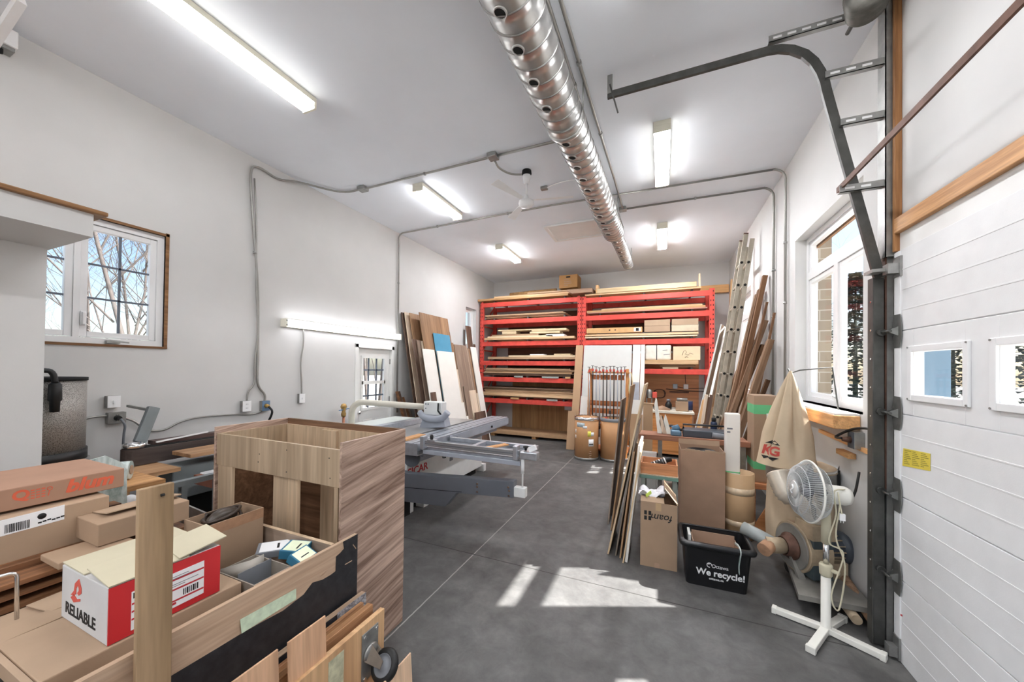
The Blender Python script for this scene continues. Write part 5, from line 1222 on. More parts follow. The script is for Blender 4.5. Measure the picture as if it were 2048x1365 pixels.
t = thing('clamp_stand', 'orange pine stand holding a row of bar clamps', 'stand', (-1.0, 7.45, 0))
for x in (-1.37, -.64):
    for s in (0, 1): MB().bar((x, 7.18 + s * .5, 0), (x, 7.36 + s * .06, 1.72), .05, .04, (1, 0, 0)).build('post', M_fr, t)
for z in (1.55, 1.03, .88, .70, .58): MB().box(-1.40, 7.20 + .13 * (z - .4), z - .05, -.61, 7.222 + .13 * (z - .4), z + .05).build('slat', M_frx, t)
MB().box(-1.41, 7.19, .10, -.60, 7.70, .13).build('shelf', M_frx, t)
MB().box(-1.41, 7.30, 1.63, -.60, 7.44, 1.66).build('top_slat', M_fr, t)
M_cl = pm('clamp_red', 'b8402f', .45); M_bar2 = pm('clamp_bar_steel', '9aa0a6', .35, .8, var=.1); M_bar3 = pm('blackened_pipe', '3f3d3b', .5, .5)
def clamp(x, L, label, dark, y=7.17, zt=1.68):
    t = thing('bar_clamp', label, 'clamp', (x, y, zt - L), 'bar clamps on the pine stand')
    MB().cyl((x, y, zt - L), (x, y, zt), .0115, n=10).build('bar', M_bar3 if dark else M_bar2, t)
    MB().box(x - .018, y - .05, zt - .02, x + .018, y + .018, zt + .03).build('fixed_jaw', M_cl, t, bevel=.005)
    MB().cyl((x, y - .04, zt + .02), (x, y - .04, zt + .09), .007, n=8).cyl((x - .03, y - .04, zt + .085), (x + .03, y - .04, zt + .085), .005, n=6).build('handle', M_bar3, t)
    MB().box(x - .02, y - .055, zt - L + .16, x + .02, y + .018, zt - L + .22).build('sliding_jaw', M_bar3 if not dark else M_cl, t, bevel=.005)
    return t
NW = ['first', 'second', 'third', 'fourth', 'fifth', 'sixth', 'seventh', 'eighth', 'ninth', 'tenth', 'eleventh']
R = random.Random(9)
for i in range(11):
    dk = i in (1, 4, 5, 7, 9)
    clamp(-1.345 + i * .068, R.uniform(1.1, 1.3) if i not in (6,) else 1.0, f'{"dark" if dk else "silver"} bar clamp with red jaw on the pine stand, {NW[i]} from the tan panel', dk, 7.17 + .0 * i, 1.68 + R.uniform(-.03, .02))
tag(MB().tube(smooth([(-.58, 7.3, 1.66), (-.55, 7.28, 1.6), (-.53, 7.28, 1.3), (-.56, 7.28, 1.18), (-.6, 7.28, 1.3), (-.59, 7.29, 1.55)], 5), .008, 6).build('rope', pm('pale_rope', 'c9b070', .8)), 'pale rope loop hanging at the end of the clamp stand', 'rope')
M_drum = pm('brown_fibre_drum', 'a97a4b', .55, var=.08, ns=4)
def drum(label, x, y, r, h, rim, top):
    t = thing('fibre_drum', label, 'drum', (x, y, 0), 'fibre drums in front of the clamps')
    MB().lathe([(0, .012), (r, .012), (r, h - .01), (r - .012, h - .01), (r - .012, h - .06), (0, h - .06)], (x, y, 0), 40).build('body', M_drum, t)
    MB().lathe([(r - .004, 0), (r + .005, .0), (r + .006, .045), (r, .048)], (x, y, 0), 40).build('bottom_band', M_galv, t)
    MB().lathe([(r - .013, h + .003), (r + .006, h + .003), (r + .007, h - .055), (r, h - .058)], (x, y, 0), 40, cap=False).build('top_band', rim, t, solid=.002)
    MB().lathe([(0, h - .058), (r - .014, h - .058), (r - .014, h - .05), (0, h - .045)], (x, y, 0), 32).build('lid', top, t)
    def patch(a0, a1, z0, z1, mat, nm, off=.0012):
        MB().grid(lambda u, v: Vector((x + (r + off) * math.cos(a0 + (a1 - a0) * u), y + (r + off) * math.sin(a0 + (a1 - a0) * u), z0 + (z1 - z0) * v)), 8, 1).build(nm, mat, t, solid=.0006)
    return t, patch
base_a = -math.pi / 2 + .18
t, patch = drum('fibre drum with peeling labels and a shiny steel top band', -1.335, 6.88, .225, .80, M_chrome, M_tan)
patch(base_a - .9, base_a - .15, .62, .70, pm('torn_blue_grey_label', 'a9b7bd', .5, var=.3, ns=30), 'torn_label'); patch(base_a - .3, base_a + .05, .60, .645, M_paper, 'label')
patch(base_a - 1.15, base_a - 1.0, .5, .57, M_paper, 'label'); patch(base_a - 1.15, base_a - 1.0, .40, .46, M_paper, 'label')
patch(base_a + .1, base_a + .38, .45, .55, pm('yellow_drum_label', 'd8cf2a', .5), 'yellow_label'); patch(base_a + .38, base_a + .65, .46, .53, M_paper, 'label')
patch(base_a + .18, base_a + .62, .27, .40, M_paper, 'label'); patch(base_a + .22, base_a + .58, .30, .32, M_ink, 'print', .002)
for i in range(4): patch(base_a + .2 + .05 * (i % 2), base_a + .42, .06 + i * .035, .075 + i * .035, M_carton3, 'stencil_print', .0015)
t, patch = drum('plain fibre drum with a dark grey top band', -.86, 6.98, .225, .79, M_grey, M_drum)

# ---------------------------------------------------------------- workbench at the far wall with its clutter
M_ob = wood('orange_bench_wood', 'b06f2f', 'cd8d4a', 'X', 14, .45)
t = thing('workbench', 'orange wooden workbench with a pale top at the far wall', 'workbench', (.2, 8.1, 0))
MB().box(-.30, 7.62, .86, .57, 8.6, .90).build('top', pm('worn_pale_bench_top', 'c9c2b2', .5, var=.1), t, bevel=.004)
MB().box(-.28, 7.66, .06, .53, 8.55, .86).build('body', M_ob, t)
MB().box(-.02, 7.645, .62, .50, 7.66, .82).build('drawer', M_ob, t, bevel=.004)
MB().box(-.02, 7.645, .12, .50, 7.66, .60).build('door', M_ob, t, bevel=.004)
MB().box(.535, 7.70, .06, .56, 8.5, .86).build('end_panel', M_carton3, t)
t, M, a, b, h = carton('small tan carton with a grey roll on top on the far workbench', .25, .47, 7.75, 7.98, .905, 1.09, M_carton, tape=False)
tag(MB().cyl((.27, 7.86, 1.125), (.46, 7.86, 1.125), .033, n=16).build('foil_roll', M_galv), 'grey roll lying on the small tan carton', 'roll')
t = thing('paint_can', 'dark blue can beside the small carton on the far workbench', 'can', (.66, 8.0, .905))
MB().box(.55, 8.2, .86, .85, 8.5, .90).build('shelf', M_black, t)
bpy.data.objects.remove(t.children[0])
MB().lathe([(0, .905), (.085, .905), (.085, 1.075), (.08, 1.08), (0, 1.08)], (.49 + .0, 8.12, 0), 24).build('body', pm('dark_blue_tin', '26355c', .35), t)
MB().lathe([(.078, 1.08), (.088, 1.08), (.088, 1.09), (.078, 1.09)], (.49, 8.12, 0), 24).build('rim', M_galv, t)
t = thing('glue_jar', 'black jar behind the grey roll on the far workbench', 'jar', (.12, 8.0, .905))
MB().lathe([(0, .905), (.06, .905), (.065, 1.0), (.045, 1.05), (.03, 1.06), (.03, 1.10), (0, 1.1)], (.12, 8.0, 0), 18).build('body', M_black, t)
MB().lathe([(.031, 1.07), (.036, 1.07), (.036, 1.115), (0, 1.115)], (.12, 8.0, 0), 14).build('cap', M_grey, t)
tag(MB().tube([(-.15, 7.8, .915), (.0, 7.82, .925), (.15, 7.85, .912)], .05, 10, rr=[.02, .07, .02], flat=.25).build('sanding_sheet', M_carton3), 'curled brown sheet lying on the far workbench', 'sheet')
hose = [(-.06 + (.12 + .012 * math.sin(i * .9)) * math.cos(i * .35), 8.85 - .002 * i * .3, 1.17 + (.11 + .012 * math.cos(i * .7)) * math.sin(i * .35)) for i in range(72)]
tag(MB().tube(hose, .008, 6).build('air_hose', M_rust), 'coiled brown hose hanging on the plywood above the far workbench', 'hose')
t = thing('power_strip', 'black cable run with a row of hooks on the plywood wall', 'cable', (.4, 8.9, 1.25))
MB().tube(smooth([(.08, 8.9, 1.28), (.3, 8.9, 1.26), (.5, 8.9, 1.25), (.85, 8.9, 1.25)], 5), .008, 6).tube(smooth([(.28, 8.91, 1.34), (.5, 8.91, 1.31), (.85, 8.91, 1.32)], 5), .006, 6).build('cable', M_black, t)
MB().box(.15, 8.905, 1.20, .55, 8.92, 1.235).build('hook_rail', M_rust, t)
for x, nm in ((.27, 'grey'), (.49, 'white')):
    t = thing('wall_outlet', f'{nm} outlet box on the plywood above the far workbench', 'outlet', (x, 8.93, 1.3))
    MB().box(x - .05, 8.89, 1.29, x + .05, 8.929, 1.40).build('box', M_galv, t, bevel=.004); MB().box(x - .045, 8.884, 1.295, x + .045, 8.89, 1.395).build('cover_plate', M_white if nm == 'white' else pm('pale_blue_cover', 'a9bcc4', .5), t)
tag(MB().tube(smooth([(.47, 8.91, 1.62), (.48, 8.90, 1.45), (.49, 8.9, 1.41)], 4), .006, 6).build('drop_cord', M_black), 'black cord dropping from the rack beam to the white outlet', 'cord')
t = thing('router', 'grey and red power tool standing on the far workbench end', 'tool', (-.22, 8.0, .9))
MB().lathe([(0, 1.12), (.05, 1.12), (.06, 1.16), (.06, 1.26), (.04, 1.30), (0, 1.31)], (-.25, 8.0, 0), 18).build('motor', M_galv, t)
MB().box(-.33, 7.9, .905, -.12, 8.1, .93).cyl((-.30, 8.0, .93), (-.30, 8.0, 1.14), .012, n=8).cyl((-.2, 8.0, .93), (-.2, 8.0, 1.14), .012, n=8).build('base', M_galv, t)
MB().box(-.19, 7.94, 1.13, -.10, 8.06, 1.25).build('housing', M_cl, t, bevel=.01)

# upright stuff between bench and work table
leany('white panel standing on end by the drum with dark band', -.50, -.33, 1.185, 6.5, 6.4, M_wm, .016)
leany('tan board standing below the white panel by the drum', -.50, -.35, .96, 6.38, 6.30, M_tan, .016)
tag(MB().box(-.285, 6.18, 0, -.14, 6.24, 1.15).box(-.30, 6.17, 1.15, -.125, 6.25, 1.17).build('wooden_post', M_tan, bevel=.004), 'square tan post standing behind the work table', 'post')
tag(MB().box(-.36, 6.10, 0, -.29, 6.15, .98).build('wooden_post', M_tan, bevel=.003), 'narrow tan post just beside the square tan post', 'post')
za = hit(1278, 872, Y=4.75).z; zb_ = hit(1455, 888, Y=4.75).z; ztb = (za + zb_) / 2
M_birch = pm('white_painted_edge', 'ded8cc', .5, var=.1, ns=12)
for i, (px_, top, lab) in enumerate(((1312, 797, 'tallest'), (1322, 832, 'middle'), (1331, 831, 'last'))):
    p = hit(px_, top, Y=4.98); b0 = hit(px_ + 8, 872, Y=4.98)
    tag(MB().prism([p + Vector((-.004, 0, 0)), p + Vector((.012, 0, -.03)), Vector((b0.x + .022, b0.y, ztb + .017)), Vector((b0.x - .03, b0.y, ztb + .017)), p + Vector((-.02, 0, -.08))], (0, .13, 0)).build('thin_board', M_birch if i != 1 else M_bg), f'thin pointed board standing on the work table, {lab} of three', 'board', 'thin boards on the work table')
# ---------------------------------------------------------------- work table with tool cases
M_edge = wood('red_brown_table_edge', '7d4f38', '9c6b50', 'X', 30)
t = thing('work_table', 'long work table with brown front edge and grey legs', 'table', (.3, 5.2, 0))
MB().box(-.27, 4.74, ztb - .03, .92, 4.775, ztb + .03).build('front_edge', M_edge, t, bevel=.003)
MB().box(-.26, 4.776, ztb - .01, .92, 5.14, ztb + .015).build('top', M_edge, t)
for x in (-.02, .86):
    for y in (4.82, 5.10): MB().box(x - .025, y - .025, 0, x + .025, y + .025, ztb - .011).build('leg', M_galv, t)
MB().box(-.02, 4.80, .25, .86, 5.12, .27).build('shelf', M_galv, t)
M_navy = pm('dark_slate_plastic', '3d434b', .45, var=.08)
t = thing('tool_case', 'long black tool case with carry handle on the work table', 'tool case', (.48, 5.0, ztb))
zt0 = ztb + .016
MB().box(.24, 4.84, zt0, .74, 5.10, zt0 + .09).build('case', M_navy, t, bevel=.012)
MB().tube([(.25, 4.97, zt0 + .08), (.24, 4.97, zt0 + .14), (.74, 4.97, zt0 + .145), (.73, 4.97, zt0 + .08)], .012, 8).build('handle', M_black, t)
MB().cyl((.55, 4.83, zt0 + .05), (.72, 4.83, zt0 + .03), .035, .04, 14).build('nozzle', M_grey, t)
t = thing('belt_sander', 'blue belt sander standing beside the tool case', 'tool', (.17, 4.95, ztb))
MB().box(.10, 4.85, zt0, .225, 5.05, zt0 + .07).build('body', pm('dusty_blue_plastic', '4f7188', .5, var=.15), t, bevel=.02)
MB().cyl((.13, 4.95, zt0 + .07), (.2, 4.95, zt0 + .11), .045, .03, 14).build('motor', bpy.data.materials['dusty_blue_plastic'], t)
MB().ball((.215, 4.88, zt0 + .08), .018).build('knob', M_black, t)
t = thing('drill_stand', 'small dark drill standing upright behind the belt sander', 'tool', (.02, 5.04, ztb))
MB().cyl((.03, 5.04, zt0), (.02, 5.04, zt0 + .10), .02, .03, 12).cyl((.02, 5.04, zt0 + .1), (0, 5.04, zt0 + .22), .014, .006, 10).build('body', M_black, t)
MB().bar((.0, 5.04, zt0 + .09), (.13, 5.04, zt0 + .10), .03, .03).build('arm', M_navy, t)
t = thing('spray_bottle', 'dark blue spray can standing on the work table by the lumber', 'can', (.78, 5.3, ztb))
MB().lathe([(0, zt0), (.038, zt0), (.038, zt0 + .16), (.03, zt0 + .175), (.015, zt0 + .18), (.015, zt0 + .2), (0, zt0 + .2)], (.60, 5.12, 0), 16).build('body', pm('navy_can', '23304c', .35), t)
MB().lathe([(0, zt0 + .18), (.027, zt0 + .18), (.027, zt0 + .225), (0, zt0 + .23)], (.60, 5.12, 0), 14).build('cap', M_black, t)
R = random.Random(8)
M_crum = pm('crumpled_green_grey_plastic', '7f8c7c', .4, var=.35, ns=12)
tag(MB().ball((.22, 4.98, .42), .14, 9, 0, 1.)  .build('plastic_bag', M_crum, sub=1), 'crumpled green grey plastic bag on the shelf under the work table', 'bag')
o = bpy.data.objects['plastic_bag']; dm = o.modifiers.new('crumple', 'DISPLACE'); tx = bpy.data.textures.new('crumple', 'CLOUDS'); tx.noise_scale = .09; dm.texture = tx; dm.strength = .12
t, M, a, b, h = carton('grey crate standing on the shelf under the work table', -.20, .04, 4.95, 5.5, .272, .70, M_lgrey, tape=False) if False else carton('pale carton standing on the floor under the work table edge', -.24, -.06, 4.80, 5.12, 0, .62, M_lgrey, tape=False)

# ---------------------------------------------------------------- thin panels leaning in front of the work table
M_e = [wood('panel_edge_light', 'a88c6a', 'c9b08c', 'Z', 50), wood('panel_edge_grey', '75685b', '95877a', 'Z', 50), wood('panel_edge_tan', '8a6a4a', 'ab8862', 'Z', 50), M_wm]
def edge(label, top, bot, ln, t_, m, grp='thin panels leaning by the teal table'):
    b0 = hit(*bot, Z=0); a0 = hit(*top, Y=b0.y)
    return plank('leaning_panel_sheet', label, 'panel', m, b0 + Vector((0, ln / 2, .003)), a0 + Vector((0, ln / 2, 0)), ln, t_, (0, 1, 0), grp)
EP = [((1243, 800), (1216, 1050), .5, .016, M_e[1], 'farthest back'), ((1262, 772), (1222, 1062), .55, .014, M_e[2], 'second farthest back'), ((1290, 770), (1216, 1110), .6, .016, M_e[0], 'tallest, with pale top corner'), ((1275, 850), (1231, 1113), .5, .012, M_e[1], 'just inside the tallest one'), ((1268, 905), (1240, 1118), .45, .014, M_e[2], 'shorter dark one'), ((1279, 892), (1252, 1126), .5, .022, M_e[3], 'bright white faced one'), ((1281, 905), (1246, 1128), .5, .012, M_e[0], 'nearest the carton with handwriting')]
for tp, bt, ln, th, m, lab in EP: edge(f'thin panel leaning on edge by the teal table, {lab}', tp, bt, ln, th, m)
# teal table with a drawer of odds and ends
t = thing('side_table', 'small teal topped table behind the carton with handwriting', 'table', (-.02, 4.0, 0))
MB().box(-.205, 3.80, .625, .15, 4.12, .66).build('top', pm('teal_painted_board', '5f8478', .55, var=.1), t, bevel=.003)
MB().box(-.206, 3.80, .66, .151, 4.121, .667).build('top_sheet', M_bg, t)
for x in (-.17, .12):
    for y in (3.84, 4.08): MB().box(x - .02, y - .02, 0, x + .02, y + .02, .625).build('leg', pm('grey_green_leg', '7c837c', .5) if 'grey_green_leg' not in bpy.data.materials else bpy.data.materials['grey_green_leg'], t)
M_dr = wood('orange_drawer_wood', 'a8673a', 'c98a58', 'X', 24)
t, M, a, b, h = carton('open orange wooden drawer lying on the teal table', -.195, .145, 3.82, 4.10, .668, .775, M_dr, True, name='drawer_box', wall=.013)
MB().box(a * -.9, -b * .85, .02, a * .2, b * .7, .035, M=M).build('paper', M_paper, t)
t = thing('glove', 'dark grey brush with ribbed grip lying in the orange drawer', 'brush', (.0, 3.92, .70))
pts = [(-.10, 3.90, .73), (-.02, 3.91, .765), (.05, 3.93, .80), (.09, 3.94, .805)]
MB().tube(pts, .03, 10, rr=[.03, .032, .028, .02]).build('handle', M_black, t)
for k in range(6): p = Vector(pts[0]).lerp(Vector(pts[2]), .1 + .15 * k); MB().lathe([(.034, -.006), (.034, .006)], p, 12, 0, (.15, .03, .06)).build('ring', M_paper if k % 2 else M_grey, t)
t.name = 'scrub_brush'
# carton with handwriting
t, M, a, b, h = carton('tall brown carton with upside down handwriting on the floor', -.172, .122, 3.33, 3.62, 0, .555, M_carton, True, rz=.03)
text(t, 'foam', .085, M @ Vector((.11, -b - .0008, .46)), M.to_3x3() @ Vector((-1, 0, 0)), (0, 0, -1), M_ink, bold=.0005, shear=.2, name='handwriting')
for i in range(2):
    for j in range(2): MB().box(-a + .03 + i * .035, -b - .001, .40 + j * .045, -a + .052 + i * .035, -b + .0, .435 + j * .045, M=M).build('printed_symbol', M_ink, t)
MB().box(-.025, -b - .001, .49, .02, -b + .001, .555, M=M).build('packing_tape', M_tape, t)
MB().box(-.03, -b - .001, .0, .01, -b + .001, .04, M=M).build('packing_tape', M_carton3, t)
flap(t, M, (a, -b, h), (a, b, h), (-.10, 0, .13), M_carton2); flap(t, M, (-a, -b, h), (a * .3, -b, h), (0, .10, .015), M_carton2)
q_ = M @ Vector((0, 0, .53))
bg_ = MB().grid(lambda u, v: q_ + Vector((-.165 + .22 * u, -.06 + .18 * v, .05 + .03 * math.sin(9 * u) * math.cos(7 * v) + .03 * math.sin(15 * v + u * 6) * .5 + .02 * u)), 14, 12)
tag(bg_.build('plastic_sheet', pm('pale_lilac_plastic', 'c9c9d0', .3, var=.12, ns=20), solid=.003), 'crumpled pale plastic sheet lying over the open carton with handwriting', 'plastic')
tag(MB().bar(q_ + Vector((-.10, -.1, .06)), q_ + Vector((-.06, -.05, .085)), .03, .004).build('green_tag', pm('lime_tag', 'b9d44a', .5)), 'small lime green tag on the plastic sheet', 'tag')
# tall open carton with a round pan
t, M, a, b, h = carton('tall open brown carton with a round black object inside', .18, .59, 4.17, 4.52, 0, .87, M_carton3, True, rz=.02)
m = MB(); 
for i in range(9): m.box(-a + .41 * i / 9, -b - .003, h - .004 - .004 * (i % 2), -a + .41 * (i + 1) / 9, -b + .004, h + .003 + .004 * ((i * 3) % 4), M=M)
m.build('torn_edge', M_carton2, t)
flap(t, M, (-a, b - .004, h), (a, b - .004, h), (0, .01, .055), M_carton2)
tag(MB().lathe([(.02, .0), (.13, .0), (.15, .06), (.14, .10), (.11, .08), (.02, .05)], (.39, 4.35, .745), 28).build('black_pan', M_black), 'round black pan lying in the tall open carton', 'pan')
tag(MB().box(.20, 4.19, .006, .57, 4.50, .735).build('packed_filling', M_carton2), 'brown filling inside the tall open carton', 'filling')
# fibre drum with white tube
dc = Vector((.735, 4.33, 0))
t = thing('fibre_drum', 'tall tan fibre drum wrapped in clear tape with a white tube inside', 'drum', dc)
MB().lathe([(.0, .01), (.14, .01), (.14, .66), (.13, .66), (.13, .02), (0, .02)], dc, 36).build('body', pm('tan_fibre_drum', 'b08f66', .6, var=.06), t)
MB().lathe([(.1412, .45), (.1416, .52)], dc, 36, cap=False).build('tape_band', pm('milky_tape', 'cdb898', .2, var=.15, ns=20), t, solid=.001)
MB().lathe([(.1412, .14), (.1416, .19)], dc, 36, cap=False).build('tape_band', bpy.data.materials['milky_tape'], t, solid=.001)
tb = Vector((.672, 4.325, 0)); 
t = thing('white_tube', 'square white tube standing in the tan fibre drum', 'tube', (tb.x, tb.y, .03))
MB().box(tb.x - .065, tb.y - .045, .03, tb.x + .07, tb.y + .045, 1.265).build('tube', M_wm, t, bevel=.012)
MB().box(tb.x - .0665, tb.y - .0465, .645, tb.x + .0715, tb.y + .0465, .675).build('green_band', pm('green_tape', '4fae72', .5, var=.08), t, bevel=.012)
for i in range(2): MB().box(tb.x - .05, tb.y - .0462, 1.10 - i * .035, tb.x + .0 - i * .02, tb.y - .0455, 1.115 - i * .035).build('scribble', M_grey, t)
# tall green taped carton
p = hit(1512, 792, Y=4.62); 
t = thing('carton', 'tall cardboard carton with two green tape bands behind the cloth bag', 'box', (1.02, 4.8, .5))
MB().box(.925, 4.62, .50, 1.16, 4.95, 1.44).build('body', M_carton, t, bevel=.004)
M_gt = bpy.data.materials['green_tape']
for z, d in ((1.24, .10), (.64, .08)): MB().box(.9243, 4.6193, z, 1.1607, 4.9507, z + d).build('green_band', M_gt, t)
MB().box(1.04, 4.6185, 1.19, 1.10, 4.6195, 1.25).build('label', M_paper, t)
t = thing('low_bench', 'orange wooden bench carrying the tall green taped carton', 'bench', (1.05, 4.75, 0))
MB().box(.88, 4.55, .44, 1.29, 5.0, .498).build('top', M_dr, t, bevel=.004)
for x in (.91, 1.26):
    for y in (4.60, 4.95): MB().box(x - .025, y - .025, 0, x + .025, y + .025, .44).build('leg', M_dr, t)
P = [hit(*p_, Y=4.30) for p_ in ((1509, 1078), (1510, 1050), (1544, 998), (1546, 1086))]
for v in P: v.z = max(v.z, .004)
tag(MB().prism(P, (0, .018, 0)).build('shaped_board', wood('orange_brown_board', '9a5f2e', 'b57a46', 'X', 14)), 'orange brown board with a slanting corner standing on the floor', 'board')

# ---------------------------------------------------------------- recycling bin
M = frame((.395, 3.33, 0), (0, 0, 1), (1, .02, 0))
t = thing('recycling_bin', 'black recycling bin with white We recycle! print', 'bin', (.395, 3.33, 0), M=M)
M_bin = pm('scuffed_black_plastic', '141416', .38, var=.3, ns=12)
def rr(a, b, r, z, n=4):
    o = []
    for cx, cy, s in ((a - r, b - r, 0), (-a + r, b - r, 1), (-a + r, -b + r, 2), (a - r, -b + r, 3)):
        for k in range(n + 1): an = math.pi / 2 * (s + k / n); o.append(M @ Vector((cx + r * math.cos(an), cy + r * math.sin(an), z)))
    return o
A, B = .21, .125; A2, B2, hb = .235, .165, .35
MB().rings([rr(A, B, .03, .0), rr(A2, B2, .035, hb), rr(A2 - .008, B2 - .008, .03, hb), rr(A - .006, B - .006, .025, .012)], sm=False).build('tub', M_bin, t)
MB().rings([rr(A2 - .004, B2 - .004, .035, hb - .035), rr(A2 + .024, B2 + .024, .045, hb - .03), rr(A2 + .03, B2 + .03, .05, hb - .01), rr(A2 + .02, B2 + .02, .045, hb + .004), rr(A2 - .006, B2 - .006, .035, hb + .004)], cap=False).build('rim', M_bin, t, solid=.004)
sl_ = Vector((0, -(B2 - B), hb)).normalized(); up = M.to_3x3() @ sl_; xr_ = M.to_3x3() @ Vector((1, 0, 0))
def bp(x, z): return M @ Vector((x, -(B + (B2 - B) * z / hb) - .0015, z))
text(t, 'We recycle!', .072, bp(-.14, .10), xr_, up, M_paper, bold=.0018, sx=.93)
text(t, 'Ottawa', .042, bp(-.035, .168), xr_, up, M_paper, sx=.9)
text(t, 'ottawa.ca', .026, bp(-.05, .068), xr_, up, M_paper, bold=.0005)
MB().tube([bp(-.05 + .016 * math.cos(a_), .185 + .018 * math.sin(a_)) for a_ in [i * .5 for i in range(11)]], .003, 5).prism([bp(-.068, .195), bp(-.045, .205), bp(-.05, .188)], (0, -.0006, 0)).build('emblem', M_paper, t)
M2 = M @ Matrix.Translation((0, 0, .016))
c2 = thing('carton', 'flattened brown carton pieces standing in the recycling bin', 'box', (.395, 3.35, .016), M=M2)
m = MB(); 
for q in ((-.16, -.09, .0, -.155, .09, .31), (.16, -.09, 0, .165, .09, .30), (-.155, .085, 0, .16, .09, .33), (-.155, -.09, 0, .16, -.085, .29)): m.box(*q, M=M2)
m.build('body', M_carton3, c2)
tag(MB().tube(smooth([M @ Vector(p_) for p_ in ((.14, -.05, .345), (.145, -.15, .37), (.15, -B2 - .035, .35), (.15, -B2 - .004, .28), (.146, -B - .035, .22), (.15, -B - .022, .16))], 4), .012, 6, flat=.3).build('clear_strap', M_film), 'strip of clear film hanging over the rim of the recycling bin', 'strip')
tag(MB().box(-.19, -.05, .02, -.17, .1, .34, M=M2).build('cardboard_flap', M_lgrey), 'pale flap standing at the end of the recycling bin', 'cardboard')

# ---------------------------------------------------------------- ladder and lumber leaning on the garage door wall
XW = XR - .03
def lean_px(top, low, w, t_, m, label, xt=XW - .03, grp='lumber leaning by the ladder', wd=(0, 1, 0), cat='board', name='lumber', notch=0):
    a = hit(*top, X=xt); l = hit(*low, Y=a.y); d = (l - a) / (l.z - a.z); b = a + d * (.004 - a.z)
    return plank(name, label, cat, m, b, a, w, t_, wd, grp, notch=notch)
# aluminium extension ladder
a = hit(1500, 476, X=XW - .06); l = hit(1447, 815, Y=a.y); d = (l - a) / (l.z - a.z); b = a + d * (.01 - a.z)
ML = frame(b, a - b, (0, 1, 0)); LL = (a - b).length
t = thing('ladder', 'weathered aluminium extension ladder leaning on the garage door wall', 'ladder', b, M=ML)
M_lad = pm('weathered_aluminium', 'a49c8c', .5, .5, var=.15, ns=9)
for k in (0, 1):
    yo, L0, L1 = (.0, 0, LL - .08) if k == 0 else (.085, .05, LL)
    for s in (-1, 1):
        x = s * (.20 - .03 * k)
        MB().box(x - .012, yo - .028, L0, x + .012, yo + .028, L1, M=ML).box(x - .025 * (s > 0) , yo - .034, L0, x + .025 * (s < 0), yo - .028, L1, M=ML).build('rail', M_lad, t, bevel=.003)
    for i in range(11):
        z = .3 + i * .34
        for s in (-1, 1):
            if z < L1 - .1: MB().cyl(ML @ Vector((s * (.215 - .03 * k), yo, z)), ML @ Vector((s * (.222 - .03 * k), yo, z)), .02, n=8).build('rung_end', M_dark, t)
        if z < L1 - .1: MB().cyl(ML @ Vector((-.21 + .03 * k, yo, z)), ML @ Vector((.21 - .03 * k, yo, z)), .017, n=8).build('rung', M_lad, t)
for s in (-1, 1): MB().box(s * .2 - .02, -.035, 0, s * .2 + .02, .035, .03, M=ML).build('foot', M_black, t)
for s in (-1, 1): MB().box(s * .17 - .016, .055, LL - .005, s * .17 + .016, .115, LL + .012, M=ML).build('end_cap', M_rust, t)
# tall sheets edge-on by the rack
M_edgeb = wood('brown_board_edges', '6b4a2c', '9c7448', 'Z', 40)
def lean_y(top, low, Y, w, t_, m, label, wd=(0, 1, 0)):
    a = hit(*top, Y=Y); l = hit(*low, Y=Y); d = (l - a) / (l.z - a.z); b = a + d * (.004 - a.z)
    return plank('lumber', label, 'board', m, b + Vector((0, w / 2, 0)), a + Vector((0, w / 2, 0)), w, t_, wd, 'lumber leaning by the ladder')
lean_y((1464, 646), (1412, 880), 7.25, .35, .04, M_edgeb, 'brown edged board leaning between rack and ladder')
lean_y((1453, 650), (1400, 880), 7.3, .5, .02, M_lgrey, 'grey faced board leaning just behind the brown edged board', (.35, 1, 0))
lean_y((1443, 682), (1393, 880), 7.4, .4, .02, M_lgrey, 'short grey faced board closest to the rack foot', (.35, 1, 0))
lean_px((1463, 560), (1455, 690), .12, .02, M_pine, 'pale board standing in the corner behind the ladder', xt=XW - .01)
R = random.Random(21)
LP = [((1530, 552), (1478, 790), .05, .045, M_rawwood, 'reddish tall stick with the highest tip of the lumber'),
      ((1520, 580), (1468, 800), .07, .04, M_rawwood, 'brown plank just below the highest tip'),
      ((1513, 590), (1462, 800), .06, .03, M_rawwood2, 'weathered plank close behind the highest tip'),
      ((1505, 680), (1440, 860), .08, .04, M_rawwood2, 'shorter weathered plank next to the ladder'),
      ((1530, 642), (1452, 860), .09, .045, M_rawwood2, 'pale weathered plank with slanted top in the middle'),
      ((1534, 605), (1484, 820), .03, .02, M_rawwood, 'thin dark strip rising behind the pale plank'),
      ((1525, 690), (1450, 870), .07, .035, M_rawwood, 'dark plank beside the pale weathered plank'),
      ((1541, 680), (1480, 862), .08, .05, M_rawwood2, 'rough barked plank closest to the conduits'),
      ((1549, 626), (1530, 720), .02, .02, M_rawwood, 'slender strip rising behind the rough barked plank'),
      ((1494, 690), (1432, 862), .05, .03, M_rawwood, 'narrow brown strip right beside the ladder'),
      ((1478, 740), (1425, 870), .06, .04, M_rawwood2, 'short plank in front of the ladder foot'),
      ((1522, 740), (1462, 880), .05, .03, M_rawwood2, 'low pale strip before the dark plank'),
      ((1536, 760), (1490, 880), .05, .035, M_rawwood, 'low dark strip before the rough barked plank'),
      ((1486, 765), (1440, 880), .035, .03, M_rawwood, 'lowest thin strip between ladder and planks')]
for i, (tp, lw, w, th, m, lab) in enumerate(LP):
    lean_px(tp, lw, w * 1.5, th * 1.25, m, lab + ' in the leaning lumber', xt=XW - .02 - .012 * (i % 4), notch=.03 if i in (4, 7) else 0)
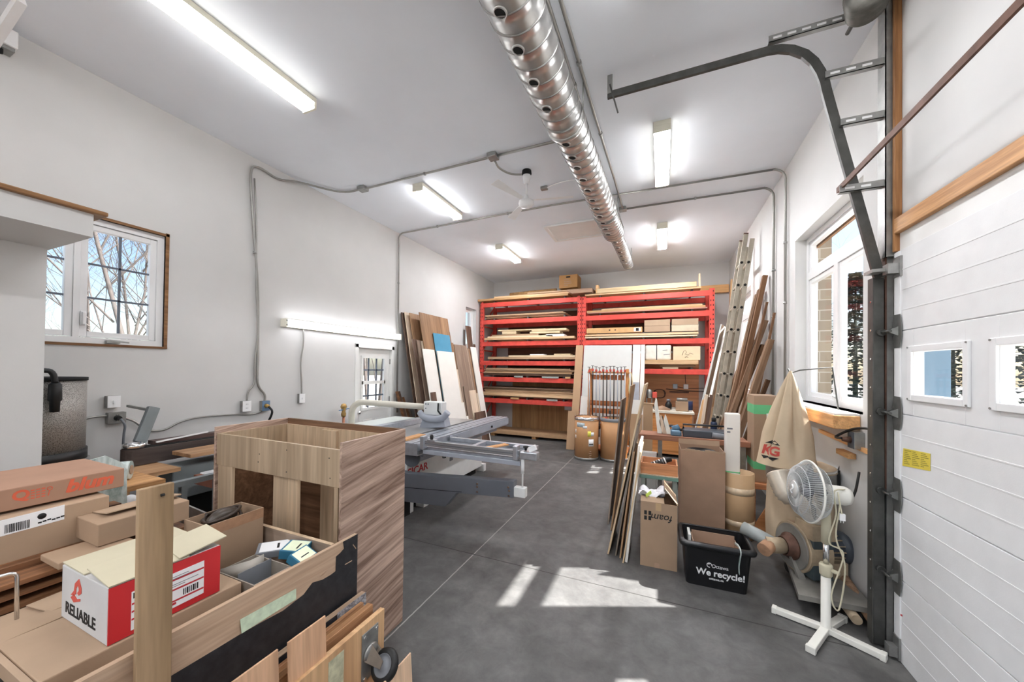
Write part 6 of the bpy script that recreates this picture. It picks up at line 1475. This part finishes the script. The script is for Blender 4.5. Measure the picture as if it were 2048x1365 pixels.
for i, (tp, lw, m) in enumerate((((1408, 800), (1398, 850), M_pine), ((1413, 790), (1404, 850), M_bg), ((1419, 795), (1409, 850), M_rawwood), ((1423, 790), (1414, 850), M_dk), ((1427, 815), (1421, 850), M_stick))):
    a = hit(*tp, Y=6.9); l = hit(*lw, Y=6.8); d = (l - a) / (l.z - a.z); b = a + d * (.004 - a.z)
    plank('lumber_offcut', f'short offcut standing before the rack foot by the ladder, {NW[i]} from the workbench', 'board', m, b, a, .05, .03, (1, 0, 0), 'short offcuts at the rack foot')

# ---------------------------------------------------------------- dust collector
M_canvas = pm('tan_canvas', 'b09c80', .85, var=.1, ns=4, bump=.2, bs=30)
M_dustg = pm('dusty_grey_green_paint', '726f69', .5, var=.2, ns=6)
M_teal2 = pm('dark_teal_panel', '3a4548', .45, var=.12)
M_dusty = pm('dusty_tan_metal', '9c8a70', .6, .2, var=.25, ns=9)
t = thing('dust_collector', 'grey portable dust collector with tan cloth bags on a wheeled base', 'dust collector', (1.1, 3.65, 0))
bp_ = [hit(*p_, Z=.12) for p_ in ((1570, 1120), (1597, 1200), (1757, 1232), (1750, 1150), (1640, 1090))]
bp_ = [Vector((min(v.x, 1.30), v.y, .12)) for v in bp_]
MB().prism(bp_, (0, 0, .035)).build('base_plate', M_dustg, t)
for p_ in ((.98, 3.36), (1.24, 3.18), (1.0, 3.72), (1.26, 3.8)):
    c_ = MB().lathe([(0, -.012), (.04, -.012), (.045, -.006), (.045, .006), (.04, .012), (0, .012)], (p_[0], p_[1], .046), 18, 0, (.9, .3, 0)).build('caster', M_black, t)
    MB().box(p_[0] - .02, p_[1] - .02, .085, p_[0] + .02, p_[1] + .02, .12).build('caster_fork', M_galv, c_)
rc = Vector((1.075, 3.73, 0)); rz = .86; rr_ = .228
MB().lathe([(rr_, rz - .06), (rr_ + .006, rz - .06), (rr_ + .006, rz + .06), (rr_, rz + .06)], rc, 40, cap=False).build('ring', M_galv, t, solid=.004)
MB().lathe([(rr_ + .008, rz + .04), (rr_ + .012, rz + .05), (rr_ + .008, rz + .062)], rc, 40, cap=False).build('strap', M_chrome, t, solid=.003)
def lowbag(u, v):
    a_ = u * 2 * math.pi; z = .16 + (rz - .03 - .16) * v; r = rr_ * (1.02 - .05 * abs(2 * v - .9)) + .006 * math.sin(a_ * 9 + v * 3)
    if v < .08: r *= .55 + .45 * (v / .08) ** .5
    return Vector((rc.x + r * math.cos(a_), rc.y + r * math.sin(a_), z))
MB().grid(lowbag, 48, 14).build('lower_bag', M_canvas, t)
for a_ in (2.6, 3.9, .6): MB().bar((rc.x + rr_ * 1.03 * math.cos(a_), rc.y + rr_ * 1.03 * math.sin(a_), .15), (rc.x + rr_ * 1.03 * math.cos(a_), rc.y + rr_ * 1.03 * math.sin(a_), rz), .03, .006).build('post', M_dustg, t)
tip = hit(1581, 742, Y=3.66); bl = hit(1520, 905, Y=3.62); brr = hit(1642, 922, Y=3.62); zb2 = rz + .055
def upbag(u, v):
    a_ = u * 2 * math.pi; c_ = math.cos(a_); s_ = math.sin(a_)
    cx = (bl.x + brr.x) / 2; rx = (brr.x - bl.x) / 2
    k = 1 - v; f = k ** .85
    fold = 1 + (.62 * (abs(math.sin(a_ * 2.5 + .35)) ** .8 - .68) + .05 * math.sin(a_ * 11 + 3 * k)) * math.sin(math.pi * min(1, k * .80 + .12)) * min(1, (1.08 - k) * 2.5)
    x = tip.x + (cx - tip.x) * k + (rx * f + .006) * c_ * fold; y = tip.y + (3.70 - tip.y) * k + (.17 * f + .005) * s_ * fold
    return Vector((x, y, zb2 + .03 * (1 - k) * 0 + (tip.z - zb2) * v - .05 * (1 - c_) * .5 * max(0, k - .8) * 5 * 0 + (.045 * (1 - c_) * .5 if False else 0)))
ub = MB().grid(upbag, 64, 24).build('upper_bag', M_canvas, t)
MB().lathe([(rr_ + .012, zb2 - .02), (rr_ + .004, zb2 + .01), (rr_ * .8, zb2 + .03), (0, zb2 + .035)], rc, 36).build('bag_cap', M_canvas, t)
def on_bag(ob, u0, du, v0, dv, off=.004):
    """wrap lettering laid out in the XY plane of the world onto the bag"""
    M_ = OFF[t.name].inverted()
    for v in ob.data.vertices:
        p = v.co; u = u0 + p.x * du; w = v0 + p.y * dv; q_ = upbag(u, w); n_ = (upbag(u + .01, w) - q_).cross(upbag(u, w + .01) - q_).normalized()
        v.co = M_ @ (q_ + n_ * off)
def wrap_text(txt, size, mat, u0, v0, bold):
    cu = bpy.data.curves.new('t', 'FONT'); cu.body = txt; cu.size = size; cu.offset = bold; cu.resolution_u = 2
    tmp = bpy.data.objects.new('t', cu); COL.objects.link(tmp); me = bpy.data.meshes.new_from_object(tmp.evaluated_get(bpy.context.evaluated_depsgraph_get())); bpy.data.objects.remove(tmp)
    b_ = bmesh.new(); b_.from_mesh(me); bmesh.ops.subdivide_edges(b_, edges=b_.edges, cuts=1); b_.to_mesh(me); b_.free(); me.materials.clear(); me.materials.append(mat)
    o = bpy.data.objects.new('lettering', me); COL.objects.link(o); o.parent = ub; on_bag(o, u0, .9, v0, 1.15); return o
wrap_text('KG', .115, pm('faded_red_print', 'a5382c', .8), .535, .115, .004)
def bag_poly(pts, u0, v0):
    m = MB(); vs = [m.bm.verts.new((a_, b_, 0)) for a_, b_ in pts]; m._f(vs); bmesh.ops.triangulate(m.bm, faces=m.bm.faces); bmesh.ops.subdivide_edges(m.bm, edges=m.bm.edges, cuts=2)
    me = bpy.data.meshes.new('emblem'); m.bm.to_mesh(me); m.bm.free(); me.materials.append(M_ink); o = bpy.data.objects.new('emblem', me); COL.objects.link(o); o.parent = ub; on_bag(o, u0, .9, v0, 1.15)
bag_poly([(0, 0), (.04, .035), (.07, .012), (.11, .04), (.15, 0)], .54, .225); bag_poly([(0, .03), (.15, .03), (.11, 0), (.07, .02), (.03, .0)], .54, .06)
MB().tube([(1.30, 3.70, .62), (1.30, 3.70, .86), hit(1686, 920, Y=3.70), hit(1678, 830, Y=3.70), hit(1665, 735, Y=3.70), hit(1600, 741, Y=3.70), hit(1580, 747, Y=3.71), hit(1576, 738, Y=3.71)], .006, 8).build('bag_hanger', M_steel, t)
MB().box(1.27, 3.64, .72, 1.31, 3.72, .92).build('hanger_clamp', M_black, t)
# blower
vc = Vector((1.02, 3.46, .345)); AX = Vector((-.93, -.37, 0)).normalized(); SX = Vector((AX.y, -AX.x, 0))
def vol(off, k=1.): return [vc + AX * off + (SX * math.cos(a_) + Vector((0, 0, 1)) * math.sin(a_)) * (.185 + .0 * a_) * k for a_ in [2 * math.pi * i / 36 for i in range(36)]]
MB().rings([vol(.085, .97), vol(.08), vol(-.08), vol(-.085, .97)], sm=False).build('fan_housing', M_dusty, t)
MB().rings([vol(.087, .9), vol(.096, .88)], sm=False).build('face_plate', M_dustg, t)
MB().lathe([(0, 0), (.10, 0), (.10, .012), (.075, .018), (.07, .06), (.062, .06), (.06, .02), (0, .02)], vc + AX * .096, 28, 0, AX).build('inlet_collar', M_rust, t)
MB().box(-.075, -.075, -.17, .075, .075, .22, M=Matrix.Translation(vc + SX * -.10 - AX * .01) @ Matrix.Rotation(math.atan2(SX.y, SX.x), 4, 'Z')).build('outlet_duct', M_teal2, t, bevel=.006)
MB().box(-.085, -.085, .12, .085, .085, .235, M=Matrix.Translation(vc + SX * -.10 - AX * .01) @ Matrix.Rotation(math.atan2(SX.y, SX.x), 4, 'Z')).build('duct_collar', M_dusty, t, bevel=.004)
mo = vc - AX * .085
mt = MB().lathe([(0, 0), (.085, 0), (.09, .02), (.09, .16), (.085, .17), (.115, .17), (.118, .21), (.10, .235), (0, .24)], mo, 28, 0, -AX).build('motor', M_navy, t)
for k in range(14): a_ = k * math.pi / 7; u_ = SX * math.cos(a_) + Vector((0, 0, 1)) * math.sin(a_); MB().bar(mo - AX * .03 + u_ * .093, mo - AX * .16 + u_ * .093, .016, .006, u_).build('cooling_fin', M_dusty, mt)
MB().box(-.07, -.10, -.21, .07, .1, -.08, M=Matrix.Translation(mo - AX * .10) @ Matrix.Rotation(math.atan2(AX.y, AX.x), 4, 'Z')).build('motor_mount', M_dusty, t)
MB().bar(vc + AX * .09 + Vector((0, 0, -.02)) + SX * .02, vc + AX * .10 + Vector((0, 0, -.2)) + SX * -.12, .05, .02, AX).build('housing_strut', M_dustg, t)
# inlet Y piece with dusty stubs
q0 = vc + AX * .156
MB().tube([q0, q0 + AX * .06, q0 + AX * .12 + SX * .02], .058, 16).build('inlet_elbow', M_dusty, t)
MB().tube([q0 + AX * .05, q0 + AX * .12 + SX * .09 + Vector((0, 0, .03)), q0 + AX * .19 + SX * .19 + Vector((0, 0, .05))], .05, 16, rr=[.05, .05, .052]).build('branch_pipe', pm('grey_pvc_pipe', '8b918f', .4), t)
MB().tube([q0 + AX * .10 + SX * -.0, q0 + AX * .17 - SX * .035 + Vector((0, 0, -.02))], .05, 16).build('capped_branch', pm('wood_dust_cap', 'a57c5c', .9, var=.2, ns=20), t)
# ribbed hose
h0 = vc + SX * -.10 - AX * .01 + Vector((0, 0, .235)); h1 = hit(1562, 958, Y=3.43)
hp = smooth([h0, h0 + Vector((.0, .0, .10)), h0.lerp(h1, .55) + Vector((-.01, 0, .02)), h1 + Vector((.03, -.03, -.10)), h1 + Vector((-.01, .06, .03))], 14)
MB().tube(hp, .07, 18, rr=[.073 + .010 * (i % 2) for i in range(len(hp))]).build('ribbed_hose', pm('ribbed_grey_hose', 'b4aa9a', .35, .3, var=.12, ns=5), t)
tag(MB().tube([hit(*p_, X=1.27) for p_ in ((1735, 940), (1742, 985), (1700, 1015), (1660, 1010))] if False else smooth([(1.285, 3.28, 1.0), (1.27, 3.26, .95), (1.25, 3.25, .86), (1.22, 3.26, .80), (1.14, 3.3, .79)], 5), .008, 6).build('power_cord_loop', M_black), 'black cord sagging from the wall behind the pedestal fan', 'cord')

# ---------------------------------------------------------------- pedestal fan
fc = Vector((.995, 2.965, 0))
M_fanw = pm('aged_white_plastic', 'd3d1c8', .4, var=.04); M_fanb = pm('yellowed_white_plastic', 'bcb59a', .45, var=.06)
t = thing('pedestal_fan', 'white pedestal fan with cross shaped foot in front of the dust collector', 'fan', fc)
for e in ((.735, 3.066), (1.225, 2.822), (.838, 2.712), (1.15, 3.15)):
    d_ = (Vector((e[0], e[1], 0)) - fc).normalized(); l_ = (Vector((e[0], e[1], 0)) - fc).length
    lg = MB().bar(fc + d_ * .02 + Vector((0, 0, .026)), fc + d_ * l_ + Vector((0, 0, .022)), .036, .045, (0, 0, 1)).build('leg', M_fanw, t, bevel=.004)
    MB().bar(fc + d_ * (l_ - .02) + Vector((0, 0, .022)), fc + d_ * (l_ + .008) + Vector((0, 0, .022)), .042, .05, (0, 0, 1)).build('end_cap', M_fanw, lg, bevel=.004)
MB().lathe([(0, .0), (.03, .0), (.03, .05), (.026, .055), (.026, .40), (0, .40)], fc, 24).build('lower_pole', M_fanw, t)
cl_ = MB().lathe([(.028, .37), (.034, .38), (.036, .44), (.03, .45), (.018, .45)], fc, 20).build('height_collar', M_fanb, t)
MB().cyl((fc.x + .02, fc.y - .02, .42), (fc.x + .05, fc.y - .05, .42), .012, n=10).build('clamp_knob', M_fanb, cl_)
MB().cyl((fc.x, fc.y, .44), (fc.x, fc.y, .60), .016, n=16).build('chrome_pole', M_chrome, t)
MB().lathe([(0, .585), (.026, .585), (.026, .73), (.023, .80), (0, .81)], fc, 20).build('neck', M_fanb, t)
N = Vector((-.985, -.12, .06)).normalized(); hc = hit(1626, 984, Y=2.95); U = Vector((0, 0, 1)); U = (U - N * U.dot(N)).normalized(); V = N.cross(U)
MB().lathe([(0, -.01), (.055, -.01), (.06, .02), (.06, .13), (.05, .155), (.02, .163), (0, .163)], hc - N * .04, 24, 0, -N).build('motor', M_fanw, t)
MB().tube([fc + Vector((0, 0, .79)), fc + Vector((-.01, 0, .84)), hc - N * .09 + Vector((0, 0, -.02))], .024, 12).build('tilt_joint', M_fanb, t)
M_wire = pm('guard_wire', 'b9bbba', .3, .3)
def ring_(r, off, w=.0025, n=60): return [hc + N * off + (U * math.cos(2 * math.pi * i / n) + V * math.sin(2 * math.pi * i / n)) * r for i in range(n)]
G_ = MB()
for r, off in ((.06, .105), (.11, .102), (.155, .085), (.194, .03)): G_.tube(ring_(r, off), .0022, 5, closed=True)
for i in range(84):
    a_ = 2 * math.pi * i / 84; u_ = U * math.cos(a_) + V * math.sin(a_); w_ = U * -math.sin(a_) + V * math.cos(a_)
    G_.tube([hc + N * .106 + u_ * .055, hc + N * .103 + u_ * .11 + w_ * .012, hc + N * .086 + u_ * .155 + w_ * .02, hc + N * .03 + u_ * .194 + w_ * .024], .0013, 3, cap=False)
G_.build('front_guard_mesh', M_wire, t)
G_ = MB()
for r, off in ((.194, .024), (.155, -.035), (.12, -.05)): G_.tube(ring_(r, off), .0022, 5, closed=True)
for i in range(84):
    a_ = 2 * math.pi * i / 84; u_ = U * math.cos(a_) + V * math.sin(a_)
    G_.tube([hc - N * .052 + u_ * .06, hc - N * .05 + u_ * .12, hc - N * .035 + u_ * .155, hc + N * .024 + u_ * .194], .0013, 3, cap=False)
G_.build('rear_guard_mesh', M_wire, t)
MB().tube(ring_(.197, .027), .006, 8, closed=True).build('guard_rim', M_fanw, t)
b_ = MB().lathe([(0, 0), (.05, 0), (.056, .004), (.05, .009), (0, .012)], hc + N * .103, 28, 0, N).build('badge', M_wire, t)
MB().tube([hc + N * .118 + U * y_ + V * x_ for x_, y_ in ((.0, -.03), (.016, -.012), (-.016, .012), (.0, .03))], .005, 6).build('emblem', M_white, b_)
hb_ = MB().lathe([(0, -.02), (.035, -.02), (.04, .02), (.02, .04), (0, .042)], hc + N * .03, 20, 0, N).build('blade_hub', M_grey, t)
q = NT('smoky_clear_blade'); q.b.inputs['Base Color'].default_value = hx('8f9498'); q.b.inputs['Roughness'].default_value = .25; q.b.inputs['Alpha'].default_value = .55; M_blade = q.m
for k in range(4):
    a0 = math.pi / 2 * k + .4
    def bl_(u, v, a0=a0):
        r = .035 + .142 * u; wd = (.25 + .55 * math.sin(math.pi * min(1, u * .62 + .12))); a_ = a0 + (v - .5) * wd * 1.5 + .35 * u
        return hc + N * (.03 + (v - .5) * .055) + (U * math.cos(a_) + V * math.sin(a_)) * r
    MB().grid(bl_, 8, 8).build('blade', M_blade, hb_, solid=.002)
cd_ = hit(1685, 975, Y=2.90)
MB().tube(smooth([hc - N * .16 + Vector((0, -.03, .05)), hit(1668, 985, Y=2.86), hit(1672, 1030, Y=2.86), hit(1658, 1085, Y=2.86), hit(1687, 1110, Y=2.86), hit(1663, 1190, Y=2.86), hit(1678, 1220, Y=2.86), hit(1690, 1135, Y=2.86), hit(1672, 1075, Y=2.86), hit(1680, 1010, Y=2.86)], 6), .0045, 6).build('cord', M_fanb, t)
p_ = hit(1684, 1035, Y=2.855); MB().box(p_.x - .014, p_.y - .01, p_.z - .02, p_.x + .014, p_.y + .01, p_.z + .02).box(p_.x - .008, p_.y - .003, p_.z - .035, p_.x - .005, p_.y + .003, p_.z - .02).box(p_.x + .005, p_.y - .003, p_.z - .035, p_.x + .008, p_.y + .003, p_.z - .02).build('plug', M_white, t)
tag(MB().tube(smooth([p_ + Vector((0, 0, .015)), hit(1680, 1010, Y=2.857), hit(1676, 985, Y=2.87)], 4), .0045, 6).build('plug_cord', M_fanb, t), 'cord', 'x')
o = bpy.data.objects['plug_cord']; del o['category']; del o['label']

# ---------------------------------------------------------------- by the garage door track
outlet('black power box with a brown plug on the wall beside the door track', 3.345, 1.215, XR, -1, w=.045, h=.06, d=.06, cover=M_navy, plug=M_rust)
outlet('white outlet plate on the wall half behind the door track', 3.16, 1.20, XR, -1, w=.035, h=.065, d=.01)
tag(MB().tube(smooth([(XR - .11, 3.345, 1.22), (XR - .12, 3.42, 1.22), (XR - .06, 3.34, 1.29), (XR - .03, 3.2, 1.32), (XR - .02, 3.08, 1.30)], 5), .009, 6).build('power_lead', M_black), 'black cord arching from the power box to the door track', 'cord')
tag(MB().bar(hit(1640, 862, X=XR - .012), hit(1756, 913, X=XR - .012), .03, .022).build('wall_strip', M_pineY), 'narrow wooden strip nailed along the wall under the window sill', 'strip')
tag(MB().box(XR - .05, 3.42, 1.06, XR - .001, 3.62, 1.10).build('wood_block', M_pineY, bevel=.003), 'small pine block on the wall under the power box', 'block')
for i, (y0_, z_, r_, m) in enumerate(((3.12, .06, .035, M_rawwood2), (3.22, .05, .03, M_dusty))):
    a_, b__ = Vector((XR - .05 - .09 * i, 3.05, z_ + .03)), Vector((XR - .06 - .05 * i, 3.95, z_ + .16 * (1 - i)))
    tag(MB().cyl(a_, b__, r_, n=12).build('dusty_pole', m), f'dusty {("wooden pole", "metal pipe")[i]} lying on the floor along the wall behind the fan', 'pole')
